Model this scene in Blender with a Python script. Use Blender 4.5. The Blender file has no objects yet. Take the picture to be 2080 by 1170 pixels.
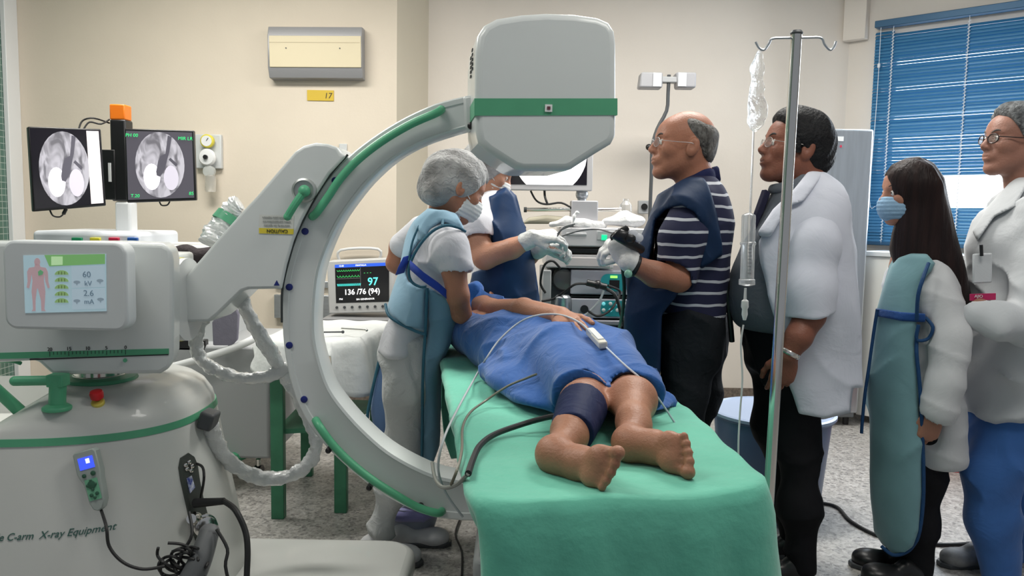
import bpy, bmesh, math, random
import numpy as np
from mathutils import Vector, Matrix, Euler, Quaternion

SC = bpy.context.scene
COL = SC.collection
PI = math.pi

# ------------------------------------------------------------------ camera
CAM_LOC = Vector((0.0, 0.0, 1.30))
FPX = 1632.0
PITCH = math.atan(151.0 / FPX)
ROLL = math.radians(1.0)
cd = bpy.data.cameras.new('camera'); cam = bpy.data.objects.new('camera', cd); COL.objects.link(cam)
cd.sensor_fit = 'HORIZONTAL'; cd.sensor_width = 36.0; cd.lens = 36.0 * FPX / 2080.0
cd.clip_start = 0.05
CAM_R = Matrix.Rotation(PI / 2 - PITCH, 3, 'X') @ Matrix.Rotation(ROLL, 3, 'Z')
cam.matrix_world = Matrix.Translation(CAM_LOC) @ CAM_R.to_4x4()
SC.camera = cam

# ------------------------------------------------------------------ colour management, world
SC.view_settings.view_transform = 'Standard'
SC.view_settings.look = 'None'
SC.view_settings.gamma = 1.0
SC.view_settings.use_curve_mapping = False
SC.view_settings.exposure = 0.36
world = bpy.data.worlds.new('world'); SC.world = world; world.use_nodes = True
wb = world.node_tree.nodes['Background']
wb.inputs[0].default_value = (0.80, 0.86, 0.95, 1); wb.inputs[1].default_value = 0.24

# ceiling fluorescent light (the lamps' light; their fixtures are built with the ceiling)
LAMPS = [(-1.6, 3.7, 28), (0.9, 3.7, 30), (-1.4, 1.6, 12), (1.2, 1.7, 11)]
for lx, ly, lp in LAMPS:
    ld = bpy.data.lights.new('ceiling_tube_light', 'AREA'); ld.shape = 'RECTANGLE'; ld.size = 1.2; ld.size_y = 0.5
    ld.energy = lp * 1.6; ld.color = (1.0, 0.97, 0.91)
    lo = bpy.data.objects.new('ceiling_tube_light', ld); COL.objects.link(lo); lo.location = (lx, ly, 2.93)
# daylight entering by the blinds' window
ld = bpy.data.lights.new('window_daylight', 'AREA'); ld.shape = 'RECTANGLE'; ld.size = 1.6; ld.size_y = 1.3
ld.energy = 30; ld.color = (0.86, 0.93, 1.0)
lo = bpy.data.objects.new('window_daylight', ld); COL.objects.link(lo)
lo.location = (2.75, 4.75, 1.9)
lo.rotation_euler = Vector((-0.69, -0.72, -0.12)).to_track_quat('-Z', 'Y').to_euler()

# ------------------------------------------------------------------ pixel -> world at a chosen depth
def ray(px, py):
    return CAM_R @ Vector(((px - 1040.0) / FPX, -(py - 585.0) / FPX, -1.0))
def W(px, py, Y):
    d = ray(px, py); t = (Y - CAM_LOC.y) / d.y
    return CAM_LOC + d * t
def G(px, py, z):
    d = ray(px, py); t = (z - CAM_LOC.z) / d.z
    return CAM_LOC + d * t
def V(*a): return Vector(a)

# ------------------------------------------------------------------ materials
MATS = {}
def mat(name, color, rough=0.5, metal=0.0, noise=0.0, nscale=20.0, bump=0.0, bscale=80.0, stretch=None,
        emit=0.0, dist=0.0, trans=0.0, alpha=1.0, spec=0.5, coat=0.0, sheen=0.0, wave=0.0, color2=None, ior=1.45, sss=0.0):
    if name in MATS: return MATS[name]
    m = bpy.data.materials.new(name); m.use_nodes = True
    nt = m.node_tree; N = nt.nodes; L = nt.links
    b = N['Principled BSDF']
    c = tuple(color) + (1.0,)
    b.inputs['Base Color'].default_value = c
    b.inputs['Roughness'].default_value = rough
    b.inputs['Metallic'].default_value = metal
    b.inputs['Specular IOR Level'].default_value = spec
    b.inputs['Coat Weight'].default_value = coat
    b.inputs['Sheen Weight'].default_value = sheen
    b.inputs['Transmission Weight'].default_value = trans
    b.inputs['IOR'].default_value = ior
    b.inputs['Alpha'].default_value = alpha
    if sss:
        b.inputs['Subsurface Weight'].default_value = sss
        b.inputs['Subsurface Radius'].default_value = (0.012, 0.005, 0.003)
        b.inputs['Subsurface Scale'].default_value = 1.0
    if emit:
        b.inputs['Emission Color'].default_value = c; b.inputs['Emission Strength'].default_value = emit
    tc = N.new('ShaderNodeTexCoord'); mp = N.new('ShaderNodeMapping')
    L.new(tc.outputs['Object'], mp.inputs['Vector'])
    if stretch: mp.inputs['Scale'].default_value = stretch
    nz = N.new('ShaderNodeTexNoise'); nz.inputs['Scale'].default_value = nscale; nz.inputs['Detail'].default_value = 4
    L.new(mp.outputs[0], nz.inputs['Vector'])
    mx = N.new('ShaderNodeMix'); mx.data_type = 'RGBA'
    c2 = tuple(color2) + (1.0,) if color2 else tuple(max(0, v * (1 - noise)) for v in color) + (1.0,)
    mx.inputs['A'].default_value = c; mx.inputs['B'].default_value = c2
    cr = N.new('ShaderNodeMapRange'); cr.inputs['From Min'].default_value = 0.35; cr.inputs['From Max'].default_value = 0.65
    L.new(nz.outputs['Fac'], cr.inputs['Value']); L.new(cr.outputs[0], mx.inputs['Factor'])
    if noise or color2: L.new(mx.outputs['Result'], b.inputs['Base Color'])
    if bump:
        n2 = N.new('ShaderNodeTexNoise'); n2.inputs['Scale'].default_value = bscale; n2.inputs['Detail'].default_value = 5; n2.inputs['Distortion'].default_value = dist
        L.new(mp.outputs[0], n2.inputs['Vector'])
        bp = N.new('ShaderNodeBump'); bp.inputs['Strength'].default_value = bump; bp.inputs['Distance'].default_value = 0.01
        L.new(n2.outputs['Fac'], bp.inputs['Height']); L.new(bp.outputs[0], b.inputs['Normal'])
    MATS[name] = m
    return m

# ------------------------------------------------------------------ mesh building
def link(name, me, parent=None, m=None):
    o = bpy.data.objects.new(name, me); COL.objects.link(o)
    if m is not None:
        me.materials.clear(); me.materials.append(m)
    if parent is not None:
        o.parent = parent
        o.matrix_parent_inverse = Matrix.Identity(4)
        pl = WORLD[parent.name]
        o.location = WORLD_LOC(name, None) - pl if False else Vector((0, 0, 0))
    return o

WORLD = {}   # object name -> world location of its origin
def tag(o, label, cat, group=None, kind=None):
    if label: o['label'] = label
    if cat: o['category'] = cat
    if group: o['group'] = group
    if kind: o['kind'] = kind
    return o
def empty(name, loc, label, cat, group=None):
    o = bpy.data.objects.new(name, None); COL.objects.link(o); o.location = loc; o.empty_display_size = 0.1
    WORLD[o.name] = Vector(loc)
    return tag(o, label, cat, group)

def put(name, verts, faces, m, parent=None, origin=None, smooth=False, bevel=0.0, bseg=2, autosm=True, solid=0.0, subs=0, kind=None, label=None):
    """verts are WORLD coordinates; the object's origin is placed at `origin` (or the parent's origin)."""
    verts = np.asarray([tuple(v) for v in verts] if not isinstance(verts, np.ndarray) else verts, dtype=np.float64)
    if parent is not None and origin is None: origin = WORLD[parent.name]
    if origin is None:
        mn = verts.min(0); mx = verts.max(0); origin = Vector(((mn[0] + mx[0]) / 2, (mn[1] + mx[1]) / 2, mn[2]))
    origin = Vector(origin)
    loc = verts - np.array(origin)
    me = bpy.data.meshes.new(name)
    if isinstance(faces, np.ndarray):
        n = len(faces); k = faces.shape[1]
        me.vertices.add(len(loc)); me.vertices.foreach_set('co', loc.ravel().astype(np.float32))
        me.loops.add(n * k); me.loops.foreach_set('vertex_index', faces.ravel().astype(np.int32))
        me.polygons.add(n); me.polygons.foreach_set('loop_start', (np.arange(n) * k).astype(np.int32))
        me.polygons.foreach_set('loop_total', np.full(n, k, dtype=np.int32))
        me.update(calc_edges=True); me.validate()
    else:
        me.from_pydata([tuple(v) for v in loc], [], [tuple(f) for f in faces])
        bm = bmesh.new(); bm.from_mesh(me); bmesh.ops.recalc_face_normals(bm, faces=bm.faces); bm.to_mesh(me); bm.free()
    me.materials.append(m)
    o = bpy.data.objects.new(name, me); COL.objects.link(o)
    if parent is not None:
        o.parent = parent; o.location = origin - WORLD[parent.name]
    else:
        o.location = origin
    WORLD[o.name] = origin
    if smooth:
        me.polygons.foreach_set('use_smooth', [True] * len(me.polygons))
    elif autosm:
        me.polygons.foreach_set('use_smooth', [True] * len(me.polygons))
        me.set_sharp_from_angle(angle=math.radians(35))
    if solid:
        sm = o.modifiers.new('solid', 'SOLIDIFY'); sm.thickness = solid; sm.offset = 0
    if bevel:
        bv = o.modifiers.new('bevel', 'BEVEL'); bv.width = bevel; bv.segments = bseg; bv.limit_method = 'ANGLE'; bv.angle_limit = math.radians(40)
        bv.harden_normals = False
    if subs:
        s = o.modifiers.new('subd', 'SUBSURF'); s.levels = subs; s.render_levels = subs
    if kind: o['kind'] = kind
    if label: o['label'] = label
    return o

def frame_from(d, up=None):
    d = Vector(d).normalized()
    up = Vector(up) if up is not None else (V(0, 0, 1) if abs(d.z) < 0.95 else V(0, 1, 0))
    x = up.cross(d).normalized(); y = d.cross(x).normalized()
    return x, y, d

class MB:
    """collects primitives (world coordinates) into one mesh"""
    def __init__(s): s.v = []; s.f = []
    def add(s, vs, fs):
        n = len(s.v); s.v += [Vector(v) for v in vs]; s.f += [tuple(i + n for i in f) for f in fs]; return s
    def box(s, c, size, R=None):
        R = R or Matrix.Identity(3); c = Vector(c); vs = []
        for x in (-.5, .5):
            for y in (-.5, .5):
                for z in (-.5, .5): vs.append(c + R @ Vector((x * size[0], y * size[1], z * size[2])))
        return s.add(vs, [(0, 1, 3, 2), (4, 6, 7, 5), (0, 4, 5, 1), (2, 3, 7, 6), (0, 2, 6, 4), (1, 5, 7, 3)])
    def span(s, a, b):
        a = Vector(a); b = Vector(b)
        return s.box((a + b) / 2, tuple(abs(q) for q in (b - a)))
    def cyl(s, a, b, r, r2=None, n=20, cap=True):
        a = Vector(a); b = Vector(b); r2 = r if r2 is None else r2
        x, y, d = frame_from(b - a); vs = []
        for p, q in ((a, r), (b, r2)):
            for i in range(n):
                t = 2 * PI * i / n; vs.append(p + x * (q * math.cos(t)) + y * (q * math.sin(t)))
        fs = [(i, (i + 1) % n, n + (i + 1) % n, n + i) for i in range(n)]
        if cap: fs += [tuple(range(n))[::-1], tuple(range(n, 2 * n))]
        return s.add(vs, fs)
    def lathe(s, prof, c, axis=(0, 0, 1), n=28):
        """prof: [(r, h)] along axis from c"""
        c = Vector(c); x, y, d = frame_from(axis); vs = []
        for r, h in prof:
            for i in range(n):
                t = 2 * PI * i / n; vs.append(c + d * h + x * (r * math.cos(t)) + y * (r * math.sin(t)))
        fs = []
        for k in range(len(prof) - 1):
            for i in range(n):
                j = (i + 1) % n; fs.append((k * n + i, k * n + j, (k + 1) * n + j, (k + 1) * n + i))
        fs += [tuple(range(n))[::-1], tuple(range((len(prof) - 1) * n, len(prof) * n))]
        return s.add(vs, fs)
    def tube(s, pts, r, n=8, smooth=4, closed=False, wob=None):
        pts = [Vector(p) for p in pts]
        if smooth and len(pts) > 2: pts = spline(pts, smooth)
        rr = r if isinstance(r, (list, tuple)) else None
        m = len(pts); x = None; vs = []
        for k, p in enumerate(pts):
            d = (pts[min(k + 1, m - 1)] - pts[max(k - 1, 0)]).normalized()
            if x is None: x, y, _ = frame_from(d)
            else:
                x = (x - d * x.dot(d)).normalized(); y = d.cross(x)
            q = (rr[0] + (rr[1] - rr[0]) * k / (m - 1)) if rr else r
            for i in range(n):
                t = 2 * PI * i / n
                qq = q * (1 + (wob(k, t) if wob else 0))
                vs.append(p + x * (qq * math.cos(t)) + y * (qq * math.sin(t)))
        fs = []
        for k in range(m - 1):
            for i in range(n):
                j = (i + 1) % n; fs.append((k * n + i, k * n + j, (k + 1) * n + j, (k + 1) * n + i))
        fs += [tuple(range(n))[::-1], tuple(range((m - 1) * n, m * n))]
        return s.add(vs, fs)
    def prism(s, poly, vec):
        """poly: world points (planar), extruded by vec"""
        poly = [Vector(p) for p in poly]; vec = Vector(vec); n = len(poly)
        vs = poly + [p + vec for p in poly]
        fs = [tuple(range(n)), tuple(range(n, 2 * n))[::-1]] + [(i, (i + 1) % n, n + (i + 1) % n, n + i) for i in range(n)]
        return s.add(vs, fs)
    def ball(s, c, r, n=14, m=9, R=None):
        c = Vector(c); r = (r, r, r) if not isinstance(r, (tuple, list)) else r; R = R or Matrix.Identity(3)
        vs = [c + R @ Vector((0, 0, -r[2]))]
        for k in range(1, m):
            ph = -PI / 2 + PI * k / m
            for i in range(n):
                t = 2 * PI * i / n
                vs.append(c + R @ Vector((r[0] * math.cos(ph) * math.cos(t), r[1] * math.cos(ph) * math.sin(t), r[2] * math.sin(ph))))
        vs.append(c + R @ Vector((0, 0, r[2]))); fs = []
        for i in range(n):
            j = (i + 1) % n
            fs.append((0, 1 + j, 1 + i)); fs.append((len(vs) - 1, 1 + (m - 2) * n + i, 1 + (m - 2) * n + j))
            for k in range(m - 2):
                fs.append((1 + k * n + i, 1 + k * n + j, 1 + (k + 1) * n + j, 1 + (k + 1) * n + i))
        return s.add(vs, fs)
    def put(s, name, m, parent=None, **k): return put(name, s.v, s.f, m, parent, **k)

def spline(pts, k=4):
    out = []; n = len(pts)
    for i in range(n - 1):
        p0 = pts[max(i - 1, 0)]; p1 = pts[i]; p2 = pts[i + 1]; p3 = pts[min(i + 2, n - 1)]
        for j in range(k):
            t = j / k
            out.append(0.5 * ((2 * p1) + (p2 - p0) * t + (2 * p0 - 5 * p1 + 4 * p2 - p3) * t * t + (3 * p1 - p0 - 3 * p2 + p3) * t ** 3))
    out.append(pts[-1]); return out

def rrect(w, h, r, n=6):
    """rounded rectangle outline in 2D, centred"""
    out = []
    for cx, cy, a0 in ((w / 2 - r, h / 2 - r, 0), (-w / 2 + r, h / 2 - r, PI / 2), (-w / 2 + r, -h / 2 + r, PI), (w / 2 - r, -h / 2 + r, 1.5 * PI)):
        for i in range(n + 1):
            a = a0 + PI / 2 * i / n; out.append((cx + r * math.cos(a), cy + r * math.sin(a)))
    return out

def text_obj(name, body, m, loc, xdir, ydir, size, parent, extrude=0.0006, align='CENTER', shear=0.0, bold=0.0, fn=None, sx=1.0):
    """lettering as mesh: xdir reading direction, ydir up direction"""
    cu = bpy.data.curves.new(name, 'FONT'); cu.body = body; cu.size = size; cu.extrude = extrude; cu.align_x = align; cu.align_y = 'CENTER'
    cu.shear = shear; cu.offset = bold; cu.resolution_u = 3
    tmp = bpy.data.objects.new('tmp', cu); COL.objects.link(tmp)
    dg = bpy.context.evaluated_depsgraph_get(); me = bpy.data.meshes.new_from_object(tmp.evaluated_get(dg))
    bpy.data.objects.remove(tmp)
    x = Vector(xdir).normalized(); y = Vector(ydir).normalized(); z = x.cross(y)
    vs = []
    for v in me.vertices:
        p = Vector(loc) + x * (v.co.x * sx) + y * v.co.y + z * v.co.z
        if fn: p = fn(p)
        vs.append(p)
    fs = [tuple(p.vertices) for p in me.polygons]
    bpy.data.meshes.remove(me)
    return put(name, vs, fs, m, parent, autosm=False)

# ------------------------------------------------------------------ implicit surfaces (numpy) -> smooth quads
class Vol:
    def __init__(s, lo, hi, h):
        s.h = h; s.lo = np.array(lo, dtype=np.float32); n = np.ceil((np.array(hi) - np.array(lo)) / h).astype(int) + 1
        s.n = n; s.d = np.full(tuple(n), 1.0, dtype=np.float32)
        s.ax = [s.lo[i] + h * np.arange(n[i], dtype=np.float32) for i in range(3)]
    def sub(s, lo, hi):
        i0 = np.maximum(np.floor((np.array(lo) - s.lo) / s.h).astype(int), 0)
        i1 = np.minimum(np.ceil((np.array(hi) - s.lo) / s.h).astype(int) + 1, s.n)
        if np.any(i1 <= i0): return None, None
        sl = tuple(slice(a, b) for a, b in zip(i0, i1))
        X = np.stack(np.meshgrid(s.ax[0][sl[0]], s.ax[1][sl[1]], s.ax[2][sl[2]], indexing='ij'), -1)
        return sl, X
    def merge(s, sl, d, k, op):
        a = s.d[sl]
        if op == 'add':
            if k > 0:
                h = np.clip(k - np.abs(a - d), 0, None) / k; r = np.minimum(a, d) - h * h * k * 0.25
            else: r = np.minimum(a, d)
        elif op == 'cut':
            d = -d
            if k > 0:
                h = np.clip(k - np.abs(a - d), 0, None) / k; r = np.maximum(a, d) + h * h * k * 0.25
            else: r = np.maximum(a, d)
        elif op == 'and':
            r = np.maximum(a, d)
        s.d[sl] = r
    def cap(s, a, b, ra, rb=None, k=0.02, op='add', flat=None):
        """round cone a-b. flat=(axis vec, factor) squashes thickness along an axis"""
        rb = ra if rb is None else rb
        a = np.array(a, dtype=np.float32); b = np.array(b, dtype=np.float32)
        m = max(ra, rb) + max(k, 0.01) + 2 * s.h
        sl, X = s.sub(np.minimum(a, b) - m, np.maximum(a, b) + m)
        if sl is None: return s
        ab = b - a; L2 = float(ab @ ab) + 1e-9
        t = np.clip(((X - a) @ ab) / L2, 0, 1)
        q = X - a - t[..., None] * ab
        if flat is not None:
            ax = np.array(flat[0], dtype=np.float32); ax = ax / np.linalg.norm(ax)
            c = q @ ax; q = q + (c * (1.0 / flat[1] - 1.0))[..., None] * ax
            d = (np.sqrt((q * q).sum(-1)) - (ra + (rb - ra) * t))
            d = d * (0.5 + 0.5 * flat[1])
        else:
            d = np.sqrt((q * q).sum(-1)) - (ra + (rb - ra) * t)
        s.merge(sl, d, k, op); return s
    def chain(s, pts, rs, k=0.02, flat=None, op='add'):
        for i in range(len(pts) - 1): s.cap(pts[i], pts[i + 1], rs[i], rs[i + 1], k, op, flat)
        return s
    def ell(s, c, r, R=None, k=0.02, op='add'):
        c = np.array(c, dtype=np.float32); r = np.array(r, dtype=np.float32); m = float(r.max()) + max(k, 0.01) + 2 * s.h
        sl, X = s.sub(c - m, c + m)
        if sl is None: return s
        q = X - c
        if R is not None: q = q @ np.array(R, dtype=np.float32)      # R columns = local axes
        k0 = np.sqrt(((q / r) ** 2).sum(-1)); k1 = np.sqrt(((q / (r * r)) ** 2).sum(-1)) + 1e-6
        d = k0 * (k0 - 1.0) / k1
        s.merge(sl, d, k, op); return s
    def box(s, c, half, R=None, rnd=0.01, k=0.0, op='add'):
        c = np.array(c, dtype=np.float32); hf = np.array(half, dtype=np.float32) - rnd; m = float(np.linalg.norm(half)) + max(k, 0.01) + 2 * s.h
        sl, X = s.sub(c - m, c + m)
        if sl is None: return s
        q = X - c
        if R is not None: q = q @ np.array(R, dtype=np.float32)
        q = np.abs(q) - hf
        d = np.sqrt((np.maximum(q, 0) ** 2).sum(-1)) + np.minimum(q.max(-1), 0) - rnd
        s.merge(sl, d, k, op); return s
    def plane(s, p, n, op='cut', k=0.0):
        """op='cut' removes the half space on the side n points to"""
        n = np.array(n, dtype=np.float32); n /= np.linalg.norm(n)
        sl, X = s.sub(s.lo, s.lo + s.h * s.n)
        d = (X - np.array(p, dtype=np.float32)) @ n        # >0 on the n side
        s.merge(sl, -d if op == 'cut' else d, k, 'cut'); return s
    def loft(s, sec, k=0.02, op='add', sq=2.0, rt=.03):
        """sec: list of (cx, cy, cz, rx, ry) sorted by z (interpolated smoothly): horizontal super-elliptical sections"""
        sec = sorted(sec, key=lambda q: q[2]); A = np.array(sec, dtype=np.float32)
        lo = (A[:, 0] - A[:, 3]).min(), (A[:, 1] - A[:, 4]).min(), A[0, 2]; hi = (A[:, 0] + A[:, 3]).max(), (A[:, 1] + A[:, 4]).max(), A[-1, 2]
        m = max(k, 0.01) + 2 * s.h
        sl, X = s.sub(np.array(lo) - m, np.array(hi) + m)
        if sl is None: return s
        z = s.ax[2][sl[2]]; zc = np.clip(z, A[0, 2], A[-1, 2])
        zz = np.linspace(A[0, 2], A[-1, 2], 64)
        def itp(col):
            v = np.interp(zz, A[:, 2], A[:, col]); w = np.convolve(np.pad(v, 3, mode='edge'), np.ones(7) / 7, mode='valid')
            return np.interp(zc, zz, w).astype(np.float32)
        cx, cy, rx, ry = itp(0), itp(1), itp(3), itp(4)
        u = np.abs((X[..., 0] - cx) / rx); v = np.abs((X[..., 1] - cy) / ry)
        rr = (u ** sq + v ** sq) ** (1.0 / sq)
        d2 = (rr - 1.0) * np.minimum(rx, ry)
        dz = np.maximum(A[0, 2] - z, z - A[-1, 2])[None, None, :] + np.zeros_like(d2)
        kk = rt; h = np.clip(kk - np.abs(d2 - dz), 0, None) / kk; d = np.maximum(d2, dz) + h * h * kk * 0.25
        s.merge(sl, d, k, op); return s
    def poly(s, pts, op='and', k=0.0):
        """pts: world points; keeps (and) / removes (cut) what projects along Y inside the polygon"""
        m = np.abs(s.d) < 9 if False else (s.d < .05)
        I = np.nonzero(m); y = s.ax[1][I[1]]; Yr = float(pts[0][1]); kk = Yr / y
        x = s.ax[0][I[0]] * kk; z = (s.ax[2][I[2]] - 1.30) * kk + 1.30
        d = np.full(len(x), 1e9, dtype=np.float32); sg = np.ones_like(d); n = len(pts)
        for i in range(n):
            ax_, az = pts[i][0], pts[i][2]; bx_, bz = pts[i - 1][0], pts[i - 1][2]; ex, ez = bx_ - ax_, bz - az; wx, wz = x - ax_, z - az
            t = np.clip((wx * ex + wz * ez) / (ex * ex + ez * ez + 1e-12), 0, 1); qx, qz = wx - ex * t, wz - ez * t
            d = np.minimum(d, qx * qx + qz * qz)
            c1 = z >= az; c2 = z < bz; c3 = (ex * wz) > (ez * wx)
            al = (c1 & c2 & c3) | (~c1 & ~c2 & ~c3); sg = np.where(al, -sg, sg)
        d = sg * np.sqrt(d)
        if op == 'cut': d = -d
        a = s.d[I]
        if k > 0:
            h = np.clip(k - np.abs(a - d), 0, None) / k; r = np.maximum(a, d) + h * h * k * 0.25
        else: r = np.maximum(a, d)
        s.d[I] = r; return s
    def disp(s, fn):
        sl, X = s.sub(s.lo, s.lo + s.h * s.n)
        m = np.abs(s.d[sl]) < 0.08
        v = s.d[sl]; v[m] += fn(X[m]).astype(np.float32); s.d[sl] = v
        return s
    def mesh(s, relax=1):
        d = s.d; d[0] = d[-1] = 1; d[:, 0] = d[:, -1] = 1; d[:, :, 0] = d[:, :, -1] = 1
        nx, ny, nz = d.shape; ins = d < 0
        acc = {}; cells_all = []; pos_all = []; quads = []
        cid = lambda i, j, k: (i * ny + j) * nz + k
        for ax in range(3):
            a = [slice(None)] * 3; b = [slice(None)] * 3; a[ax] = slice(0, -1); b[ax] = slice(1, None)
            x = ins[tuple(a)] != ins[tuple(b)]
            I = np.stack(np.nonzero(x), -1)
            J = I.copy(); J[:, ax] += 1
            da = d[I[:, 0], I[:, 1], I[:, 2]]; db = d[J[:, 0], J[:, 1], J[:, 2]]
            t = da / (da - db)
            P = I.astype(np.float32); P[:, ax] += t
            u, v = [(1, 2), (2, 0), (0, 1)][ax]
            cs = []
            for du, dv in ((0, 0), (-1, 0), (-1, -1), (0, -1)):
                C = I.copy(); C[:, u] += du; C[:, v] += dv
                c = cid(C[:, 0], C[:, 1], C[:, 2]); cs.append(c); cells_all.append(c); pos_all.append(P)
            q = np.stack(cs, -1)
            flip = ~ins[I[:, 0], I[:, 1], I[:, 2]]
            q[flip] = q[flip][:, ::-1]
            quads.append(q)
        cells = np.concatenate(cells_all); pos = np.concatenate(pos_all); quads = np.concatenate(quads)
        uc, inv = np.unique(cells, return_inverse=True)
        cnt = np.bincount(inv).astype(np.float32)
        Vt = np.stack([np.bincount(inv, pos[:, i]) / cnt for i in range(3)], -1)
        F = np.searchsorted(uc, quads)
        Vt = Vt * s.h + s.lo
        for _ in range(relax):
            E = np.concatenate([F[:, [0, 1]], F[:, [1, 2]], F[:, [2, 3]], F[:, [3, 0]]])
            w = np.bincount(E[:, 0], minlength=len(Vt)).astype(np.float32)
            S = np.stack([np.bincount(E[:, 0], Vt[E[:, 1], i], minlength=len(Vt)) for i in range(3)], -1)
            w2 = np.bincount(E[:, 1], minlength=len(Vt)).astype(np.float32)
            S2 = np.stack([np.bincount(E[:, 1], Vt[E[:, 0], i], minlength=len(Vt)) for i in range(3)], -1)
            Vt = Vt * 0.5 + 0.5 * (S + S2) / (w + w2)[:, None]
        return Vt, F

def join(*ms):
    vs = []; fs = []; n = 0
    for v, f in ms:
        vs.append(v); fs.append(f + n); n += len(v)
    return np.concatenate(vs), np.concatenate(fs)

def waves(freqs, amps, dirs, seed=0):
    """sum of domain-warped sine folds; returns fn(P)->displacement"""
    rs = np.random.RandomState(seed)
    ph = rs.rand(len(freqs)) * 6.28; wd = rs.randn(len(freqs), 3) * 5.0
    def fn(P):
        out = np.zeros(len(P), dtype=np.float32)
        for f, a, d, p, w in zip(freqs, amps, dirs, ph, wd):
            d = np.array(d, dtype=np.float32); d = d / np.linalg.norm(d)
            s = np.sin(P @ d * f + p + 1.2 * np.sin(P @ w + p * 2))
            out += a * (np.sign(s) * np.abs(s) ** 1.0) * (0.6 + 0.4 * np.sin(P @ np.roll(w, 1) + p * 3))
        return out
    return fn

def creases(freqs, amps, dirs, seed=0):
    """sharp-ridged cloth folds; returns fn(P)->displacement"""
    rs = np.random.RandomState(seed); ph = rs.rand(len(freqs)) * 6.28; wd = rs.randn(len(freqs), 3) * 5.0
    def fn(P):
        out = np.zeros(len(P), dtype=np.float32)
        for f, a, d, p, w in zip(freqs, amps, dirs, ph, wd):
            d = np.array(d, dtype=np.float32); d = d / np.linalg.norm(d)
            s = np.abs(np.sin(P @ d * f * .5 + p + 1.3 * np.sin(P @ w + p * 2) + .5 * np.sin(P @ np.roll(w, 2) * 2.3)))
            m = np.clip(.5 + .9 * np.sin(P @ np.roll(w, 1) * 1.3 + p * 3), 0, 1)
            out += a * m * (1 - 2 * s ** .6)
        return -out
    return fn

def wrinkle(amp, seed=0, f=45.0, up=(0.5, 0.3, 1.0)):
    """generic cloth wrinkles: soft undulation plus sharp creases"""
    rs = np.random.RandomState(seed)
    dirs = [np.array(up) + rs.randn(3) * 0.5 for _ in range(5)]
    a = waves([f * .45, f * .8], [amp * .5, amp * .3], dirs[:2], seed); b = creases([f * .5, f * .9, f * 1.5], [amp * 1.3, amp * 1.0, amp * .55], dirs[2:], seed + 7)
    return lambda P: a(P) + b(P)
# ================================================================== ROOM
def floor_mat():
    m = bpy.data.materials.new('terrazzo'); m.use_nodes = True; N = m.node_tree.nodes; L = m.node_tree.links; b = N['Principled BSDF']
    tc = N.new('ShaderNodeTexCoord')
    v1 = N.new('ShaderNodeTexVoronoi'); v1.inputs['Scale'].default_value = 62
    v2 = N.new('ShaderNodeTexVoronoi'); v2.inputs['Scale'].default_value = 120
    nz = N.new('ShaderNodeTexNoise'); nz.inputs['Scale'].default_value = 14; nz.inputs['Detail'].default_value = 5
    for q in (v1, v2, nz): L.new(tc.outputs['Object'], q.inputs['Vector'])
    sp = N.new('ShaderNodeSeparateColor'); L.new(v1.outputs['Color'], sp.inputs[0])
    cr = N.new('ShaderNodeValToRGB'); L.new(sp.outputs[0], cr.inputs[0]); e = cr.color_ramp.elements; cr.color_ramp.interpolation = 'CONSTANT'
    e[0].position = 0; e[0].color = (.13, .125, .12, 1); e[1].position = .09; e[1].color = (.40, .385, .36, 1)
    for p, c in ((.40, (.50, .48, .45, 1)), (.62, (.30, .285, .265, 1)), (.72, (.62, .60, .57, 1)), (.92, (.22, .215, .21, 1))):
        x = e.new(p); x.color = c
    sp2 = N.new('ShaderNodeSeparateColor'); L.new(v2.outputs['Color'], sp2.inputs[0])
    cr2 = N.new('ShaderNodeValToRGB'); L.new(sp2.outputs[1], cr2.inputs[0]); e = cr2.color_ramp.elements; cr2.color_ramp.interpolation = 'CONSTANT'
    e[0].color = (.24, .23, .22, 1); e[1].position = .18; e[1].color = (.46, .44, .415, 1); x = e.new(.8); x.color = (.60, .585, .56, 1)
    mx = N.new('ShaderNodeMix'); mx.data_type = 'RGBA'; mx.inputs['Factor'].default_value = .5
    L.new(cr.outputs[0], mx.inputs['A']); L.new(cr2.outputs[0], mx.inputs['B'])
    mm = N.new('ShaderNodeMix'); mm.data_type = 'RGBA'; mm.blend_type = 'MULTIPLY'; mm.inputs['Factor'].default_value = .35
    L.new(mx.outputs['Result'], mm.inputs['A']); L.new(nz.outputs['Fac'], mm.inputs['B'])
    L.new(mm.outputs['Result'], b.inputs['Base Color']); b.inputs['Roughness'].default_value = .42
    return m
def tile_mat():
    m = bpy.data.materials.new('green_mosaic'); m.use_nodes = True; N = m.node_tree.nodes; L = m.node_tree.links; b = N['Principled BSDF']
    tc = N.new('ShaderNodeTexCoord'); mp = N.new('ShaderNodeMapping'); mp.inputs['Rotation'].default_value = (0, PI / 2, PI / 2)
    sw = N.new('ShaderNodeSeparateXYZ'); cb = N.new('ShaderNodeCombineXYZ')
    L.new(tc.outputs['Object'], sw.inputs[0]); L.new(sw.outputs['Y'], cb.inputs['X']); L.new(sw.outputs['Z'], cb.inputs['Y'])
    br = N.new('ShaderNodeTexBrick'); br.offset = 0; br.squash = 1; br.inputs['Scale'].default_value = 1
    br.inputs['Brick Width'].default_value = .04; br.inputs['Row Height'].default_value = .04; br.inputs['Mortar Size'].default_value = .0022
    br.inputs['Color1'].default_value = (.055, .13, .10, 1); br.inputs['Color2'].default_value = (.085, .18, .14, 1); br.inputs['Mortar'].default_value = (.36, .42, .38, 1)
    L.new(cb.outputs[0], br.inputs['Vector']); L.new(br.outputs['Color'], b.inputs['Base Color']); b.inputs['Roughness'].default_value = .3
    return m
M_WALL = mat('cream_wall_paint', (.71, .63, .52), .75, noise=.06, nscale=1.6, bump=.05, bscale=60)
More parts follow.
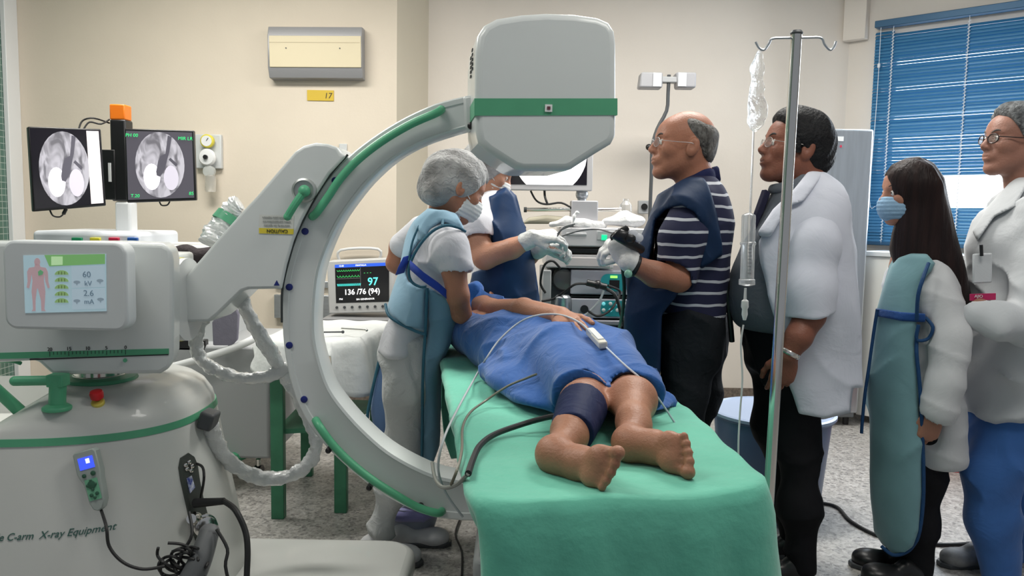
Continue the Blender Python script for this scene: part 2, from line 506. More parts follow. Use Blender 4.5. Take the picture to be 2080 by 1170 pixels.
M_WALL2 = mat('cream_wall_paint_right', (.74, .68, .61), .75, noise=.05, nscale=1.6, bump=.05, bscale=60)
M_SHADE = mat('shaded_wall_paint', (.60, .545, .435), .75, noise=.05, nscale=2)  # cream wall paint darkened: shade of the turned return face put into its colour
M_CEIL = mat('ceiling_white', (.8, .8, .78), .8)
M_BASE = mat('brown_baseboard', (.20, .16, .13), .5, noise=.5, nscale=60)
M_WHITE = mat('white_trim', (.75, .76, .76), .45)
M_STEEL = mat('brushed_steel', (.52, .55, .58), .38, .85, noise=.12, nscale=12, stretch=(1, 1, 12))
M_CHROME = mat('chrome', (.72, .70, .66), .16, 1.0)
M_BLACK = mat('black_plastic', (.012, .012, .013), .35)
M_RUB = mat('black_rubber', (.015, .015, .016), .55)
M_DGREY = mat('dark_grey_plastic', (.06, .065, .07), .45)
M_GREY = mat('grey_plastic', (.38, .39, .40), .45)
M_LGREY = mat('light_grey_plastic', (.58, .60, .60), .4)
Z_C = 3.0
YA, YB = 5.2, 5.6
xa, xb = W(805, 400, YA).x, W(868, 400, YB).x
XL = W(36, 300, YA).x
XR = 2.265
DW = Vector((1.07, -1.0, 0)).normalized()          # along the window wall, towards the viewer's right
WA = Vector((XR, YB, 0))
NWI = Vector((-DW.y * -1, DW.x * -1, 0)); NWI = Vector((DW.y, -DW.x, 0)).normalized()   # into the room
if NWI.dot(Vector((0, 0, 0)) - WA) < 0: NWI = -NWI
fl = MB().span((XL - .4, -2.5, -.1), (6.5, 6.1, 0)).put('floor', floor_mat(), kind='structure')
MB().span((XL - .4, -.6, Z_C), (6.5, 6.1, Z_C + .1)).put('ceiling', M_CEIL, kind='structure')
MB().span((XL - .3, YA, 0), (xa, YA + .9, Z_C)).put('wall_back', M_WALL, kind='structure')
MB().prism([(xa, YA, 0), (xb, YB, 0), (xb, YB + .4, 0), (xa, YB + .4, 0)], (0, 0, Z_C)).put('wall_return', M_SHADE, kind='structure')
MB().span((xb, YB, 0), (XR + .3, YB + .4, Z_C)).put('wall_rear', M_WALL2, kind='structure')
MB().span((XL - .25, -.6, 0), (XL, YA, Z_C)).put('wall_left', tile_mat(), kind='structure')
# pale corner strip beside the green tiles
MB().span((XL, YA - .13, 0), (XL + .03, YA, Z_C)).put('trim_1', M_WHITE, kind='structure', bevel=.004)
# window wall with its opening
def WW(s, z, off=0.0): return WA + DW * s + Vector((0, 0, z)) + NWI * off
def on_wall(px, py, off=0.0):      # the point of the window wall seen at a pixel
    d = ray(px, py); p0 = WA + NWI * off; t = (p0 - CAM_LOC).dot(NWI) / d.dot(NWI); return CAM_LOC + d * t
RW = Matrix((DW, -NWI, V(0, 0, 1))).transposed()
def wallbox(mb, s0, s1, z0, z1, o0, o1):
    return mb.box(WW((s0 + s1) / 2, (z0 + z1) / 2, (o0 + o1) / 2), (s1 - s0, abs(o1 - o0), z1 - z0), RW)
pA = on_wall(1785, 50); pB = on_wall(1757, 495)
sL = (pA - WA).dot(DW); zT = pA.z; zBt = pB.z
sR = sL + 2.1; LEN = 6.2
wm = MB()
wallbox(wm, -.3, sL - .02 + .06, 0, Z_C, -.2, 0); wallbox(wm, sR - .06, LEN, 0, Z_C, -.2, 0)
wallbox(wm, sL + .04, sR - .06, 0, zBt + .12, -.2, 0); wallbox(wm, sL + .04, sR - .06, zT - .08, Z_C, -.2, 0)
wm.put('wall_right', M_WALL2, kind='structure')
# shallow beam running over the window wall and corner
bm_ = MB(); q = on_wall(1740, 84)
wallbox(bm_, -.02, sL - .06, q.z, Z_C, 0, .07); bm_.put('trim_2', M_WALL2, kind='structure', bevel=.004)
wf = MB()
for a0, a1, b0, b1 in ((sL + .04, sL + .10, zBt + .12, zT - .08), (sR - .12, sR - .06, zBt + .12, zT - .08), (sL + .04, sR - .06, zBt + .12, zBt + .17), (sL + .04, sR - .06, zT - .13, zT - .08), ((sL + sR) / 2 - .02, (sL + sR) / 2 + .02, zBt + .12, zT - .08)):
    wallbox(wf, a0, a1, b0, b1, -.14, -.09)
wfo = wf.put('window_1', M_WHITE, kind='structure', bevel=.003)
M_PANE = mat('frosted_daylit_pane', (.90, .95, 1.0), .5, emit=3.2)
gl = MB(); wallbox(gl, sL + .09, sR - .11, zBt + .16, zT - .12, -.12, -.11); gl.put('window_pane', M_PANE, wfo)
# baseboards
MB().span((XL, YA - .015, 0), (xa, YA, .10)).put('baseboard_back', M_BASE, kind='structure')
MB().span((xb, YB - .015, 0), (XR, YB, .10)).put('baseboard_rear', M_BASE, kind='structure')
bb = MB(); wallbox(bb, 0, LEN, 0, .10, 0, .015); bb.put('baseboard_right', M_BASE, kind='structure')
# ceiling fixtures
for i, (lx, ly, lp) in enumerate(LAMPS):
    e = empty('ceiling_light', (lx, ly, 3.0), 'long white fluorescent ceiling light, ' + ('the rear left one', 'the rear right one', 'the front left one', 'the front right one')[i], 'ceiling light', 'fluorescent ceiling lights')
    MB().span((lx - .62, ly - .16, 2.95), (lx + .62, ly + .16, 3.0)).put('housing', M_WHITE, e, bevel=.006)
    for dy in (-.07, .07): MB().cyl((lx - .58, ly + dy, 2.942), (lx + .58, ly + dy, 2.942), .013, n=10).put('tube', mat('lit_tube', (1, .98, .92), .5, emit=4), e)

# ------------------------------------------------------------------ blinds
M_BLIND = mat('blue_blind_slat', (.035, .17, .33), .38, metal=.15, spec=.5)
M_BLIND2 = mat('blue_blind_rail', (.03, .10, .19), .4, metal=.2)
bl = empty('venetian_blind', WW(sL + 1.0, zBt, .05), 'closed blue venetian blind with white ladder cords and one bright open gap', 'window blind')
h = MB(); wallbox(h, sL, sR, zT - .035, zT + .01, .005, .075); h.put('head_rail', M_BLIND2, bl, bevel=.004)
h = MB(); wallbox(h, sL - .005, sR, zBt - .005, zBt + .018, .025, .06); h.put('bottom_rail', M_BLIND2, bl, bevel=.004)
zg0 = on_wall(1960, 421, .04).z; zg1 = on_wall(1960, 354, .04).z
sg = (on_wall(1902, 390, .04) - WA).dot(DW)
pitch = .0205; z = zBt + .03; k = 0; slots = []
while z < zT - .055:
    u = (z - zBt) / (zT - zBt)
    tilt = 66 + 5 * math.sin(k * 1.9)
    op = (k % 9 in (2, 3)) or (.33 < u < .50)
    slots.append((z, tilt - (13 if op else 0))); z += pitch; k += 1
sm = MB()
def slat(mb, s0, s1, z, tilt):
    a = math.radians(tilt); u = NWI * math.cos(a) - V(0, 0, 1) * math.sin(a); n = NWI * math.sin(a) + V(0, 0, 1) * math.cos(a)
    w = .0255; rows = []
    for s in (s0, s1):
        for side in (0.0, -.0006):
            for i in range(4):
                t = (i / 3 - .5) * w
                rows.append(WW(s, z, .042) + u * t + n * (.0028 * (1 - (2 * t / w) ** 2) + side))
    n0 = 8
    fs = []
    for i in range(3):
        fs.append((i, i + 1, n0 + i + 1, n0 + i)); fs.append((4 + i, n0 + 4 + i, n0 + 5 + i, 5 + i))
    fs += [(0, n0, n0 + 4, 4), (3, 7, n0 + 7, n0 + 3), (0, 4, 5, 1), (1, 5, 6, 2), (2, 6, 7, 3), (8, 9, 13, 12), (9, 10, 14, 13), (10, 11, 15, 14)]
    mb.add(rows, fs)
for z, tl in slots:
    if zg0 < z < zg1: slat(sm, sL, sg - .30, z, tl)
    elif z > zT - .075: slat(sm, sL, sL + .12, z, tl)
    else: slat(sm, sL, sR, z, tl)
sm.put('slats', M_BLIND, bl)
M_CORD = mat('white_blind_cord', (.75, .78, .82), .6)
for px in (1815, 1968):
    s_ = (on_wall(px, 60, .06) - WA).dot(DW); lc = MB()
    lc.cyl(WW(s_, zBt, .058), WW(s_, zT - .03, .058), .0022, n=6)
    for z, tl in slots: lc.cyl(WW(s_ - .008, z - .004, .060), WW(s_ + .008, z + .006, .060), .0025, n=5)
    lc.put('ladder_cord', M_CORD, bl)
wd = MB(); s_ = (on_wall(1790, 60, .08) - WA).dot(DW)
wd.tube([WW(s_, zT - .04, .085), WW(s_, zT - .5, .085), WW(s_ - .01, zT - 1.15, .085), WW(s_ + .03, zT - 1.2, .085)], .0022, n=6)
wd.lathe([(.004, 0), (.009, .006), (.009, .026), (.004, .032)], WW(s_, zT - .30, .085)); wd.put('pull_cord', M_CORD, bl)
# low white cabinet below the blind
cb = MB(); s0 = (on_wall(1760, 560, .06) - WA).dot(DW); zc = zBt - .035
s0 += .10; wallbox(cb, s0, s0 + 1.5, .05, zc - .03, .04, .40); wc = cb.put('wall_cabinet', mat('cream_cabinet', (.66, .66, .62), .5), None, bevel=.004)
tag(wc, 'low white cabinet beneath the blue blind, behind the woman', 'cabinet')
cb = MB(); wallbox(cb, s0 - .01, s0 + 1.52, zc - .03, zc, .03, .42); cb.put('worktop', M_LGREY, wc, bevel=.004)

# ------------------------------------------------------------------ steel refrigerator
fx0 = W(1655, 500, 4.95).x; fx1 = W(1762, 500, 4.95).x; fz = W(1725, 262, 4.95).z
M_FR = mat('steel_door', (.55, .59, .63), .30, .8, noise=.10, nscale=6, stretch=(8, 8, .6))
fr = empty('refrigerator', ((fx0 + fx1) / 2, 5.15, 0), 'tall stainless steel refrigerator standing in the corner beside the blue blind', 'refrigerator')
MB().span((fx0, 5.0, .05), (fx1, 5.38, fz)).put('cabinet_body', mat('steel_side', (.30, .33, .35), .5, .6), fr, bevel=.008)
dr = MB().span((fx0, 4.95, .09), (fx1, 4.995, fz)).put('door', M_FR, fr, bevel=.012, bseg=3)
dp = W(1706, 282, 4.945)
MB().box(dp, (.045, .004, .028)).put('badge', M_WHITE, dr); MB().box(dp + V(.008, -.002, -.045), (.010, .004, .014)).put('indicator', mat('red_mark', (.55, .03, .08), .5), dr)
for a in (fx0 + .04, fx1 - .04): MB().cyl((a, 5.03, 0), (a, 5.03, .055), .018).put('foot', M_BLACK, fr)

# ------------------------------------------------------------------ wall lamp box, number plate, gas outlet
lb = empty('wall_light', W(638, 160, YA), 'wide wall light box with cream front panel and grey bands', 'wall light')
a = W(543, 50, YA - .10); b = W(735, 160, YA - .10); y0 = YA - .10
tilt_z = W(735, 57, y0).z - W(545, 48, y0).z
RL = Matrix.Rotation(-.012, 3, 'Y')
cx, cz = (a.x + b.x) / 2, (a.z + b.z) / 2 + .0; ww, hh = b.x - a.x, a.z - b.z
def lbx(x, y, z): return V(cx, 0, cz) + RL @ V(x, 0, z) + V(0, y, 0)
pf = [(-hh / 2, YA), (hh / 2, YA), (hh / 2 * .98, YA - .075), (hh / 2 * .62, YA - .10), (-hh / 2 * .62, YA - .10), (-hh / 2 * .98, YA - .075)]
MB().prism([lbx(-ww / 2, y, z) for z, y in pf], RL @ V(ww, 0, 0)).put('housing', mat('grey_lamp_metal', (.30, .30, .31), .45, .3), lb, bevel=.003)
MB().prism([lbx(-ww / 2 + .012, y, z) for z, y in ((-hh / 2 * .60, YA - .099), (hh / 2 * .60, YA - .099), (hh / 2 * .60, YA - .108), (-hh / 2 * .60, YA - .108))], RL @ V(ww - .016, 0, 0)).put('front_panel', mat('cream_panel', (.66, .58, .40), .5), lb, bevel=.003)
for q in (-.30, .27): MB().cyl(lbx(q * ww, YA - .106, .02), lbx(q * ww, YA - .112, .02), .004).put('screw', M_DGREY, lb)
MB().box(lbx(0, YA - .1083, .055), (ww - .02, .0012, .003), RL).put('seam', mat('panel_seam', (.45, .38, .26), .6), lb)
pl = MB().box(W(651, 194, YA - .004), (W(678, 194, YA).x - W(624, 194, YA).x, .006, .066)).put('number_plate', mat('yellow_plate', (.62, .43, .035), .4), None, bevel=.001)
tag(pl, 'small yellow wall plate numbered 17 under the wall light box', 'sign')
text_obj('numeral', '17', mat('sign_ink', (.05, .04, .03), .6), W(666, 195, YA - .008), (1, 0, 0), (0, 0, 1), .05, pl, shear=.15)
# medical gas outlet
go = empty('gas_outlet', W(425, 350, YA), 'grey wall gas outlet with yellow ringed dial and white round regulator', 'gas outlet')
MB().box(W(425, 308, YA - .02), (.165, .04, .215)).put('wall_plate', M_LGREY, go, bevel=.006)
c = W(423, 287, YA - .06); MB().lathe([(.042, 0), (.042, -.025), (.036, -.03)], c, (0, 1, 0)).put('dial_ring', mat('dial_yellow', (.66, .58, .06), .5), go)
MB().lathe([(.033, 0), (.033, -.004)], c + V(0, -.028, 0), (0, 1, 0)).put('dial_face', M_WHITE, go)
MB().cyl(c + V(0, -.033, 0), c + V(.012, -.033, .018), .0022, n=6).put('needle', M_DGREY, go)
c = W(423, 320, YA - .07); MB().lathe([(.03, .03), (.052, .0), (.054, -.02), (.045, -.035), (.012, -.04)], c, (0, 1, 0)).put('regulator', M_WHITE, go)
MB().cyl(c + V(0, -.038, 0), c + V(0, -.055, 0), .014).put('knob', M_BLACK, go)
c = W(427, 348, YA - .06); MB().lathe([(.02, .02), (.036, 0), (.036, -.03), (.01, -.036)], c, (0, 1, 0)).put('connector', mat('clear_plastic_cap', (.8, .82, .8), .15, trans=.5), go)
MB().lathe([(.03, 0), (.034, .01), (.034, .10), (.02, .11)], W(428, 390, YA - .07)).put('flask', mat('clear_flask', (.85, .83, .78), .1, trans=.7), go)
# monitor bracket and power sockets on back wall
ps = MB().box(W(697, 300, YA - .006), (.05, .012, .05)).put('wall_socket', M_LGREY, None, bevel=.003); tag(ps, 'small grey wall socket above the machine arm', 'socket')
# ================================================================== MOBILE C-ARM MACHINE
M_ENA = mat('white_enamel', (.62, .65, .645), .34, noise=.03, nscale=3, coat=.25)
M_ENB = mat('cream_enamel', (.60, .61, .585), .36, noise=.04, nscale=3, coat=.25)
M_GRN = mat('machine_green', (.10, .42, .23), .38, noise=.06, nscale=10)
M_GRN2 = mat('green_stripe_paint', (.085, .34, .19), .45, noise=.06, nscale=10)
M_SEAM = mat('dark_seam', (.03, .035, .035), .6)
M_BLUE = mat('blue_marker', (.01, .02, .16), .4)
def wrap_mat():
    m = mat('crinkled_clear_plastic', (.74, .76, .76), .16, trans=.30, bump=.9, bscale=38, coat=.6, stretch=(1, 1, 1)); return m
M_WRAP = wrap_mat()
mc = empty('mobile_x_ray_machine', (-1.3, 2.45, 0), 'large white mobile C-arm x-ray machine with green grips and a touch panel', 'medical imaging machine')

# ---- base cabinet: super-ellipse rings with a flared skirt and a rolled top
CX, CY, HX, HY, CN = -1.55, 2.49, .585, .385, 2.7
PROF = [(.06, .02), (.075, .095), (.16, .085), (.28, .065), (.42, .04), (.54, .02), (.66, 0), (.70, -.010), (.735, -.032), (.758, -.062), (.772, -.10), (.780, -.15), (.783, -.22)]
def cab_in(z): return float(np.interp(z, [p[0] for p in PROF], [p[1] for p in PROF]))
def cab_drop(x, z): return max(0.0, (-1.30 - x)) * .62 * max(0.0, min(1.0, (z - .69) / .08)) if x < -1.30 else 0.0
def cab_pt(t, z, off=0.0):
    hx = HX + cab_in(z) + off; hy = HY + cab_in(z) + off; c, s = math.cos(t), math.sin(t)
    x = CX + hx * math.copysign(abs(c) ** (2 / CN), c); y = CY + hy * math.copysign(abs(s) ** (2 / CN), s)
    return V(x, y, z - min(cab_drop(x, z), .2))
def cab_hit(px, py, off=0.0):
    d = ray(px, py); t = 1.7
    while t < 3.4:
        p = CAM_LOC + d * t
        z = p.z + 0.0
        hx = HX + cab_in(min(max(z, .06), .783)) + off; hy = HY + cab_in(min(max(z, .06), .783)) + off
        if z < .783 + off - min(.2, max(0.0, (-1.30 - p.x)) * .62) and abs((p.x - CX) / hx) ** CN + abs((p.y - CY) / hy) ** CN < 1: return p
        t += .002
    return CAM_LOC + d * 2.3
zs = []
for a, b in zip(PROF[:-1], PROF[1:]): zs += [a[0] + (b[0] - a[0]) * k / 3 for k in range(3)]
zs.append(PROF[-1][0]); NT = 120
vs = [cab_pt(2 * PI * i / NT, z) for z in zs for i in range(NT)]; fs = []
for k in range(len(zs) - 1):
    for i in range(NT): fs.append((k * NT + i, k * NT + (i + 1) % NT, (k + 1) * NT + (i + 1) % NT, (k + 1) * NT + i))
K = len(zs) - 1; ring = list(range(K * NT, K * NT + NT)); n0 = len(vs)
# inner top rings towards the long axis
for q in (.6, .25):
    for i in range(NT):
        p = cab_pt(2 * PI * i / NT, PROF[-1][0]); x = p.x; y = CY + (p.y - CY) * q; vs.append(V(x * (1 - .0) if q > .3 else CX + (x - CX) * .9, y, .785 - min(.2, max(0, -1.30 - x) * .62)))
    for i in range(NT): fs.append((len(vs) - 2 * NT + i if q < .5 else K * NT + i, len(vs) - 2 * NT + (i + 1) % NT if q < .5 else K * NT + (i + 1) % NT, len(vs) - NT + (i + 1) % NT, len(vs) - NT + i))
m0 = len(vs) - NT
for i in range(NT // 2): fs.append((m0 + i, m0 + (i + 1) % NT, m0 + (NT - i - 1) % NT, m0 + (NT - i) % NT))
fs.append(tuple(range(NT))[::-1])
put('base_cabinet', vs, fs, M_ENB, mc)
# stripe
vs = []; fs = []
for off, z in ((-.004, .671), (.0025, .671), (.0025, .651), (-.004, .651)):
    vs += [cab_pt(2 * PI * i / NT, z, off) for i in range(NT)]
for k in range(4):
    for i in range(NT): fs.append((k * NT + i, k * NT + (i + 1) % NT, ((k + 1) % 4) * NT + (i + 1) % NT, ((k + 1) % 4) * NT + i))
put('green_band', vs, fs, M_GRN2, mc)
# lettering on the cabinet front
def on_cab(p):
    z = p.z; hx = HX + cab_in(z); hy = HY + cab_in(z); q = min(.999, abs((p.x - CX) / hx)) ** CN
    return V(p.x, CY - hy * (1 - q) ** (1 / CN) - .0012 + (p.y - 2.0), z)
M_INK = mat('dark_green_ink', (.05, .13, .11), .6)
a = cab_hit(236, 1065); b = cab_hit(0, 1080)
dx = (a - b).normalized(); dx = V(dx.x, 0, dx.z + .0)
text_obj('lettering', 'Mobile C-arm  X-ray Equipment', M_INK, V(a.x, 2.0, a.z - .004), V(1, 0, .02), V(0, 0, 1), .0275, mc, align='RIGHT', shear=.3, fn=on_cab, sx=.92)
# column with green collar
cc = W(203, 775, 2.40); zt = .775
MB().lathe([(.105, 0), (.108, .006), (.104, .014), (.085, .018)], (cc.x, 2.40, zt)).put('collar', M_GRN2, mc)
MB().lathe([(.075, -.05), (.075, .02), (.072, .022), (.072, .20)], (cc.x, 2.40, zt), n=36).put('column', M_CHROME, mc)
# emergency stop
p = cab_hit(200, 818); e = MB().lathe([(.017, 0), (.018, .008), (.016, .011)], p - V(0, 0, .004), (0, -.55, 1)).put('switch_base', mat('switch_yellow', (.66, .55, .10), .4), mc)
MB().lathe([(.009, 0), (.010, .004), (.017, .006), (.0185, .020), (.016, .026), (.009, .028)], p + V(0, -.004, .010), (0, -.3, 1)).put('emergency_button', mat('red_button', (.55, .015, .02), .35), e)
# green steering handles
hm = MB(); q = cab_hit(116, 830)
top = W(118, 772, q.y); hm.cyl(q, top, .022); hm.cyl(top + V(.018, 0, 0), W(30, 774, q.y - .02), .0135); hm.ball(W(30, 774, q.y - .02), .0135); hm.box(top, (.046, .04, .034)); hm.lathe([(.038, -.004), (.038, .006), (.024, .014)], q)
hm.put('steering_handle', M_GRN, mc, bevel=.003)
hm = MB(); q = W(48, 842, 2.25); hm.cyl(q, W(-25, 775, 2.18), .018, .016); hm.ball(q, .018); hm.tube([W(-40, 735, 2.3), W(20, 733, 2.3), W(42, 738, 2.32)], .006); hm.put('brake_handle', M_GRN, mc)

# ---- column box
YB0 = 2.20
out = [(-90, 492), (250, 492), (330, 495), (347, 505), (352, 530), (353, 600), (352, 722), (345, 748), (325, 760), (106, 762), (74, 733), (-90, 742)]
bx = MB(); bx.prism([W(x, y, YB0) for x, y in out], (-.035, .13, 0)); bx.span((-1.55, 2.33, .90), (-1.03, 2.60, 1.16)); bx.put('column_box', M_ENA, mc, bevel=.012, bseg=3)
bx = MB(); sp_ = [(-60, 718), (343, 708), (343, 720), (-60, 731)]; bx.prism([W(x, y, YB0 - .001) for x, y in sp_], (0, .01, 0)); rl = bx.put('ruler_stripe', M_GRN2, mc)
bx = MB(); bx.prism([W(x, y, YB0 - .001) for x, y in [(60, 729), (342, 719), (342, 721.5), (60, 732)]], (0, .01, 0)); bx.put('groove', M_SEAM, mc)
bx = MB()
for i in range(21):
    px = 255 - (255 - 101) * i / 20; py = 711 + (255 - px) * .025; L_ = 9 if i % 5 == 0 else 6
    bx.prism([W(px - .5, py + 0, YB0 - .0016), W(px + .5, py, YB0 - .0016), W(px + .5, py + L_, YB0 - .0016), W(px - .5, py + L_, YB0 - .0016)], (0, .001, 0))
bx.put('scale_marks', M_SEAM, mc)
for s_, px in (('20', 101), ('15', 140), ('10', 178), ('5', 216), ('0', 255)):
    text_obj('scale_number', s_, M_SEAM, W(px, 706 + (255 - px) * .025, YB0 - .002), (1, 0, 0), (0, 0, 1), .014, mc)
MB().cyl(W(254, 732, YB0 + .01), W(254, 732, YB0 - .004), .0055).put('lock_screw', M_GRN2, mc)
bx = MB(); bx.cyl(W(345, 608, 2.42), W(385, 608, 2.42), .125, n=40); bx.put('rotation_joint', M_LGREY, mc)
MB().cyl(W(366, 608, 2.42), W(371, 608, 2.42), .127, n=40).put('angle_scale', mat('scale_yellow', (.66, .60, .08), .5), mc)

# ---- touch panel
ph = MB(); yp = 2.06
c = W(132, 581, yp); R_ = Matrix.Rotation(math.radians(.2), 3, 'Y')
ww = W(257, 581, yp).x - W(6, 581, yp).x; hh = W(132, 491, yp).z - W(132, 672, yp).z
ph.prism([c + R_ @ V(x, 0, z) for x, z in rrect(ww, hh, .032, 8)], (0, .055, 0)); tp = ph.put('control_panel', mat('panel_white', (.60, .63, .64), .38), mc, bevel=.008, bseg=3)
MB().prism([c + V(.0, .05, -.01) + V(x, 0, z) for x, z in rrect(ww * .72, hh * .6, .02)], (0, .10, 0)).put('panel_mount', M_LGREY, mc)
ys = yp - .0015
def em(name, c_, s_=.75): return mat('screen_' + name, c_, .4, emit=s_)
def quad(mb, pts, y, d=.0006): mb.prism([W(x, y_, y) for x, y_ in pts], (0, d, 0))
q = MB(); quad(q, [(47, 519), (215, 516), (216, 632), (51, 636)], ys, .002); sc_ = q.put('touch_screen', em('sky', (.30, .42, .47), .42), mc)
q = MB(); quad(q, [(90, 518), (213, 516), (213, 536), (100, 541)], ys - .0008); q.put('header_bar', em('leaf', (.15, .34, .12), .42), sc_)
q = MB(); quad(q, [(104, 521), (127, 521), (127, 538), (104, 539)], ys - .0014); q.put('header_tab', em('pale_leaf', (.36, .55, .30), .5), sc_)
q = MB(); quad(q, [(145, 541), (213, 539), (213, 583), (146, 585)], ys - .0006); quad(q, [(146, 587), (213, 585), (214, 627), (147, 629)], ys - .0006); q.put('value_fields', em('pale_blue', (.33, .42, .48), .42), sc_)
fg = MB(); yy = ys - .0012
def disc(mb, cx, cy, rx, ry, y, n=18): quad(mb, [(cx + rx * math.cos(2 * PI * i / n), cy + ry * math.sin(2 * PI * i / n)) for i in range(n)], y)
disc(fg, 75.5, 532, 6, 8, yy)
quad(fg, [(71, 536), (80, 536), (82, 542), (93, 544), (97, 552), (98, 572), (101, 584), (97, 586), (92, 572), (90, 556), (89, 570), (92, 592), (91, 612), (90, 628), (93, 632), (84, 632), (83, 610), (77, 586), (75, 586), (72, 610), (72, 632), (64, 632), (67, 628), (66, 610), (64, 592), (66, 570), (64, 556), (62, 572), (59, 586), (54, 584), (56, 572), (55, 552), (59, 544), (70, 542)], yy)
fg.put('figure_icon', em('pink_figure', (.36, .25, .27), .42), sc_)
q = MB(); quad(q, [(77, 552), (82, 548), (88, 552), (86, 558), (78, 560)], yy - .001); q.put('chest_mark', em('green_mark', (.10, .28, .14), .4), sc_)
for i in range(5):
    q = MB(); cy = 554.5 + i * 14.2
    quad(q, [(125 + 14 * math.cos(a_), cy + 3.5 + 9 * -math.sin(a_)) for a_ in [PI * k / 12 for k in range(13)]], yy); o_ = q.put('option_icon', em('icon_green', (.20, .33, .13), .4), sc_)
    q = MB()
    for dx_ in (-6, 0, 6): quad(q, [(124.4 + dx_, cy - 3), (125.6 + dx_, cy - 3), (125.6 + dx_, cy + 3), (124.4 + dx_, cy + 3)], yy - .001)
    q.put('icon_bars', em('icon_dark', (.10, .14, .05), .3), sc_)
M_ST = em('ink', (.12, .18, .23), .3)
for s_, px, py, sz in (('60', 176, 558, .022), ('kV', 179, 576, .018), ('2.6', 180, 596, .022), ('mA', 181, 613, .018)):
    text_obj('reading', s_, M_ST, W(px, py, yy), (1, 0, 0), (0, 0, 1), sz, sc_)
for px, py in ((156, 574), (203, 571), (156, 612), (204, 609)):
    q = MB(); disc(q, px, py - 1, 7, 3.2, yy, 12); quad(q, [(px - 3, py), (px + 3, py), (px, py + 6)], yy - .0002); q.put('arrow_key', em('key_grey', (.20, .26, .31), .35), sc_)

# ---- bracket that carries the C
YK = 2.40
br = [(693, 312), (686, 299), (665, 292), (640, 290), (616, 296), (598, 308), (521, 398), (491, 430), (440, 487), (374, 564), (371, 575), (372, 655), (424, 654), (442, 640), (491, 592), (505, 588), (562, 587), (572, 590),
      (575, 575), (583, 537), (597, 489), (614, 448), (638, 403), (670, 354), (705, 316)]
bk = MB(); bk.prism([W(x, y, YK) for x, y in br], (0, .20, 0)); bko = bk.put('arm_bracket', M_ENA, mc, bevel=.010, bseg=3)
seam = [(571, 655), (571, 600), (575, 571), (583, 537), (597, 489), (614, 448), (638, 403), (670, 354), (705, 314)]
MB().tube([W(x + 1.5, y, YK + .008) for x, y in seam], .0035, n=6).put('seam', M_SEAM, mc)
MB().prism([W(x, y, YK - .001) for x, y in ((556, 580), (568, 580), (562, 569))], (0, .001, 0)).put('triangle_mark', M_BLUE, bko)
p = W(619, 387, YK); MB().lathe([(.036, 0), (.036, .012), (.030, .015), (.030, .008), (.012, .008), (.012, .014)], p, (0, -1, 0), n=32).put('lock_dial', mat('dial_metal', (.45, .47, .46), .35, .6), bko)
lv = MB(); a = W(618, 388, YK - .03); b = W(584, 440, YK - .035); lv.tube([a, (a + b) / 2 + V(0, -.006, 0), b], .0115, n=10); lv.ball(a, .018); lv.ball(b, .012); lv.cyl(a + V(0, .03, 0), a, .012); lv.put('lock_lever', M_GRN, bko)
q = MB(); quad(q, [(527, 436), (597, 438), (596, 476), (526, 474)], YK - .001); lo_ = q.put('caution_label', mat('label_white', (.60, .61, .58), .5), bko)
q = MB(); quad(q, [(526, 463), (596.5, 465), (596, 476), (526, 474)], YK - .0018); q.put('label_band', mat('label_yellow', (.68, .56, .05), .5), lo_)
text_obj('label_word', 'CAUTION', M_SEAM, W(563, 469, YK - .003), (-1, 0, 0), (0, 0, -1), .014, lo_)
for i in range(3): text_obj('label_line', ('xray hazard unless exposure', 'factors and instructions are', 'observed by the operator')[i], mat('label_grey_ink', (.25, .27, .26), .6), W(562, 442 + i * 8, YK - .003), (-1, 0, 0), (0, 0, -1), .0075, lo_)

# ---- the C
YC = 2.425
outer = [(964, 191), (932, 197), (900, 205), (873, 214), (814, 242), (755, 279), (708, 316), (670, 356), (638, 405), (614, 450), (597, 491), (583, 539), (576, 571), (572, 605), (572, 656), (575, 700), (581, 740), (592, 790), (608, 832), (627, 866), (650, 896), (680, 928), (730, 972), (790, 1014), (863, 1048), (905, 1056), (952, 1060), (1000, 1058)]
inner = [(960, 258), (948, 261), (913, 271), (854, 292), (799, 324), (752, 366), (722, 402), (692, 444), (672, 483), (657, 520), (646, 556), (640, 605), (638, 656), (641, 697), (655, 752), (670, 790), (697, 828), (740, 875), (790, 918), (847, 950), (893, 968), (935, 976), (960, 979), (1000, 979)]
def sp2(pts, k=3): return [(p.x, p.y) for p in spline([V(x, y, 0) for x, y in pts], k)]
def resamp(pts, n):
    P = np.array(pts); dd = np.r_[0, np.cumsum(np.linalg.norm(np.diff(P, axis=0), axis=1))]; u = np.linspace(0, dd[-1], n)
    return np.stack([np.interp(u, dd, P[:, i]) for i in range(2)], -1)
O_ = resamp(sp2(outer), 64); I_ = resamp(sp2(inner), 64)
# closed cross-section swept along the arc: (fraction outer->inner, y offset)
sec = [(0, .012), (0.02, .004), (.06, 0), (.20, 0), (.22, .003), (.88, .003), (.92, .0), (.985, .004), (1, .012), (1, .115), (.97, .125), (.03, .125), (0, .115)]
vs = []; fs = []; m_ = len(sec)
for k in range(64):
    for f, dy in sec:
        px, py = O_[k] * (1 - f) + I_[k] * f; p = W(px, py, YC); vs.append(p + V(0, dy, 0))
for k in range(63):
    for i in range(m_): fs.append((k * m_ + i, k * m_ + (i + 1) % m_, (k + 1) * m_ + (i + 1) % m_, (k + 1) * m_ + i))
fs += [tuple(range(m_)), tuple(range(63 * m_, 64 * m_))]
cao = put('c_arc', vs, fs, M_ENA, mc)
for x, y in ((681, 367), (620, 470), (588, 583), (588, 701), (618, 811)):
    MB().lathe([(.0105, 0), (.0105, .004), (.006, .006)], W(x, y, YC + .003), (0, -1, 0)).put('position_marker', M_BLUE, cao)
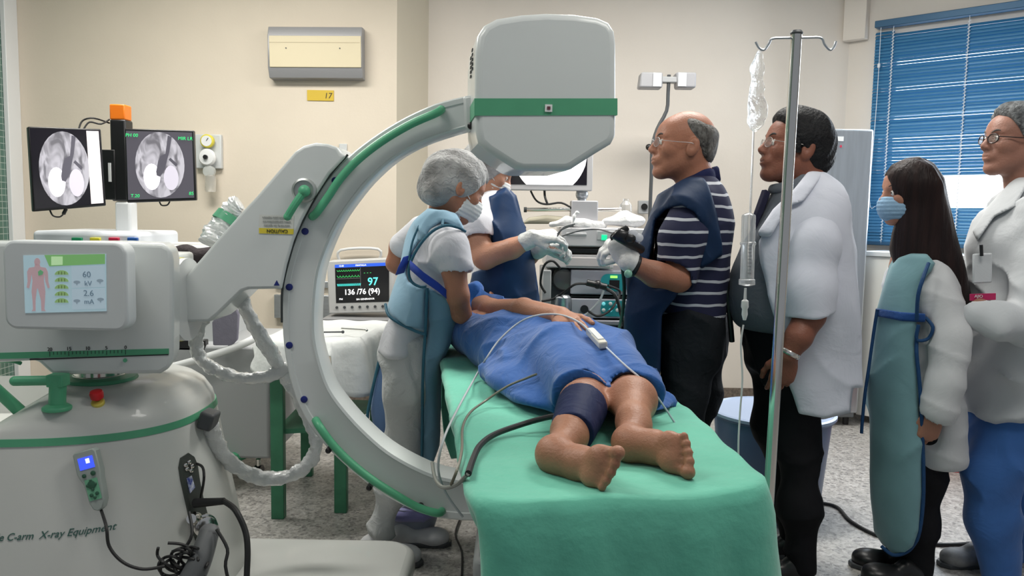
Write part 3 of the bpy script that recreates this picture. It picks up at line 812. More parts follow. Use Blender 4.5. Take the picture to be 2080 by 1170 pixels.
def grip(pts, mounts):
    g = MB().tube([W(x, y, YC - (.026 if 0 < i < len(pts) - 1 else .0)) for i, (x, y) in enumerate(pts)], .0125, n=12, smooth=6)
    go_ = g.put('green_grip', M_GRN, cao)
    for x, y in mounts: MB().lathe([(.009, 0), (.009, .03), (.005, .033)], W(x, y, YC + .002), (0, -1, 0)).put('grip_bolt', M_BLACK, cao)
grip([(634, 440), (643, 432), (665, 402), (692, 362), (730, 322), (780, 284), (835, 252), (885, 230), (897, 222)], [])
grip([(641, 853), (650, 868), (675, 902), (710, 938), (755, 974), (805, 1006), (850, 1031), (888, 1042), (898, 1038)], [(671, 910), (753, 985), (855, 1026)])

# ---- detector housing over the patient
th = math.radians(7); RH = Matrix.Rotation(th, 3, 'Z'); YH = 2.24
o0 = W(965, 216, YH)
def hl(px, py):       # front face, turned a little to the right
    d = ray(px, py); n = RH @ V(0, -1, 0); t = (o0 - CAM_LOC).dot(n) / d.dot(n); return CAM_LOC + d * t
up = [(965, 200), (966, 110), (970, 72), (984, 50), (1010, 36), (1060, 28), (1110, 25), (1165, 27), (1215, 34), (1238, 44), (1250, 62), (1253, 90), (1253, 235), (1252, 275), (1243, 292), (1210, 312), (1162, 343), (1150, 347), (1062, 347), (1045, 342), (990, 307), (972, 290), (966, 262)]
dpt = RH @ V(0, .34, 0)
hb = MB(); hb.prism([hl(x, y) for x, y in up], dpt); hd = hb.put('detector_housing', M_ENA, mc, bevel=.020, bseg=4)
hb = MB(); hb.prism([hl(x, y) - RH @ V(0, .0016, 0) for x, y in ((963.5, 200), (1254, 200), (1254, 234), (963.5, 235))], dpt + RH @ V(0, .003, 0)); hb.put('housing_band', M_GRN2, hd)
p = hl(1114, 220) - RH @ V(0, .0035, 0); MB().box(p, (.020, .003, .020), RH).put('logo_plate', M_WHITE, hd)
MB().box(p - RH @ V(0, .002, 0), (.009, .002, .009), RH).put('logo_mark', mat('logo_ink', (.12, .04, .05), .5), hd)
c0 = hl(965, 110)
for k, oy in enumerate((.10, .16)):
    vt = MB()
    for j in range(5): vt.box(c0 + RH @ V(-.0008, oy, .03 - j * .013 - k * .012), (.003, .030, .006), RH)
    vt.put('vent', M_SEAM, hd)
# neck between C end and housing
nk = MB(); nk.prism([W(x, y, YC - .01) for x, y in ((940, 195), (975, 190), (975, 268), (945, 262))], (0, .14, 0)); nk.put('arm_end', M_ENA, mc, bevel=.008)
MB().lathe([(.010, 0), (.010, .02), (.004, .024)], W(957, 257, YC - .012), (0, -1, 0)).put('hinge_bolt', M_BLACK, mc)
# source housing under the table
so = MB(); so.prism([W(x, y, YC - .06) for x, y in ((985, 975), (1150, 975), (1165, 1000), (1165, 1085), (1140, 1100), (1005, 1100), (985, 1060))], (0, .24, 0)); so.put('source_housing', M_ENA, mc, bevel=.02, bseg=3)
# ---- foot plate
fp = MB(); x1 = W(836, 1140, 2.6).x; x0 = -1.2; fp.prism([V((x0 + x1) / 2 + x, 2.50 + y, .035) for x, y in rrect(x1 - x0, .64, .12, 8)], (0, 0, .085)); fp.put('foot_plate', M_ENB, mc, bevel=.03, bseg=4)
for x in (-.5,):
    for y in (2.3, 2.7): MB().cyl((x - .0, y - .02, .03), (x, y + .02, .03), .03).put('caster', M_BLACK, mc)

# ---- connector recess on the cabinet's rounded end
rp = MB(); pts = []
for x, y in ((382, 920), (394, 928), (401, 945), (405, 975), (412, 1010), (425, 1060), (432, 1100), (400, 1104), (388, 1070), (377, 1020), (367, 975), (363, 950), (367, 930)): pts.append(cab_hit(x, y, .003))
rp.add(pts, [tuple(range(len(pts)))]); rpo = rp.put('connector_panel', mat('recess_grey', (.10, .11, .10), .4, .5), mc, autosm=False, solid=.004)
q = MB()
for x, y in ((377, 944), (384, 938), (390, 946), (380, 952), (388, 955)): q.lathe([(.006, 0), (.006, .006), (.003, .008)], cab_hit(x, y, .006), (.5, -.8, 0))
q.put('socket_ring', M_CHROME, rpo)
q = MB(); pts = [cab_hit(x, y, .007) for x, y in ((379, 972), (389, 966), (396, 990), (386, 1002))]; q.add(pts, [(0, 1, 2, 3)]); q.put('panel_sticker', mat('blue_white_sticker', (.75, .78, .85), .4, color2=(.04, .07, .35), nscale=60), rpo, autosm=False, solid=.002)
q = MB(); a = cab_hit(396, 1022, .02); q.cyl(a, W(455, 1018, a.y - .03), .014, .010); q.put('black_plug', M_RUB, mc)
MB().tube([W(455, 1018, a.y - .03), W(478, 1036, 2.22), W(498, 1078, 2.2), W(503, 1120, 2.18), W(501, 1180, 2.16), W(500, 1290, 2.14)], .0085, n=10, smooth=6).put('power_cable', M_RUB, mc)
q = MB(); a = cab_hit(416, 1066, .03); q.lathe([(.030, -.02), (.034, 0), (.034, .012), (.026, .014), (.026, .03), (.032, .032), (.032, .042), (.02, .046)], a, (.45, -.8, .1)); q.lathe([(.018, 0), (.02, .03), (.014, .05)], cab_hit(398, 1052, .02), (.1, -.9, .3)); q.put('metal_connector', M_CHROME, mc)
MB().tube([cab_hit(400, 942, .008), W(412, 950, 2.30), W(414, 975, 2.28), cab_hit(408, 1010, .01)], .004, n=7).put('patch_cord', M_RUB, mc)
hs = MB(); a = W(425, 1082, 2.12); b = W(388, 1180, 2.05); pass
hs.tube([a, (a + b) / 2 + V(.006, -.01, 0), b], [.026, .034], n=14, smooth=6); hs.ball(a, (.028, .028, .024)); hs.put('hand_switch', mat('grey_hand_switch', (.10, .105, .11), .55), mc)
random.seed(3)
for k in range(7):
    cx0 = 372 + random.uniform(-26, 22); cy0 = 1140 + random.uniform(-12, 14); rx = random.uniform(18, 44); ry = random.uniform(14, 40); ph_ = random.uniform(0, 6.28); tl = random.uniform(-.6, .6)
    pts = [W(cx0 + rx * math.cos(ph_ + 6.28 * i / 9) + tl * ry * math.sin(ph_ + 6.28 * i / 9), cy0 + ry * math.sin(ph_ + 6.28 * i / 9), 2.06 + .015 * math.sin(2.2 * i + k)) for i in range(9)]
    MB().tube(pts, .0042, n=7, smooth=5).put('cable_coil', M_RUB, mc)
MB().tube([W(440, 1075, 2.10), W(462, 1115, 2.08), W(458, 1150, 2.06), W(470, 1200, 2.05)], .0045, n=7).put('patch_cord', M_RUB, mc)
MB().tube([W(384, 1040, 2.14), W(390, 1085, 2.10), W(372, 1120, 2.08), W(360, 1150, 2.07)], .0045, n=7).put('patch_cord', M_RUB, mc)

# ---- hand pendant in front of the cabinet
pa = cab_hit(184, 915, .02); pb = cab_hit(213, 1030, .03); ax = (pb - pa); Lp = ax.length; ax.normalize(); nx = V(0, -1, 0); nx = (nx - ax * nx.dot(ax)).normalized(); sx_ = ax.cross(nx).normalized()
if sx_.x < 0: sx_ = -sx_
RP = Matrix((sx_, -nx, -ax)).transposed()
pe = MB(); w0 = .058
outl = [(-.5, 0), (-.5, .02), (-.52, .34), (-.46, .42), (-.36, .52), (-.33, .62), (-.30, .86), (-.2, .98), (0, 1.02), (.2, .98), (.36, .86), (.42, .62), (.44, .48), (.5, .36), (.5, .02), (.4, -.03), (-.4, -.03)]
pe.prism([pa + sx_ * (x * w0 * 1.1) + ax * (y * Lp) + nx * .008 for x, y in outl], nx * .026)
po = pe.put('hand_controller', mat('pendant_grey', (.33, .37, .35), .45), None, bevel=.006, bseg=3); tag(po, 'grey hand controller with a lit blue display hanging on the white cabinet front', 'remote control')
def pq(x0, x1, y0, y1, h): return [pa + sx_ * (x * w0) + ax * (y * Lp) + nx * h for x, y in ((x0, y0), (x1, y0), (x1, y1), (x0, y1))]
so_ = MB().prism(pq(-.34, .36, .08, .28, .0345), nx * .001).put('display', mat('blue_lcd', (.03, .06, .9), .4, emit=1.3), po)
MB().prism(pq(.02, .2, .11, .19, .036), nx * .0005).put('display_icon', mat('lcd_white', (.6, .65, 1), .4, emit=1.2), so_)
MB().prism(pq(-.27, .33, .46, .82, .0345), nx * .001).put('keypad', mat('pendant_green', (.16, .42, .26), .45), po)
for x, y, r in ((-.22, .385, .0055), (.22, .375, .0065), (.02, .56, .011), (.02, .49, .004), (-.18, .56, .004), (.2, .56, .004), (.02, .64, .004), (-.1, .73, .005), (.18, .72, .005), (.03, .78, .004)):
    MB().lathe([(r, 0), (r, .002), (r * .7, .003)], pa + sx_ * (x * w0) + ax * (y * Lp) + nx * .0355, nx).put('key', mat('pendant_key', (.03, .10, .06), .5), po)
MB().tube([pb + ax * .004 + nx * .02, W(216, 1070, 2.03), W(222, 1110, 2.02), W(250, 1142, 2.02), W(290, 1156, 2.03), W(335, 1150, 2.04)], .0042, n=8, smooth=6).put('cord', M_RUB, po)

# ---- plastic-wrapped cables
def wob(k, t): return .11 * math.sin(k * .53 + t * 2 + 2 * math.sin(k * .21)) + .08 * math.sin(k * 1.13 + t * 3 + 1) + .06 * math.sin(k * 2.3 - t * 2)
def wrapc(pts, r, nm='wrapped_cable'): return MB().tube(pts, r, n=16, smooth=10, wob=wob).put(nm, M_WRAP, mc)
wrapc([W(412, 648, 2.56), W(398, 690, 2.58), W(408, 728, 2.60), W(440, 752, 2.62), W(490, 768, 2.64), W(545, 764, 2.66), W(585, 745, 2.68)], .021)
wrapc([W(484, 592, 2.56), W(505, 640, 2.60), W(540, 700, 2.64), W(585, 770, 2.70), W(628, 850, 2.72), W(642, 905, 2.70), W(620, 948, 2.68), W(575, 970, 2.66), W(520, 968, 2.62), W(470, 940, 2.56), W(440, 900, 2.5), W(428, 862, 2.46)], .0235)
q = MB(); q.box(W(424, 852, 2.44), (.045, .07, .055), Matrix.Rotation(.3, 3, 'Y')); q.put('cable_socket', M_DGREY, mc, bevel=.008)
wc_ = wrapc([W(428, 495, 2.62), W(440, 470, 2.64), W(462, 440, 2.66), W(478, 418, 2.66), W(486, 412, 2.66)], [.040, .026])
MB().cyl(W(455, 452, 2.655), W(466, 436, 2.665), .043, .040).put('green_clip', M_GRN2, mc)
# ================================================================== CART WITH THE TWO X-RAY SCREENS
class Panel:
    """flat panel from four pixel corners (TL, TR, BR, BL), each with its own distance"""
    def __init__(s, c):
        s.c = [W(*q) for q in c]; s.n = (s.c[1] - s.c[0]).cross(s.c[3] - s.c[0]).normalized()
        if s.n.dot(CAM_LOC - s.c[0]) < 0: s.n = -s.n
        s.px = [q[:2] for q in c]
        s.x = (s.c[1] - s.c[0]).normalized(); s.y = (s.c[0] - s.c[3]).normalized(); s.w = (s.c[1] - s.c[0]).length; s.h = (s.c[0] - s.c[3]).length
    def at(s, u, v, h=0.0):      # u right 0..1, v down 0..1
        a = s.c[0].lerp(s.c[1], u); b = s.c[3].lerp(s.c[2], u); return a.lerp(b, v) + s.n * h
    def quad(s, mb, u0, v0, u1, v1, h, d=.0008): return mb.prism([s.at(u0, v0, h), s.at(u1, v0, h), s.at(u1, v1, h), s.at(u0, v1, h)], s.n * d)
    def poly(s, mb, pts, h, d=.0006): return mb.prism([s.at(u, v, h) for u, v in pts], s.n * d)
def ellp(cu, cv, ru, rv, n=32): return [(cu + ru * math.cos(2 * PI * i / n), cv + rv * math.sin(2 * PI * i / n)) for i in range(n)]
def xray_mat():
    m = bpy.data.materials.new('xray_image'); m.use_nodes = True; N = m.node_tree.nodes; L = m.node_tree.links; b = N['Principled BSDF']
    tc = N.new('ShaderNodeTexCoord'); nz = N.new('ShaderNodeTexNoise'); nz.inputs['Scale'].default_value = 11; nz.inputs['Detail'].default_value = 2.5; nz.inputs['Distortion'].default_value = .8
    L.new(tc.outputs['Generated'], nz.inputs['Vector'])
    mp = N.new('ShaderNodeMapping'); mp.inputs['Scale'].default_value = (.3, .3, .3); L.new(tc.outputs['Generated'], mp.inputs['Vector']); L.new(mp.outputs[0], nz.inputs['Vector'])
    r = N.new('ShaderNodeValToRGB'); L.new(nz.outputs['Fac'], r.inputs[0]); e = r.color_ramp.elements
    e[0].position = .36; e[0].color = (.20, .19, .22, 1); e[1].position = .56; e[1].color = (.80, .77, .84, 1)
    L.new(r.outputs[0], b.inputs['Emission Color']); b.inputs['Emission Strength'].default_value = .62; b.inputs['Base Color'].default_value = (.05, .05, .05, 1)
    return m
M_XR = xray_mat()
def em(name, c_, s_=.75): return mat('screen_' + name, c_, .4, emit=s_)
def monitor(nm, label, corners, thick, frame, border, scr, cat='monitor', group=None):
    P = Panel(corners); e = empty(nm, (P.c[3] + P.c[2]) / 2, label, cat, group)
    MB().prism(P.c, -P.n * thick).put('casing', frame, e, bevel=.005)
    q = MB(); P.quad(q, border[0], border[1], 1 - border[2], 1 - border[3], .0005); return P, e, q.put('screen', scr, e)
M_SCR = mat('dark_glass_screen', (.012, .010, .016), .15, emit=.0)
def scan(P, scr, cu, cv, ru, rv):
    q = MB(); P.poly(q, ellp(cu, cv, ru, rv), .0015); q.put('scan_image', M_XR, scr)
    f = lambda u, v: (cu + (u - .5) * 2 * ru, cv + (v - .5) * 2 * rv)
    q = MB(); P.poly(q, [f(*p) for p in ellp(.33, .68, .17, .20, 20)], .0022); q.put('bright_patch', em('scan_white', (.80, .77, .84), .80), scr)
    q = MB(); P.poly(q, [f(*p) for p in ellp(.72, .70, .15, .19, 20)], .0022); q.put('bright_patch', em('scan_pale', (.50, .47, .54), .75), scr)
    q = MB(); P.poly(q, [f(*p) for p in ((.68, .05), (.76, .07), (.70, .30), (.64, .45), (.60, .56), (.50, .68), (.43, .66), (.42, .60), (.47, .44), (.52, .36), (.62, .33), (.65, .2))], .0030); q.put('scope_shadow', em('scan_dark', (.10, .095, .12), .35), scr)
    q = MB(); P.poly(q, [f(*p) for p in ((.68, .42), (.72, .39), (.86, .49), (.83, .53))], .0030); q.put('clip_shadow', em('scan_dark', (.10, .095, .12), .35), scr)
M_GTX = em('green_text', (.03, .55, .16), .9)
P, e, scr = monitor('x_ray_monitor', 'flat x-ray monitor left of the black post with a white strip beside the scan',
                    [(57, 257, 3.52), (205, 262, 3.72), (216, 418, 3.72), (68, 430, 3.52)], .035, M_BLACK, (.02, .02, .02, .03), M_SCR, group=None)
scan(P, scr, .45, .50, .345, .455)
q = MB(); P.quad(q, .785, .03, .96, .96, .0022); q.put('white_strip', em('strip_white', (.72, .66, .66), .75), scr)
MB().cyl(P.at(.45, 1.0, -.02), P.at(.42, 1.06, -.03), .008).put('plug', M_BLACK, e)
MB().tube([P.at(.42, 1.05, -.02), P.at(.36, 1.09, -.02), P.at(.27, 1.07, -.02), P.at(.24, 1.0, -.03)], .0035).put('cable', M_RUB, e)
P2, e2, scr = monitor('x_ray_monitor', 'flat x-ray monitor right of the black post with green corner text',
                      [(253, 261, 3.80), (394, 265, 3.86), (399, 407, 3.86), (258, 412, 3.80)], .035, M_BLACK, (.02, .03, .03, .04), mat('grey_lit_screen', (.075, .07, .085), .2, emit=.55))
scan(P2, scr, .49, .49, .355, .455)
for s_, u, v in (('PH 00', .10, .09), ('MIR LR', .87, .12), ('85', .93, .90), ('T.20', .12, .91)):
    text_obj('screen_text', s_, M_GTX, P2.at(u, v, .004), P2.x, P2.y, .022, scr, shear=.1)
MB().tube([P2.at(.45, 1, -.02), P2.at(.48, 1.05, -.02), P2.at(.56, 1.05, -.02), P2.at(.6, 1, -.02)], .0035).put('cable', M_RUB, e2)
mk = empty('monitor_cart', (W(250, 700, 3.95).x, 3.95, 0), 'wheeled white equipment cart with a black monitor post, orange beacon and coloured buttons', 'equipment cart')
YM = 3.92
a = W(222, 242, YM); b = W(259, 409, YM)
MB().span((a.x, YM, b.z), (b.x, YM + .08, a.z)).put('post_sleeve', M_BLACK, mk, bevel=.008)
a = W(221, 211, YM); b = W(253, 243, YM); MB().span((a.x, YM + .002, b.z), (b.x, YM + .076, a.z)).put('beacon', mat('orange_beacon', (.72, .17, .012), .3, emit=.12), mk, bevel=.006)
a = W(232, 409, YM); b = W(266, 480, YM); MB().span((a.x, YM, b.z - .05), (b.x, YM + .08, a.z)).put('post', M_WHITE, mk, bevel=.012, bseg=3)
ar = MB(); ar.box((W(218, 355, YM).x, YM + .02, W(218, 355, YM).z), (.08, .05, .24)); ar.box((W(262, 340, YM).x, YM + .05, W(262, 340, YM).z), (.12, .04, .12)); ar.put('monitor_arm', M_BLACK, mk, bevel=.004)
MB().box(W(223, 350, YM - .01), (.012, .006, .09)).put('arm_label', M_WHITE, mk)
MB().tube([W(160, 262, 3.8), W(168, 245, 3.82), W(190, 240, 3.84), W(222, 250, 3.95)], .004).put('cable', M_RUB, mk)
MB().tube([W(170, 262, 3.8), W(182, 248, 3.82), W(205, 252, 3.84), W(222, 243, 3.95)], .004).put('cable', M_RUB, mk)
a = W(64, 468, 3.70); b = W(282, 494, 3.70)
MB().span((a.x, 3.70, b.z - .06), (b.x, 4.15, a.z)).put('console', mat('console_white', (.68, .71, .75), .4), mk, bevel=.02, bseg=3)
for px, nm, c_ in ((157, 'green', (.02, .30, .13)), (194, 'yellow', (.68, .62, .05)), (232, 'red', (.50, .02, .06)), (270, 'blue', (.02, .10, .36))):
    MB().box(W(px, 487, 3.695), (.047, .016, .020)).put('button', mat('button_' + nm, c_, .4), mk, bevel=.003)
a = W(90, 495, 3.72); b = W(436, 700, 3.72); MB().span((a.x, 3.76, b.z), (b.x, 4.2, a.z)).put('upper_housing', M_LGREY, mk, bevel=.01)
a = W(240, 700, 3.62); b = W(546, 936, 3.62); MB().span((a.x, 3.64, b.z), (b.x, 4.22, a.z)).put('lower_housing', M_GREY, mk, bevel=.015)
MB().tube([W(350, 745, 3.55), W(430, 722, 3.55), W(512, 690, 3.58), W(520, 668, 3.66)], .017, n=12).put('push_rail', M_WHITE, mk)
MB().box(W(392, 700, 3.66), (.13, .04, .05)).put('drawer_unit', M_BLACK, mk, bevel=.004)
q = MB(); a = W(425, 935, 3.62); b = W(540, 915, 3.75); q.tube([W(380, 952, 3.5), W(440, 945, 3.55), W(510, 914, 3.75), W(545, 912, 3.8)], [.032, .026], n=10); q.put('green_foot', M_GRN, mk)
for px, py, Y in ((525, 950, 3.72), (420, 960, 3.55)):
    c = W(px, py, Y); MB().cyl((c.x - .015, Y, .045), (c.x + .015, Y, .045), .045).put('caster', M_BLACK, mk); MB().cyl((c.x, Y, .05), (c.x, Y, max(.12, c.z + .02)), .012).put('caster_stem', M_CHROME, mk)
q = MB().tube([W(358, 516, 3.62), W(380, 512, 3.60), W(400, 520, 3.60), W(432, 516, 3.62)], .035, n=12).put('cable_bag', mat('dark_fabric_roll', (.025, .018, .02), .8, bump=.6, bscale=60), None)
tag(q, 'dark bundled cable roll lying on the cart behind the white column box', 'cable roll')
q = MB(); q.prism([W(x, y, 3.55) for x, y in ((470, 600), (485, 640), (482, 690), (470, 702), (432, 702), (430, 655), (450, 625))], (0, .02, 0)).put('dust_cover', mat('grey_lilac_cloth', (.20, .19, .24), .8, bump=.5, bscale=30), None, bevel=.006)
tag(COL.objects['dust_cover'], 'grey lilac cloth cover hanging behind the machine arm', 'cloth')

# ================================================================== PATIENT VITALS MONITOR ON ITS SHELF
P, e, scr = monitor('vital_signs_monitor', 'grey vital signs monitor showing 97 in cyan on the shelf behind the nurse', [(664, 531, 4.5), (797, 525, 4.5), (797, 634, 4.5), (668, 637, 4.5)], .16, mat('monitor_shell', (.50, .50, .49), .45), (.12, .07, .05, .20), mat('vitals_black', (.006, .006, .008), .2))
q = MB(); P.quad(q, .12, .07, .95, .13, .002); q.put('top_bar', em('bar_blue', (.02, .08, .5), .8), scr)
def tr(pts, m_, r=.0014): MB().tube([P.at(u, v, .003) for u, v in pts], r, n=5, smooth=0).put('trace', m_, scr)
EG = em('trace_green', (.04, .42, .10), .9); EC = em('cyan', (.10, .80, .75), 1.1); EW = em('white_text', (.85, .85, .85), 1.1)
tr([(.15 + .35 * i / 30, .19 + (.012 if i % 3 else -.014)) for i in range(31)], EG); tr([(.15 + .35 * i / 30, .30 + (.012 if i % 4 else -.02)) for i in range(31)], EG)
tr([(.15 + .36 * i / 46, .46 + (.022 if i % 2 else -.022)) for i in range(47)], EC)
tr([(.14, .34), (.50, .34)], em('trace_grey', (.2, .2, .2), .5), .0007); tr([(.51, .14), (.51, .52)], em('trace_grey', (.2, .2, .2), .5), .0007)
for s_, u, v, sz, m_ in (('97', .70, .42, .062, EC), ('136 /76 (94)', .53, .60, .043, EW), ('- - -', .62, .24, .03, EG), ('SIN GENERADOR', .58, .74, .014, EW), ('12:40', .22, .10, .013, EW), ('PANTALLA', .52, .10, .013, EW), ('PNI', .2, .73, .014, EW)):
    text_obj('screen_text', s_, m_, P.at(u, v, .004), P.x, P.y, sz, scr, sx=.95, bold=.0006 if sz > .03 else 0)
for i in range(7): MB().cyl(P.at(.13 + .12 * i, .885, 0), P.at(.13 + .12 * i, .885, .006), .0075).put('key', M_DGREY, e)
a = W(660, 639, 4.5); b = W(800, 660, 4.5)
sf = MB(); sf.span((a.x, 4.42, b.z), (b.x, YA, a.z - .012)); tag(sf.put('wall_shelf', mat('shelf_grey', (.24, .24, .245), .5), None, bevel=.004), 'dark grey wall shelf carrying the vital signs monitor', 'shelf')
rl_ = MB(); rl_.tube([W(690, 532, YA - .02), W(692, 508, YA - .05), W(768, 506, YA - .05), W(770, 530, YA - .02)], .009); tag(rl_.put('tubular_bracket', M_WHITE, None), 'white tubular bracket on the wall above the vital signs monitor', 'bracket')
rl_ = MB(); rl_.span((W(560, 575, YA).x, YA - .03, W(600, 583, YA).z), (W(735, 575, YA).x, YA, W(600, 570, YA).z)); rl_.span((W(560, 575, YA).x, YA - .04, W(600, 645, YA).z), (W(735, 575, YA).x, YA, W(600, 598, YA).z)); tag(rl_.put('equipment_rail', M_STEEL, None, bevel=.003), 'steel equipment rail on the wall left of the vital signs monitor', 'rail')

# ================================================================== DRAPES
def drape(name, corners, ztop, dropf, m, flare=.05, wave=.02, nper=240, lev=22, rc=.05, seed=1, topf=None, parent=None, rnd=.02, wf_=9.0, flf=None):
    """cloth over a convex four-cornered top; corners anticlockwise (x, y)"""
    C = [Vector(c).to_2d() for c in corners]; per = []
    for i in range(4):
        p0, p1, p2 = C[i - 1], C[i], C[(i + 1) % 4]
        a = p1 + (p0 - p1).normalized() * rc; b = p1 + (p2 - p1).normalized() * rc
        for k in range(7): t = k / 6; per.append(a * (1 - t) ** 2 + p1 * 2 * t * (1 - t) + b * t * t)
        c = p2 + (p1 - p2).normalized() * rc
        n = max(2, int(nper / 4))
        for k in range(1, n): per.append(b.lerp(c, k / n))
    P = np.array([(p.x, p.y) for p in per]); n = len(P)
    T = np.roll(P, -1, 0) - np.roll(P, 1, 0); T /= np.linalg.norm(T, axis=1)[:, None]; Nn = np.stack([T[:, 1], -T[:, 0]], -1)
    cen = P.mean(0)
    if ((P - cen) * Nn).sum() < 0: Nn = -Nn
    for _ in range(6): Nn = (Nn + np.roll(Nn, 1, 0) + np.roll(Nn, -1, 0)) / 3
    dd = np.r_[0, np.cumsum(np.linalg.norm(np.diff(np.vstack([P, P[:1]]), axis=0), axis=1))]; s = dd[:-1]; Lp = dd[-1]
    rs = np.random.RandomState(seed); ph = rs.rand(8) * 6.28
    K = max(3, round(Lp * wf_ / 6.28))
    wv = lambda t: np.sin(2 * PI * K * s / Lp + ph[0] + 1.3 * np.sin(2 * PI * 3 * s / Lp + ph[1])) * .6 + np.sin(2 * PI * (K * 2 + 1) * s / Lp + ph[2] + 2 * np.sin(2 * PI * 2 * s / Lp + ph[3]) + t) * .4
    fl_ = np.array([flf(P[i, 0], P[i, 1]) for i in range(n)]) if flf else 1.0
    rings = []
    M_ = 30
    for k in range(1, M_ + 1):
        f = k / M_
        q = cen + (P - cen) * f; z = np.full(n, ztop)
        if topf is not None: z = z + np.array([topf(x, y) for x, y in q])
        rings.append(np.c_[q, z])
    base = rings[-1][:, 2].copy(); drop = np.array([dropf(P[i, 0], P[i, 1], s[i] / Lp) for i in range(n)])
    for k in range(1, lev + 1):
        t = k / lev
        off = rnd * min(1, math.sin(min(1, t * 6) * PI / 2)) + (flare * t ** 1.2 + wave * (min(1, t * 1.6)) * (wv(t) + .3)) * fl_
        z = base - drop * t - 0 * t
        z = np.where(t * 6 < 1, base - drop * t * .9, z)
        q = P + Nn * (off[:, None] if isinstance(off, np.ndarray) else off)
        rings.append(np.c_[q, z])
    vs = [(cen[0], cen[1], ztop + (topf(*cen) if topf else 0))]; fs = []
    for r in rings: vs += [tuple(v) for v in r]
    for i in range(n): fs.append((0, 1 + i, 1 + (i + 1) % n))
    for k in range(len(rings) - 1):
        for i in range(n):
            j = (i + 1) % n; fs.append((1 + k * n + i, 1 + (k + 1) * n + i, 1 + (k + 1) * n + j, 1 + k * n + j))
    return put(name, vs, fs, m, parent, smooth=True, solid=.003, autosm=False)

# ------------------------------------------------------------------ operating table
ZB = .75
cFL = G(968, 1040, ZB); cFR = G(1572, 1000, ZB); cBR = V(.44, 3.45, 0); cBL = V(-.32, 3.50, 0)
bed = empty('operating_table', ((cFL.x + cFR.x) / 2, 2.5, 0), 'operating table beneath the green sheet', 'operating table')
tb = MB(); cs = [V(c.x, c.y, ZB - .075) for c in (cFL, cFR, cBR, cBL)]; cen = sum(cs, V(0, 0, 0)) / 4
tb.prism([cen + (c - cen) * .97 for c in cs], (0, 0, .068)); tb.put('mattress', M_DGREY, bed, bevel=.02)
MB().span((.02, 2.85, .10), (.30, 3.2, ZB - .08)).put('pedestal', M_STEEL, bed, bevel=.01)
MB().span((-.12, 2.70, 0.0), (.36, 3.4, .10)).put('base', M_LGREY, bed, bevel=.02)
M_SHEET = mat('green_surgical_sheet', (.125, .50, .36), .8, noise=.10, nscale=5, bump=.35, bscale=26, sheen=.25)
def lx_(y): return cFL.x + (cBL.x - cFL.x) * (y - cFL.y) / (cBL.y - cFL.y)      # left table edge
def sheet_left(x, y): return max(0.0, min(1.0, 1 - (x - lx_(max(y, cFL.y)) - .005) / .055))
def sheet_drop(x, y, s):
    l = sheet_left(x, y); return .60 * (1 - l) + (.115 + .02 * math.sin(y * 11)) * l + .012 * math.sin(s * 60)
def sheet_flare(x, y): return 1 - 1.5 * sheet_left(x, y)
def bedtop(x, y):
    return .004 * math.sin(9 * x + 5 * y) + .003 * math.sin(23 * x - 11 * y + 1) + .0025 * math.sin(4 * x + 31 * y)  + .006 + .004 * (1 - abs(math.sin(7 * x + 3.2 * y + .8 * math.sin(5 * y))) ** .5) * math.sin(3 * x + 2 * y + 1) + .003 * (1 - abs(math.sin(4 * x - 9 * y + math.sin(6 * x))) ** .5)
sh = drape('surgical_sheet', [(cFL.x, cFL.y), (cFR.x, cFR.y), (cBR.x, cBR.y), (cBL.x, cBL.y)], ZB, sheet_drop, M_SHEET, flf=sheet_flare, nper=420, flare=.085, wave=.020, topf=bedtop, seed=5, rc=.07, rnd=.018, wf_=24)
tag(sh, 'creased green surgical sheet draped over the operating table', 'sheet')

# ------------------------------------------------------------------ small green instrument table
it = empty('instrument_table', (W(630, 700, 3.5).x, 3.55, 0), 'small green legged instrument table behind the C-arm', 'table')
M_GT = mat('green_table_paint', (.045, .20, .11), .5, noise=.2, nscale=12)
xl, xr = W(565, 900, 3.3).x, W(693, 900, 3.38).x; zt_ = .74
for x, y in ((xl, 3.30), (xr, 3.38), (xl - .02, 3.85), (xr + .07, 3.85)): MB().span((x - .027, y - .02, 0), (x + .027, y + .02, zt_)).put('leg', M_GT, it, bevel=.003)
MB().prism([(xl - .01, 3.3, .36), (xr + .01, 3.38, .36), (xr + .08, 3.86, .36), (xl - .03, 3.86, .36)], (0, 0, .02)).put('lower_shelf', M_GT, it)
MB().prism([(xl - .03, 3.28, zt_), (xr + .05, 3.34, zt_), (xr + .12, 3.88, zt_), (xl - .05, 3.88, zt_)], (0, 0, .02)).put('tabletop', M_GT, it)
M_CLO = mat('white_cloth', (.60, .62, .61), .85, bump=.5, bscale=22, sheen=.2)
tc_ = drape('table_cloth', [(xl - .05, 3.26), (xr + .07, 3.32), (xr + .14, 3.90), (xl - .06, 3.90)], zt_ + .025, lambda x, y, s: .10 + (.13 if x > xr - .02 and y < 3.7 else 0) + .03 * math.sin(s * 31) + .02 * math.sin(s * 77), M_CLO, flare=.04, wave=.016, nper=120, lev=12, topf=lambda x, y: .004 * math.sin(40 * x) * math.sin(30 * y), seed=8, rc=.03, wf_=26)
tag(tc_, 'white cloth with a ragged hem over the small green instrument table', 'tablecloth')
c = W(662, 685, 3.55); tr_ = MB(); tr_.prism([c + V(x, y, 0) for x, y in rrect(.24, .16, .03)], (0, 0, .014)); tag(tr_.put('instrument_tray', mat('tray_paper', (.68, .70, .70), .5), None, bevel=.004), 'pale shallow tray lying on the white cloth', 'tray')
c = W(690, 700, 3.36); z0_ = .775
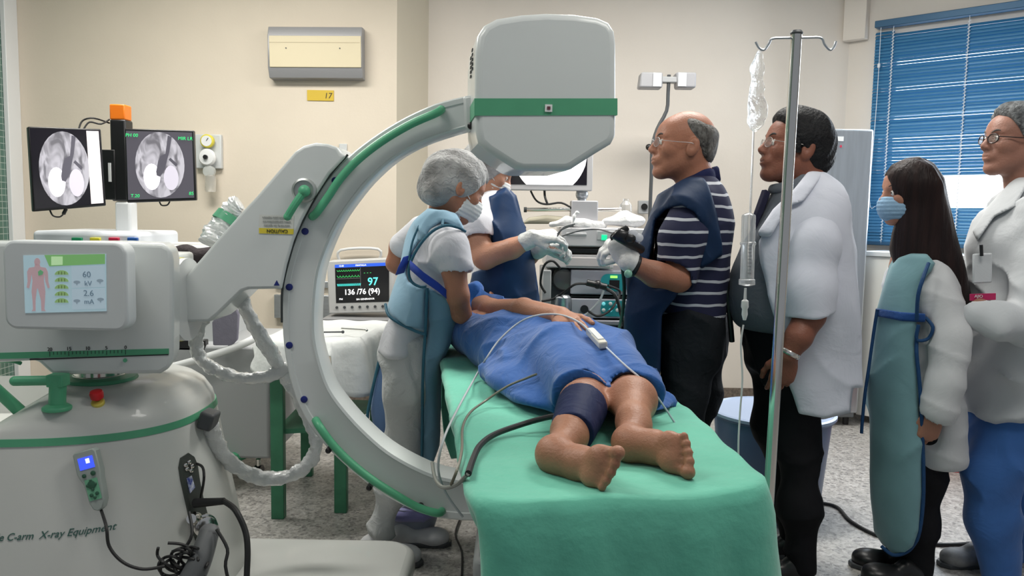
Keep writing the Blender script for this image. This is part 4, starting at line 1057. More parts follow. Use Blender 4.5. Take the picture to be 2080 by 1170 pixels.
for k, (dx_, ry) in enumerate(((-.05, .2), (.05, -.3))):
    q = MB(); d_ = V(math.cos(ry), math.sin(ry), 0); p_ = V(c.x + dx_, 3.37 + k * .04, z0_ + .012 + k * .008); q.tube([p_ - d_ * .06, p_, p_ + d_ * .06], .0035, n=6); q.ball(p_ + d_ * .06, .007)
    tag(q.put('forceps', M_DGREY if k == 0 else M_CHROME, None), ('dark thin forceps at the front edge of the white cloth', 'pale steel probe lying behind the forceps on the cloth')[k], 'surgical instrument')

# ================================================================== ENDOSCOPY TOWER
YE = 3.95
et = empty('endoscopy_tower', (W(1215, 700, YE).x, 4.2, 0), 'grey endoscopy tower with stacked processors and teal control panels', 'medical cart')
def ebox(nm, x0, y0, x1, y1, m, y=YE, dep=.42, par=None, bv=.006):
    a = W(x0, y0, y); b = W(x1, y1, y); q = MB(); q.span((a.x, y, min(a.z, b.z)), (b.x, y + dep, max(a.z, b.z))); return q.put(nm, m, par or et, bevel=bv)
M_UNIT = mat('lilac_grey_unit', (.36, .37, .42), .4); M_TEAL = mat('teal_panel', (.02, .22, .24), .3, emit=.10)
ebox('frame', 1100, 545, 1312, 975, mat('tower_frame', (.17, .18, .20), .5), YE + .10, .30)
ebox('video_processor', 1140, 462, 1316, 503, mat('processor_white', (.50, .50, .51), .4), YE - .02)
ebox('front_recess', 1212, 468, 1250, 489, M_GREY, YE - .024, .01)
ebox('power_button', 1222, 477, 1233, 488, mat('green_lit_button', (.01, .55, .25), .3, emit=.8), YE - .03, .01, bv=.001)
ebox('front_trim', 1150, 472, 1192, 480, M_GREY, YE - .024, .01)
ebox('ventilation_slot', 1148, 503, 1244, 516, M_BLACK, YE, .2)
ebox('upper_drawer', 1108, 516, 1246, 546, mat('drawer_cream', (.56, .54, .54), .45), YE - .01)
ebox('drawer_front', 1150, 522, 1240, 543, mat('drawer_face', (.50, .47, .47), .4), YE - .015, .01)
for y0, y1 in ((548, 600), (606, 648)):
    u = ebox('light_source' if y0 < 560 else 'insufflator', 1160, y0, 1300, y1, M_UNIT, YE)
    a = W(1248, (y0 + y1) / 2, YE - .006); q = MB(); q.prism([a + V(x, 0, z) for x, z in rrect(.135, .085 if y0 < 560 else .078, .035)], (0, .008, 0)); tp_ = q.put('control_face', M_TEAL, u)
    if y0 < 560:
        ebox('level_light', 1240, 560, 1254, 565, em('lime', (.25, .9, .1), 1.2), YE - .010, .003, u, 0); ebox('dark_display', 1238, 569, 1258, 586, M_BLACK, YE - .010, .003, u, 0)
    else:
        for i, px in enumerate((1226, 1240, 1254, 1268)):
            for py in (617, 630): MB().lathe([(.009, 0), (.009, .004), (.006, .006)], W(px, py, YE - .007), (0, -1, 0)).put('round_key', em('cyan_key', (.15, .55, .60), .45) if (i + py) % 2 else M_LGREY, u)
    ebox('base_strip', 1160, y1, 1300, y1 + 6, M_SEAM, YE + .01)
ebox('shelf', 1160, 650, 1300, 662, mat('shelf_lilac', (.26, .26, .30), .45), YE - .02)
ebox('lower_bay', 1165, 664, 1300, 700, M_BLACK, YE + .06, .2)
ebox('accessory_box', 1228, 690, 1262, 712, M_GRN2, YE - .02, .06, bv=.002)
ebox('side_column', 1102, 548, 1118, 660, M_GREY, YE - .01, .3)
q = MB(); q.lathe([(.06, 0), (.06, .06), (.05, .08), (.02, .085)], W(1143, 565, YE + .1), (0, -1, 0)); q.put('suction_jar', mat('smoked_jar', (.10, .10, .10), .2), et)
q = MB(); q.lathe([(.035, -.05), (.04, -.04), (.04, .02), (.03, .03)], W(1143, 612, YE - .02), (0, 0, 1)); q.put('light_guide_block', M_STEEL, et)
P, e, scr = monitor('endoscopy_monitor', 'bright white endoscopy monitor partly hidden by the detector housing', [(1008, 236, YE + .05), (1207, 240, YE + .05), (1203, 388, YE + .05), (1010, 386, YE + .05)], .06, mat('monitor_frame', (.56, .55, .56), .4), (.05, .06, .06, .08), M_SCR)
q = MB(); P.poly(q, ellp(.58, .46, .36, .55, 40)[:0] or [(max(.07, min(.93, u)), max(.07, min(.92, v))) for u, v in ellp(.55, .40, .40, .66, 48)], .002); q.put('bright_image', em('bright', (1, .99, 1), 1.6), scr)
q = MB(); c = W(1182, 395, YE + .10); q.cyl(c - V(0, 0, .03), c + V(0, 0, .03), .022); q.ball(c, .032); q.put('ball_joint', M_STEEL, et)
ebox('mount_block', 1161, 407, 1214, 462, mat('mount_grey', (.38, .38, .40), .4), YE + .04, .12)
for nm, x0, x1 in (('left', 1066, 1161), ('right', 1214, 1262)):
    q = MB(); q.cyl(W(x0, 426, YE + .08), W(x1, 425, YE + .08), .010); q.put('side_rail', M_CHROME, et)
MB().cyl(W(1064, 426, YE + .08), W(1070, 426, YE + .08), .013).put('rail_cap', M_DGREY, et)
MB().tube([W(1078, 388, YE + .1), W(1090, 408, YE + .08), W(1110, 415, YE + .05), W(1140, 412, YE + .05), W(1163, 424, YE + .05)], .005).put('cable', M_RUB, et)
MB().tube([W(1106, 388, YE + .1), W(1107, 400, YE + .06), W(1112, 414, YE + .05)], .006).put('cable', M_RUB, et)
# cables on the front
for pts, r in (([(1196, 577), (1170, 577), (1150, 590), (1127, 606), (1100, 612)], .006), ([(1228, 585), (1250, 600), (1262, 640), (1275, 690), (1262, 700), (1225, 702), (1205, 690)], .009), ([(1195, 632), (1215, 642), (1240, 630), (1256, 605), (1258, 590), (1235, 580)], .006),
               ([(1138, 545), (1122, 530), (1105, 540), (1098, 575), (1108, 595)], .006)):
    MB().tube([W(x, y, YE - .05 - .03 * math.sin(i * 1.3)) for i, (x, y) in enumerate(pts)], r, smooth=6).put('light_cable', M_RUB, et)
q = MB(); q.cyl(W(1192, 574, YE - .06), W(1232, 583, YE - .06), .016); q.ball(W(1214, 578, YE - .06), .022); q.put('scope_connector', M_BLACK, et)
q = MB(); q.cyl(W(1187, 628, YE), W(1187, 628, YE - .05), .020); q.put('scope_connector', M_BLACK, et)
MB().tube([W(1226, 590, YE - .07), W(1218, 610, YE - .06), W(1198, 632, YE - .05), W(1180, 645, YE - .05)], .006).put('clear_hose', mat('milky_hose', (.55, .56, .58), .3), et)
# white cloths on top of the tower
M_TOWEL = mat('white_towel', (.78, .78, .78), .9, bump=.6, bscale=50, sheen=.3)
def lump(nm, label, pts, rs__, m, cat='cloth', amp=.006, sd=1):
    P_ = [W(*p) for p in pts]; A = np.array([tuple(p) for p in P_]); mg = max(rs__) + .05
    v = Vol(A.min(0) - mg, A.max(0) + mg, .006)
    v.chain(P_, rs__, k=.02); v.disp(wrinkle(amp, sd, 60)); vv, ff = v.mesh(1)
    return tag(put(nm, vv, ff, m, smooth=True), label, cat)
lump('towel', 'crumpled white towel heaped on the right of the endoscopy tower', [(1232, 450, 3.98), (1262, 444, 4.0), (1300, 448, 4.0)], [.028, .040, .035], M_TOWEL, sd=2)
lump('towel', 'folded white towel on the tower beside the mount block', [(1120, 456, 3.98), (1150, 450, 3.98), (1190, 458, 3.96), (1225, 458, 3.98)], [.02, .030, .022, .018], M_TOWEL, sd=3)
lump('towel', 'small twisted gauze standing up beside the gloved hand', [(1162, 458, 3.93), (1166, 440, 3.93), (1172, 430, 3.93), (1180, 436, 3.93)], [.018, .014, .014, .012], M_TOWEL, cat='gauze', sd=4)
bd = MB(); bd.prism([W(x, y, 4.0) for x, y in ((1060, 455), (1075, 442), (1110, 437), (1145, 440), (1160, 455))], (0, .10, 0)); tag(bd.put('folded_drape', mat('beige_drape', (.42, .39, .30), .8), None, bevel=.02, bseg=3), 'beige folded drape on the tower top behind the gloved hands', 'cloth')

# ================================================================== TWO-HEADED LAMP BEHIND
ls = empty('examination_lamp', (W(1322, 700, 4.9).x, 4.9, 0), 'grey two headed lamp on a thin bent pole behind the striped shirt man', 'lamp')
for x0, x1, s_ in ((1303, 1346, 1), (1374, 1414, -1)):
    a = W(x0, 146, 4.9); b = W(x1, 178, 4.9); q = MB()
    q.prism([V(a.x, 4.9, a.z), V(b.x, 4.9, a.z - .0), V(b.x, 4.9, b.z), V(a.x - .01 * s_, 4.9, b.z)], (0, .11, 0)); h_ = q.put('lamp_head', mat('lamp_grey', (.36, .36, .38), .45), ls, bevel=.01)
    xx = b.x if s_ > 0 else a.x; MB().box((xx - .035 * s_, 4.895, (a.z + b.z) / 2), (.05, .012, .08)).put('lens', mat('lamp_lens', (.6, .62, .64), .2), h_)
MB().box(W(1359, 163, 4.94), (.10, .06, .035)).put('yoke', M_GREY, ls, bevel=.006)
q = MB(); pt = [W(1359, 152, 4.93), W(1357, 190, 4.93), W(1354, 225, 4.93), W(1335, 262, 4.93), W(1325, 300, 4.93), W(1323, 360, 4.93), W(1320, 440, 4.93)]; pt.append(V(pt[-1].x, 4.93, .04)); q.tube(pt, .011, smooth=3); q.put('pole', M_DGREY, ls)
MB().lathe([(.16, 0), (.16, .025), (.03, .04)], (pt[-1].x, 4.93, 0)).put('base', M_GREY, ls)
MB().ball(W(1318, 299, 4.93), .020).put('clamp_knob', M_BLACK, ls)
q = MB(); q.box(W(1307, 421, 5.5), (.075, .05, .09)); o_ = q.put('wall_outlet', M_GREY, None, bevel=.005); tag(o_, 'grey wall outlet with a dark round opening behind the tower', 'outlet'); MB().cyl(W(1309, 420, 5.48), W(1309, 420, 5.46), .022).put('opening', M_BLACK, o_)
q = MB(); q.lathe([(.03, -.06), (.034, -.05), (.03, .03), (.014, .05), (.014, .06)], W(1271, 428, 4.1)); tag(q.put('clear_bottle', mat('clear_bottle_plastic', (.8, .8, .78), .1, trans=.7), None), 'small clear bottle on the towels beside the side rail', 'bottle')

# ================================================================== IV STAND
YI = 2.10
pT = W(1618, 70, YI); pB_ = W(1563, 990, YI); dI = (pB_ - pT).normalized(); pF = pT + dI * ((pT.z - .05) / -dI.z)
iv = empty('iv_stand', (pF.x, YI, 0), 'chrome IV pole with two curled hooks in front of the white coat', 'iv stand')
MB().cyl(pT, pF, .0135, .0150, n=24).put('pole', M_CHROME, iv)
MB().lathe([(.015, 0), (.016, .004), (.012, .010)], pT).put('pole_cap', M_DGREY, iv)
for pts in ([(1616, 77), (1590, 77), (1568, 79), (1561, 90), (1552, 101), (1542, 97), (1535, 85)], [(1620, 77), (1645, 76), (1668, 77), (1675, 90), (1686, 101), (1694, 95), (1698, 84)]):
    MB().tube([W(x, y, YI) for x, y in pts], .0032, smooth=5).put('hook', M_STEEL, iv)
for k in range(5):
    a_ = 2 * PI * k / 5 + .5; MB().tube([(pF.x, YI, .10), (pF.x + .10 * math.cos(a_), YI + .10 * math.sin(a_), .09), (pF.x + .24 * math.cos(a_), YI + .24 * math.sin(a_), .055)], .012).put('leg', M_CHROME, iv)
    MB().cyl((pF.x + .24 * math.cos(a_), YI + .24 * math.sin(a_) - .01, .025), (pF.x + .24 * math.cos(a_), YI + .24 * math.sin(a_) + .01, .025), .025).put('caster', M_BLACK, iv)
M_CLEAR = mat('clear_bag_film', (.86, .88, .88), .08, trans=.75, alpha=.55, bump=.8, bscale=50, coat=.6)
M_CL2 = mat('clear_tube_plastic', (.82, .84, .85), .12, trans=.55, alpha=.6, coat=.5)
ib = empty('iv_bag', W(1540, 105, YI), 'clear crumpled IV bag hanging from the left hook', 'iv bag')
v = Vol(np.array(W(1538, 180, YI)) - (.06, .05, .13), np.array(W(1538, 180, YI)) + (.06, .05, .13), .004)
ch = [W(1543, 108, YI), W(1538, 140, YI), W(1536, 180, YI), W(1540, 218, YI), W(1536, 248, YI), W(1531, 262, YI)]
v.chain(ch, [.008, .016, .018, .026, .020, .006], k=.012, flat=((0, 1, 0), .45)); v.disp(wrinkle(.0035, 7, 90)); vv, ff = v.mesh(0); put('bag', vv, ff, M_CLEAR, ib, smooth=True)
MB().tube([W(1531, 262, YI), W(1528, 340, YI), W(1524, 432, YI)], .0028).put('upper_tube', M_CL2, ib)
c = W(1521, 432, YI); c2_ = W(1517, 578, YI); ax_ = (c2_ - c).normalized(); LL = (c2_ - c).length
MB().lathe([(.006, 0), (.017, .006), (.018, .012), (.018, .075), (.0205, .078), (.0205, .082), (.018, .086), (.018, LL - .015), (.021, LL - .013), (.021, LL), (.008, LL + .004)], c, ax_).put('burette', M_CL2, ib)
for k in range(9): MB().box(c + ax_ * (.085 + k * .009) + V(0, -.0186, 0), (.010, .001, .0008)).put('graduation', M_DGREY, ib)
MB().lathe([(.003, 0), (.004, .03), (.009, .034), (.010, .05), (.007, .056), (.008, .07), (.004, .085)], W(1514, 585, YI), ax_).put('drip_chamber', mat('milky_plastic', (.70, .71, .70), .3), ib)
MB().tube([W(1510, 660, YI), W(1505, 700, YI), W(1508, 770, YI), W(1503, 840, YI), W(1500, 900, YI), W(1500, 960, YI), W(1498, 1080, YI)], .0026).put('lower_tube', mat('milky_tube', (.62, .63, .62), .3), ib)

# ================================================================== FLOOR ITEMS
bk_ = MB(); c = W(1568, 848, 3.5); r0 = .262
bk_.lathe([(.20, .0), (.215, .02), (r0 - .012, .425), (r0, .43), (r0 + .004, .442), (r0, .450), (r0 - .014, .446), (r0 - .022, .41), (.195, .03)], (c.x, 3.5, 0), n=48)
M_BIN = mat('blue_bin', (.10, .15, .28), .4, noise=.1, nscale=4)
b_ = bk_.put('waste_bin', M_BIN, None); tag(b_, 'large round blue bin standing on the floor behind the tall doctor', 'waste bin')
r1 = MB(); r1.lathe([(r0 - .002, .436), (r0 + .008, .440), (r0 + .008, .452), (r0 - .004, .456), (r0 - .012, .450)], (c.x, 3.5, 0), n=48); r1.put('rim', mat('pale_blue_rim', (.34, .42, .58), .35), b_)
c = W(1925, 940, 4.2); q = MB(); q.lathe([(.13, 0), (.15, .30), (.165, .32), (.165, .35), (.14, .355)], (c.x, 4.2, 0), n=32); tag(q.put('red_bin', mat('red_plastic', (.42, .015, .03), .35), None), 'red waste bin on the floor behind the woman', 'waste bin')
c = W(2095, 930, 4.0); q = MB(); q.span((c.x - .10, 3.95, 0), (c.x + .25, 4.3, .42)); tag(q.put('black_bin', M_BLACK, None, bevel=.02), 'black container at the right edge behind the blue scrubs', 'container')
fc = MB(); fc.tube([G(1590, 1008, .008), G(1660, 1020, .008), G(1700, 1030, .008), G(1730, 1060, .008), G(1790, 1090, .008), G(1870, 1104, .008), G(1965, 1104, .008), G(2060, 1085, .008)], .0075, smooth=8); tag(fc.put('floor_cable', M_RUB, None), 'thick black cable snaking over the speckled floor', 'cable')
kb = MB(); c = G(838, 1088, 0.0); kb.lathe([(.07, .02), (.085, .03), (.112, .12), (.115, .145), (.108, .145), (.10, .12), (.078, .045)], (c.x, c.y, 0), n=32); kb.lathe([(.10, 0), (.10, .015), (.05, .025)], (c.x, c.y, 0)); kbo = kb.put('kick_bucket', mat('grey_bucket', (.26, .28, .36), .4), None); tag(kbo, 'low round bucket with a lilac liner on the floor below the C-arm', 'bucket')
v = Vol((c.x - .17, c.y - .17, .0), (c.x + .17, c.y + .17, .24), .006); v.ell((c.x, c.y, .12), (.128, .128, .05)); v.ell((c.x, c.y, .165), (.10, .10, .05), op='cut', k=.02); v.cap((c.x - .07, c.y, .15), (c.x - .075, c.y, .20), .03, .01, k=.04); v.disp(wrinkle(.008, 3, 55)); vv, ff = v.mesh(1)
put('bag_liner', vv, ff, mat('lilac_liner', (.25, .24, .50), .5, sheen=.3), kbo, smooth=True)
q = MB(); q.tube([G(935, 1052, .01), G(925, 1085, .01), G(938, 1120, .01), G(938, 1170, .01)], .004); tag(q.put('thin_cable', M_RUB, None), 'thin dark cable on the floor between the bucket and the green sheet', 'cable')
# ================================================================== PEOPLE
def skin(name, c, c2=None):
    return mat(name, c, .48, noise=.0, color2=c2 or tuple(v * .82 for v in c), nscale=9, bump=.18, bscale=160, spec=.4, sss=.06)
def cloth(name, c, rough=.85, bump=.45, bscale=24, noise=.08, sheen=None, **k):
    sheen = (.15 if max(c) > .2 else 0) if sheen is None else sheen
    return mat(name, c, rough, noise=noise, nscale=6, bump=min(1, bump * 1.7), bscale=bscale * .55, sheen=sheen, spec=.3 if max(c) > .1 else .15, dist=.9, **k)
def stripes_mat(name, base, stripe, period, width, off=0.0, curve=0.0):
    m = bpy.data.materials.new(name); m.use_nodes = True; N = m.node_tree.nodes; L = m.node_tree.links; b = N['Principled BSDF']; b.inputs['Roughness'].default_value = .85
    tc = N.new('ShaderNodeTexCoord'); sp = N.new('ShaderNodeSeparateXYZ'); L.new(tc.outputs['Object'], sp.inputs[0])
    nz = N.new('ShaderNodeTexNoise'); nz.inputs['Scale'].default_value = 9; L.new(tc.outputs['Object'], nz.inputs['Vector'])
    def mth(op, a, b_=None):
        q = N.new('ShaderNodeMath'); q.operation = op
        for i, v in enumerate((a, b_)):
            if v is None: continue
            if isinstance(v, (int, float)): q.inputs[i].default_value = v
            else: L.new(v, q.inputs[i])
        return q.outputs[0]
    z = mth('ADD', sp.outputs['Z'], mth('MULTIPLY', nz.outputs['Fac'], .022)); z = mth('ADD', z, mth('MULTIPLY', sp.outputs['X'], curve))
    f = mth('FRACT', mth('DIVIDE', mth('ADD', z, off + 10 * period), period)); g = mth('LESS_THAN', f, width)
    mx = N.new('ShaderNodeMix'); mx.data_type = 'RGBA'; mx.inputs['A'].default_value = base + (1,); mx.inputs['B'].default_value = stripe + (1,); L.new(g, mx.inputs['Factor']); L.new(mx.outputs['Result'], b.inputs['Base Color'])
    return m

class Head:
    """head and neck in head-local axes (x forward, y to the person's left, z up), metres at size 1"""
    def __init__(s, C, F, U=(0, 0, 1), size=1.0):
        s.C = Vector(C); f = Vector(F).normalized(); u = Vector(U); l = u.cross(f).normalized(); u = f.cross(l).normalized()
        s.R = Matrix((f, l, u)).transposed(); s.s = size
    def loc(s, p): return (s.R.transposed() @ (Vector(p) - s.C)) / s.s
    def w(s, p): return s.C + s.R @ (Vector(p) * s.s)
    def world(s, v): return (v * s.s) @ np.array(s.R.transposed()) + np.array(s.C)
    def mesh(s, neck, nr=.058, nose=1.0, jaw=1.0, h=.0036, fat=0.0):
        nl = s.loc(neck); lo = np.minimum(np.array((-.15, -.12, -.16)), np.array(nl) - .07); hi = np.maximum(np.array((.15, .12, .15)), np.array(nl) + .07)
        v = Vol(lo, hi, h)
        v.ell((-.012, 0, .028), (.097, .077, .093), k=0)
        v.ell((.035, 0, -.035), (.058, .059, .078), k=.03)
        v.ell((.052, 0, .035), (.044, .058, .045), k=.03)
        v.cap((-.012, .052, -.045), (.062, .018, -.098 * jaw), .020 + fat, .017, k=.03); v.cap((-.012, -.052, -.045), (.062, -.018, -.098 * jaw), .020 + fat, .017, k=.03)
        v.ell((.072, 0, -.102 * jaw), (.020, .024, .017), k=.02)
        for y in (-1, 1):
            v.ell((.060, .042 * y, -.022), (.026, .022, .024), k=.02)
            v.cap((.088, .014 * y, .020), (.074, .045 * y, .022), .0095, .008, k=.014)
            v.ell((.096, .032 * y, -.001), (.013, .017, .012), k=.014, op='cut')
            v.ell((.079, .032 * y, -.001), (.013, .015, .0105), k=.004)
        v.cap((.090, 0, .010), (.110, 0, -.028 * nose), .0085, .0115, k=.014)
        for y in (-1, 1): v.ell((.102, .011 * y, -.034), (.011, .008, .008), k=.008); v.ell((.106, .006 * y, -.041), (.005, .0035, .004), k=.002, op='cut')
        v.ell((.083, 0, -.060), (.018, .032, .020), k=.015)
        v.ell((.096, 0, -.058), (.008, .021, .0055), k=.006); v.ell((.094, 0, -.070), (.009, .019, .0065), k=.006)
        v.ell((.104, 0, -.0642), (.008, .020, .0017), k=.003, op='cut')
        for y in (-1, 1):
            v.ell((-.010, .083 * y, -.008), (.021, .011, .034), R=Matrix.Rotation(-.2, 3, 'Y') @ Matrix.Rotation(-.25 * y, 3, 'Z'), k=.006)
            v.ell((-.003, .095 * y, -.002), (.011, .008, .020), k=.004, op='cut'); v.ell((-.002, .079 * y, -.010), (.005, .007, .006), k=.004)
        v.cap((-.026, 0, -.045), nl, nr, nr * 1.12, k=.03)
        vv, ff = v.mesh(1)
        if Matrix(s.R).determinant() < 0: ff = ff[:, ::-1]
        return s.world(vv), ff
    def shell(s, t=.012, cuts=(), noise=.003, seed=0, f=120, extra=None, h=.004, kc=.012):
        """hair or cap: the cranium grown by t and trimmed; cuts: (point, normal) half spaces removed"""
        v = Vol((-.18, -.14, -.20), (.16, .14, .18), h)
        v.ell((-.012, 0, .028), (.097 + t, .077 + t, .093 + t), k=0)
        if extra: extra(v)
        for p, n in cuts: v.plane(p, n, k=kc)
        if noise: v.disp(waves([f, f * 1.7, f * .5], [noise, noise * .6, noise], [(.3, 1, .2), (.2, .9, .5), (1, .3, .4)], seed))
        vv, ff = v.mesh(1); return s.world(vv), ff
    def eyes(s, par):
        for y in (-1, 1):
            MB().ball(s.w((.0815, .032 * y, -.001)), .0118 * s.s, n=16, m=10).put('eye', mat('eye_white', (.62, .60, .56), .25), par)
            MB().ball(s.w((.0895, .0322 * y, -.001)), .0052 * s.s, n=12, m=8).put('iris', mat('dark_iris', (.03, .018, .012), .2), par)
    def brows(s, par, c=(.03, .025, .022), th=.0035):
        m = mat('brow_%.2f' % c[0], c, .8)
        for y in (-1, 1): MB().tube([s.w((.098, .014 * y, .018)), s.w((.094, .032 * y, .026)), s.w((.080, .048 * y, .022))], th * s.s, n=7).put('eyebrow', m, par)
    def glasses(s, par, c=(.02, .015, .015), r=.0012):
        m = mat('spectacle_frame_%.2f' % c[0], c, .3, .3); q = MB()
        for y in (-1, 1):
            q.tube([s.w((.108 - .010 * abs(math.sin(a) * 0 + (math.cos(a) * .5 + .5)), (.033 + .022 * math.cos(a)) * y, -.004 + .016 * math.sin(a))) for a in [2 * PI * i / 16 for i in range(17)]], r, n=6, smooth=0)
            q.tube([s.w((.098, .055 * y, .002)), s.w((.04, .080 * y, .002)), s.w((-.005, .088 * y, .004)), s.w((-.022, .086 * y, -.012))], r, n=6, smooth=2)
        q.tube([s.w((.108, .011, .002)), s.w((.112, 0, .005)), s.w((.108, -.011, .002))], r, n=6, smooth=2)
        g = q.put('glasses', m, par); lens = mat('spectacle_glass', (.95, .97, 1), .03, trans=.9, alpha=.25)
        for y in (-1, 1):
            pts = [s.w((.108 - .010 * (math.cos(a) * .5 + .5), (.033 + .021 * math.cos(a)) * y, -.004 + .015 * math.sin(a))) for a in [2 * PI * i / 16 for i in range(16)]]
            MB().add(pts, [tuple(range(16))]).put('lens', lens, g, autosm=False, solid=.001)
        return g
    def mask(s, par, m, strap=True):
        v = Vol((-.06, -.10, -.14), (.16, .10, .04), .004)
        v.ell((.035, 0, -.052), (.078, .066, .068), k=0); v.ell((.092, 0, -.052), (.030, .034, .045), k=.03)
        v.plane((.035, 0, 0), (-1, 0, .15)); v.plane((.1, 0, -.014), (-.10, 0, 1), k=.01); v.disp(lambda P: .0014 * np.sin(P[:, 2] * 420)); vv, ff = v.mesh(1)
        o = put('face_mask', s.world(vv), ff, m, par, smooth=True)
        if strap:
            for y in (-1, 1): MB().tube([s.w((.045, .066 * y, -.030)), s.w((.01, .080 * y, -.010)), s.w((-.02, .088 * y, .012))], .0018, n=6).put('ear_loop', m, o)
        return o

class Arm:
    """arm chain (world points) ending in a hand with five fingers"""
    def __init__(s, pts, radii, D, N, thumb=1, curl=(.35, .4, .45, .5), tcurl=.4, size=1.0, glove=None, hand_only=False, h=.0038, spread=.0, bend=(1, 1, .8)):
        wr = Vector(pts[-1]); d = Vector(D).normalized(); n = Vector(N); n = (n - d * n.dot(d)).normalized(); t = n.cross(d).normalized() * thumb
        s.R = Matrix((d, t, n)).transposed(); s.wr = wr; s.size = size
        loc = lambda p: (s.R.transposed() @ (Vector(p) - wr))
        s.LP = [loc(p) for p in pts]; s.rad = radii
        s.curl = curl; s.tc = tcurl; s.h = h; s.sp = spread; s.bend = bend
    def _box(s, P, m): A = np.array([tuple(p) for p in P]); return A.min(0) - m, A.max(0) + m
    def hand(s, v, g=0.0):
        k = s.size; S = lambda x, y, z: (x * k, y * k, z * k)
        v.ell(S(.050, -.002, 0), (.056 * k + g, .040 * k + g, .015 * k + g), k=.01)
        ys = (.030, .010, -.010, -.028); x0 = (.088, .093, .089, .080); Ls = (.070, .078, .072, .056); rs = (.0092, .0096, .009, .008)
        for i in range(4):
            v.cap(S(.0, ys[i] * .45, 0), S(x0[i], ys[i], .001), .016 * k + g, .0115 * k + g, k=.014)
            p = Vector(S(x0[i], ys[i], .0)); a = 0.0; yy = (ys[i]) * s.sp
            for j, (f, b) in enumerate(zip((.45, .31, .24), s.bend)):
                a += s.curl[i] * b; dv = Vector((math.cos(a), yy, -math.sin(a))).normalized(); q = p + dv * (Ls[i] * f * k)
                v.cap(p, q, (rs[i] - .0006 * j) * k + g, (rs[i] - .0006 * (j + 1)) * k + g, k=.003); p = q
        p = Vector(S(.018, .026, -.006)); a = .75 - s.tc * .5; b = s.tc
        for j, (L_, r) in enumerate(((.042, .0135), (.032, .0105), (.026, .0095))):
            dv = Vector((math.cos(a), math.sin(a) * math.cos(b), -math.sin(b) * .8)).normalized(); q = p + dv * (L_ * k)
            v.cap(p, q, r * k + g, (r - .0012) * k + g, k=.006); p = q; a -= .25 + s.tc * .25; b += s.tc * .35
    def mesh(s, withhand=True):
        lo, hi = s._box(s.LP + [Vector((.19, .09, .04)), Vector((-.02, -.06, -.13))] if withhand else s.LP, .075); v = Vol(lo, hi, s.h)
        v.chain(s.LP, s.rad, k=.015)
        if withhand: s.hand(v)
        vv, ff = v.mesh(1); W_ = vv @ np.array(s.R.transposed()) + np.array(s.wr)
        if Matrix(s.R).determinant() < 0: ff = ff[:, ::-1]
        return W_, ff
    def glove(s, cuff=.05, g=.0022):
        v = Vol((-.10, -.085, -.13), (.20, .085, .06), .0034); s.hand(v, g)
        e = (s.LP[-2] - s.LP[-1]).normalized() * cuff; v.cap((0, 0, 0), e, s.rad[-1] + g + .001, s.rad[-1] + g + .006, k=.008); v.disp(wrinkle(.0016, 5, 130))
        vv, ff = v.mesh(1); W_ = vv @ np.array(s.R.transposed()) + np.array(s.wr)
        if Matrix(s.R).determinant() < 0: ff = ff[:, ::-1]
        return W_, ff

def garment(name, par, m, bounds, fn, h=.007, wr=.006, seed=1, f=38, relax=1, up=(.5, .3, 1.0)):
    A = np.array([tuple(p) for p in bounds]); v = Vol(A.min(0), A.max(0), h); fn(v)
    if wr: v.disp(wrinkle(wr, seed, f, up))
    vv, ff = v.mesh(relax); return put(name, vv, ff, m, par, smooth=True)
def sect(rows, Y0, yc=0.0):
    """rows: (py, px_front, px_back, ry[, dy]) -> loft sections"""
    out = []
    for r in rows:
        dy = r[4] if len(r) > 4 else yc
        a = W(r[1], r[0], Y0 + dy); b = W(r[2], r[0], Y0 + dy); out.append(((a.x + b.x) / 2, Y0 + dy, (a.z + b.z) / 2, abs(b.x - a.x) / 2, r[3]))
    return out
def bnd(Y0, px0, py0, px1, py1, dy=.36):
    return [W(px0, py0, Y0 - dy), W(px1, py1, Y0 - dy), W(px0, py0, Y0 + dy), W(px1, py1, Y0 + dy)]
def poly_px(pts, Y): return [W(x, y, Y) for x, y in pts]
def shoe(par, heel, toe, m, r=.042, nm='shoe', sole=None):
    a = Vector(heel); b = Vector(toe); d = (b - a).normalized(); L_ = (b - a).length
    v = Vol(np.minimum(np.array(a), np.array(b)) - .09, np.maximum(np.array(a), np.array(b)) + np.array((.09, .09, .14)), .006)
    v.cap(a + d * .02 + V(0, 0, .040), a + d * .03 + V(0, 0, .055), .034, .034, k=.02)
    v.cap(a + V(0, 0, .034), b - d * .03 + V(0, 0, .024), .034, .034, k=.02); v.ell(b - d * .05 + V(0, 0, .035), (.055, .055, .030), k=.02)
    v.plane((0, 0, a.z + .004), (0, 0, -1)); vv, ff = v.mesh(1); o = put(nm, vv, ff, m, par, smooth=True)
    s_ = V(-d.y, d.x, 0); q = MB(); q.prism([a - d * .038 + s_ * .03, a - d * .038 - s_ * .03, a + d * L_ * .5 - s_ * .038, b - d * .01 - s_ * .040, b + d * .018 - s_ * .015, b + d * .018 + s_ * .015, b - d * .01 + s_ * .040, a + d * L_ * .5 + s_ * .038], (0, 0, .018)); q.put('sole', sole or M_DGREY, o, bevel=.004)
    return o
def tcap(v, pts, rs, cut=None, k=.02):
    v.chain(pts, rs, k=k)
    if cut is not None:
        pass

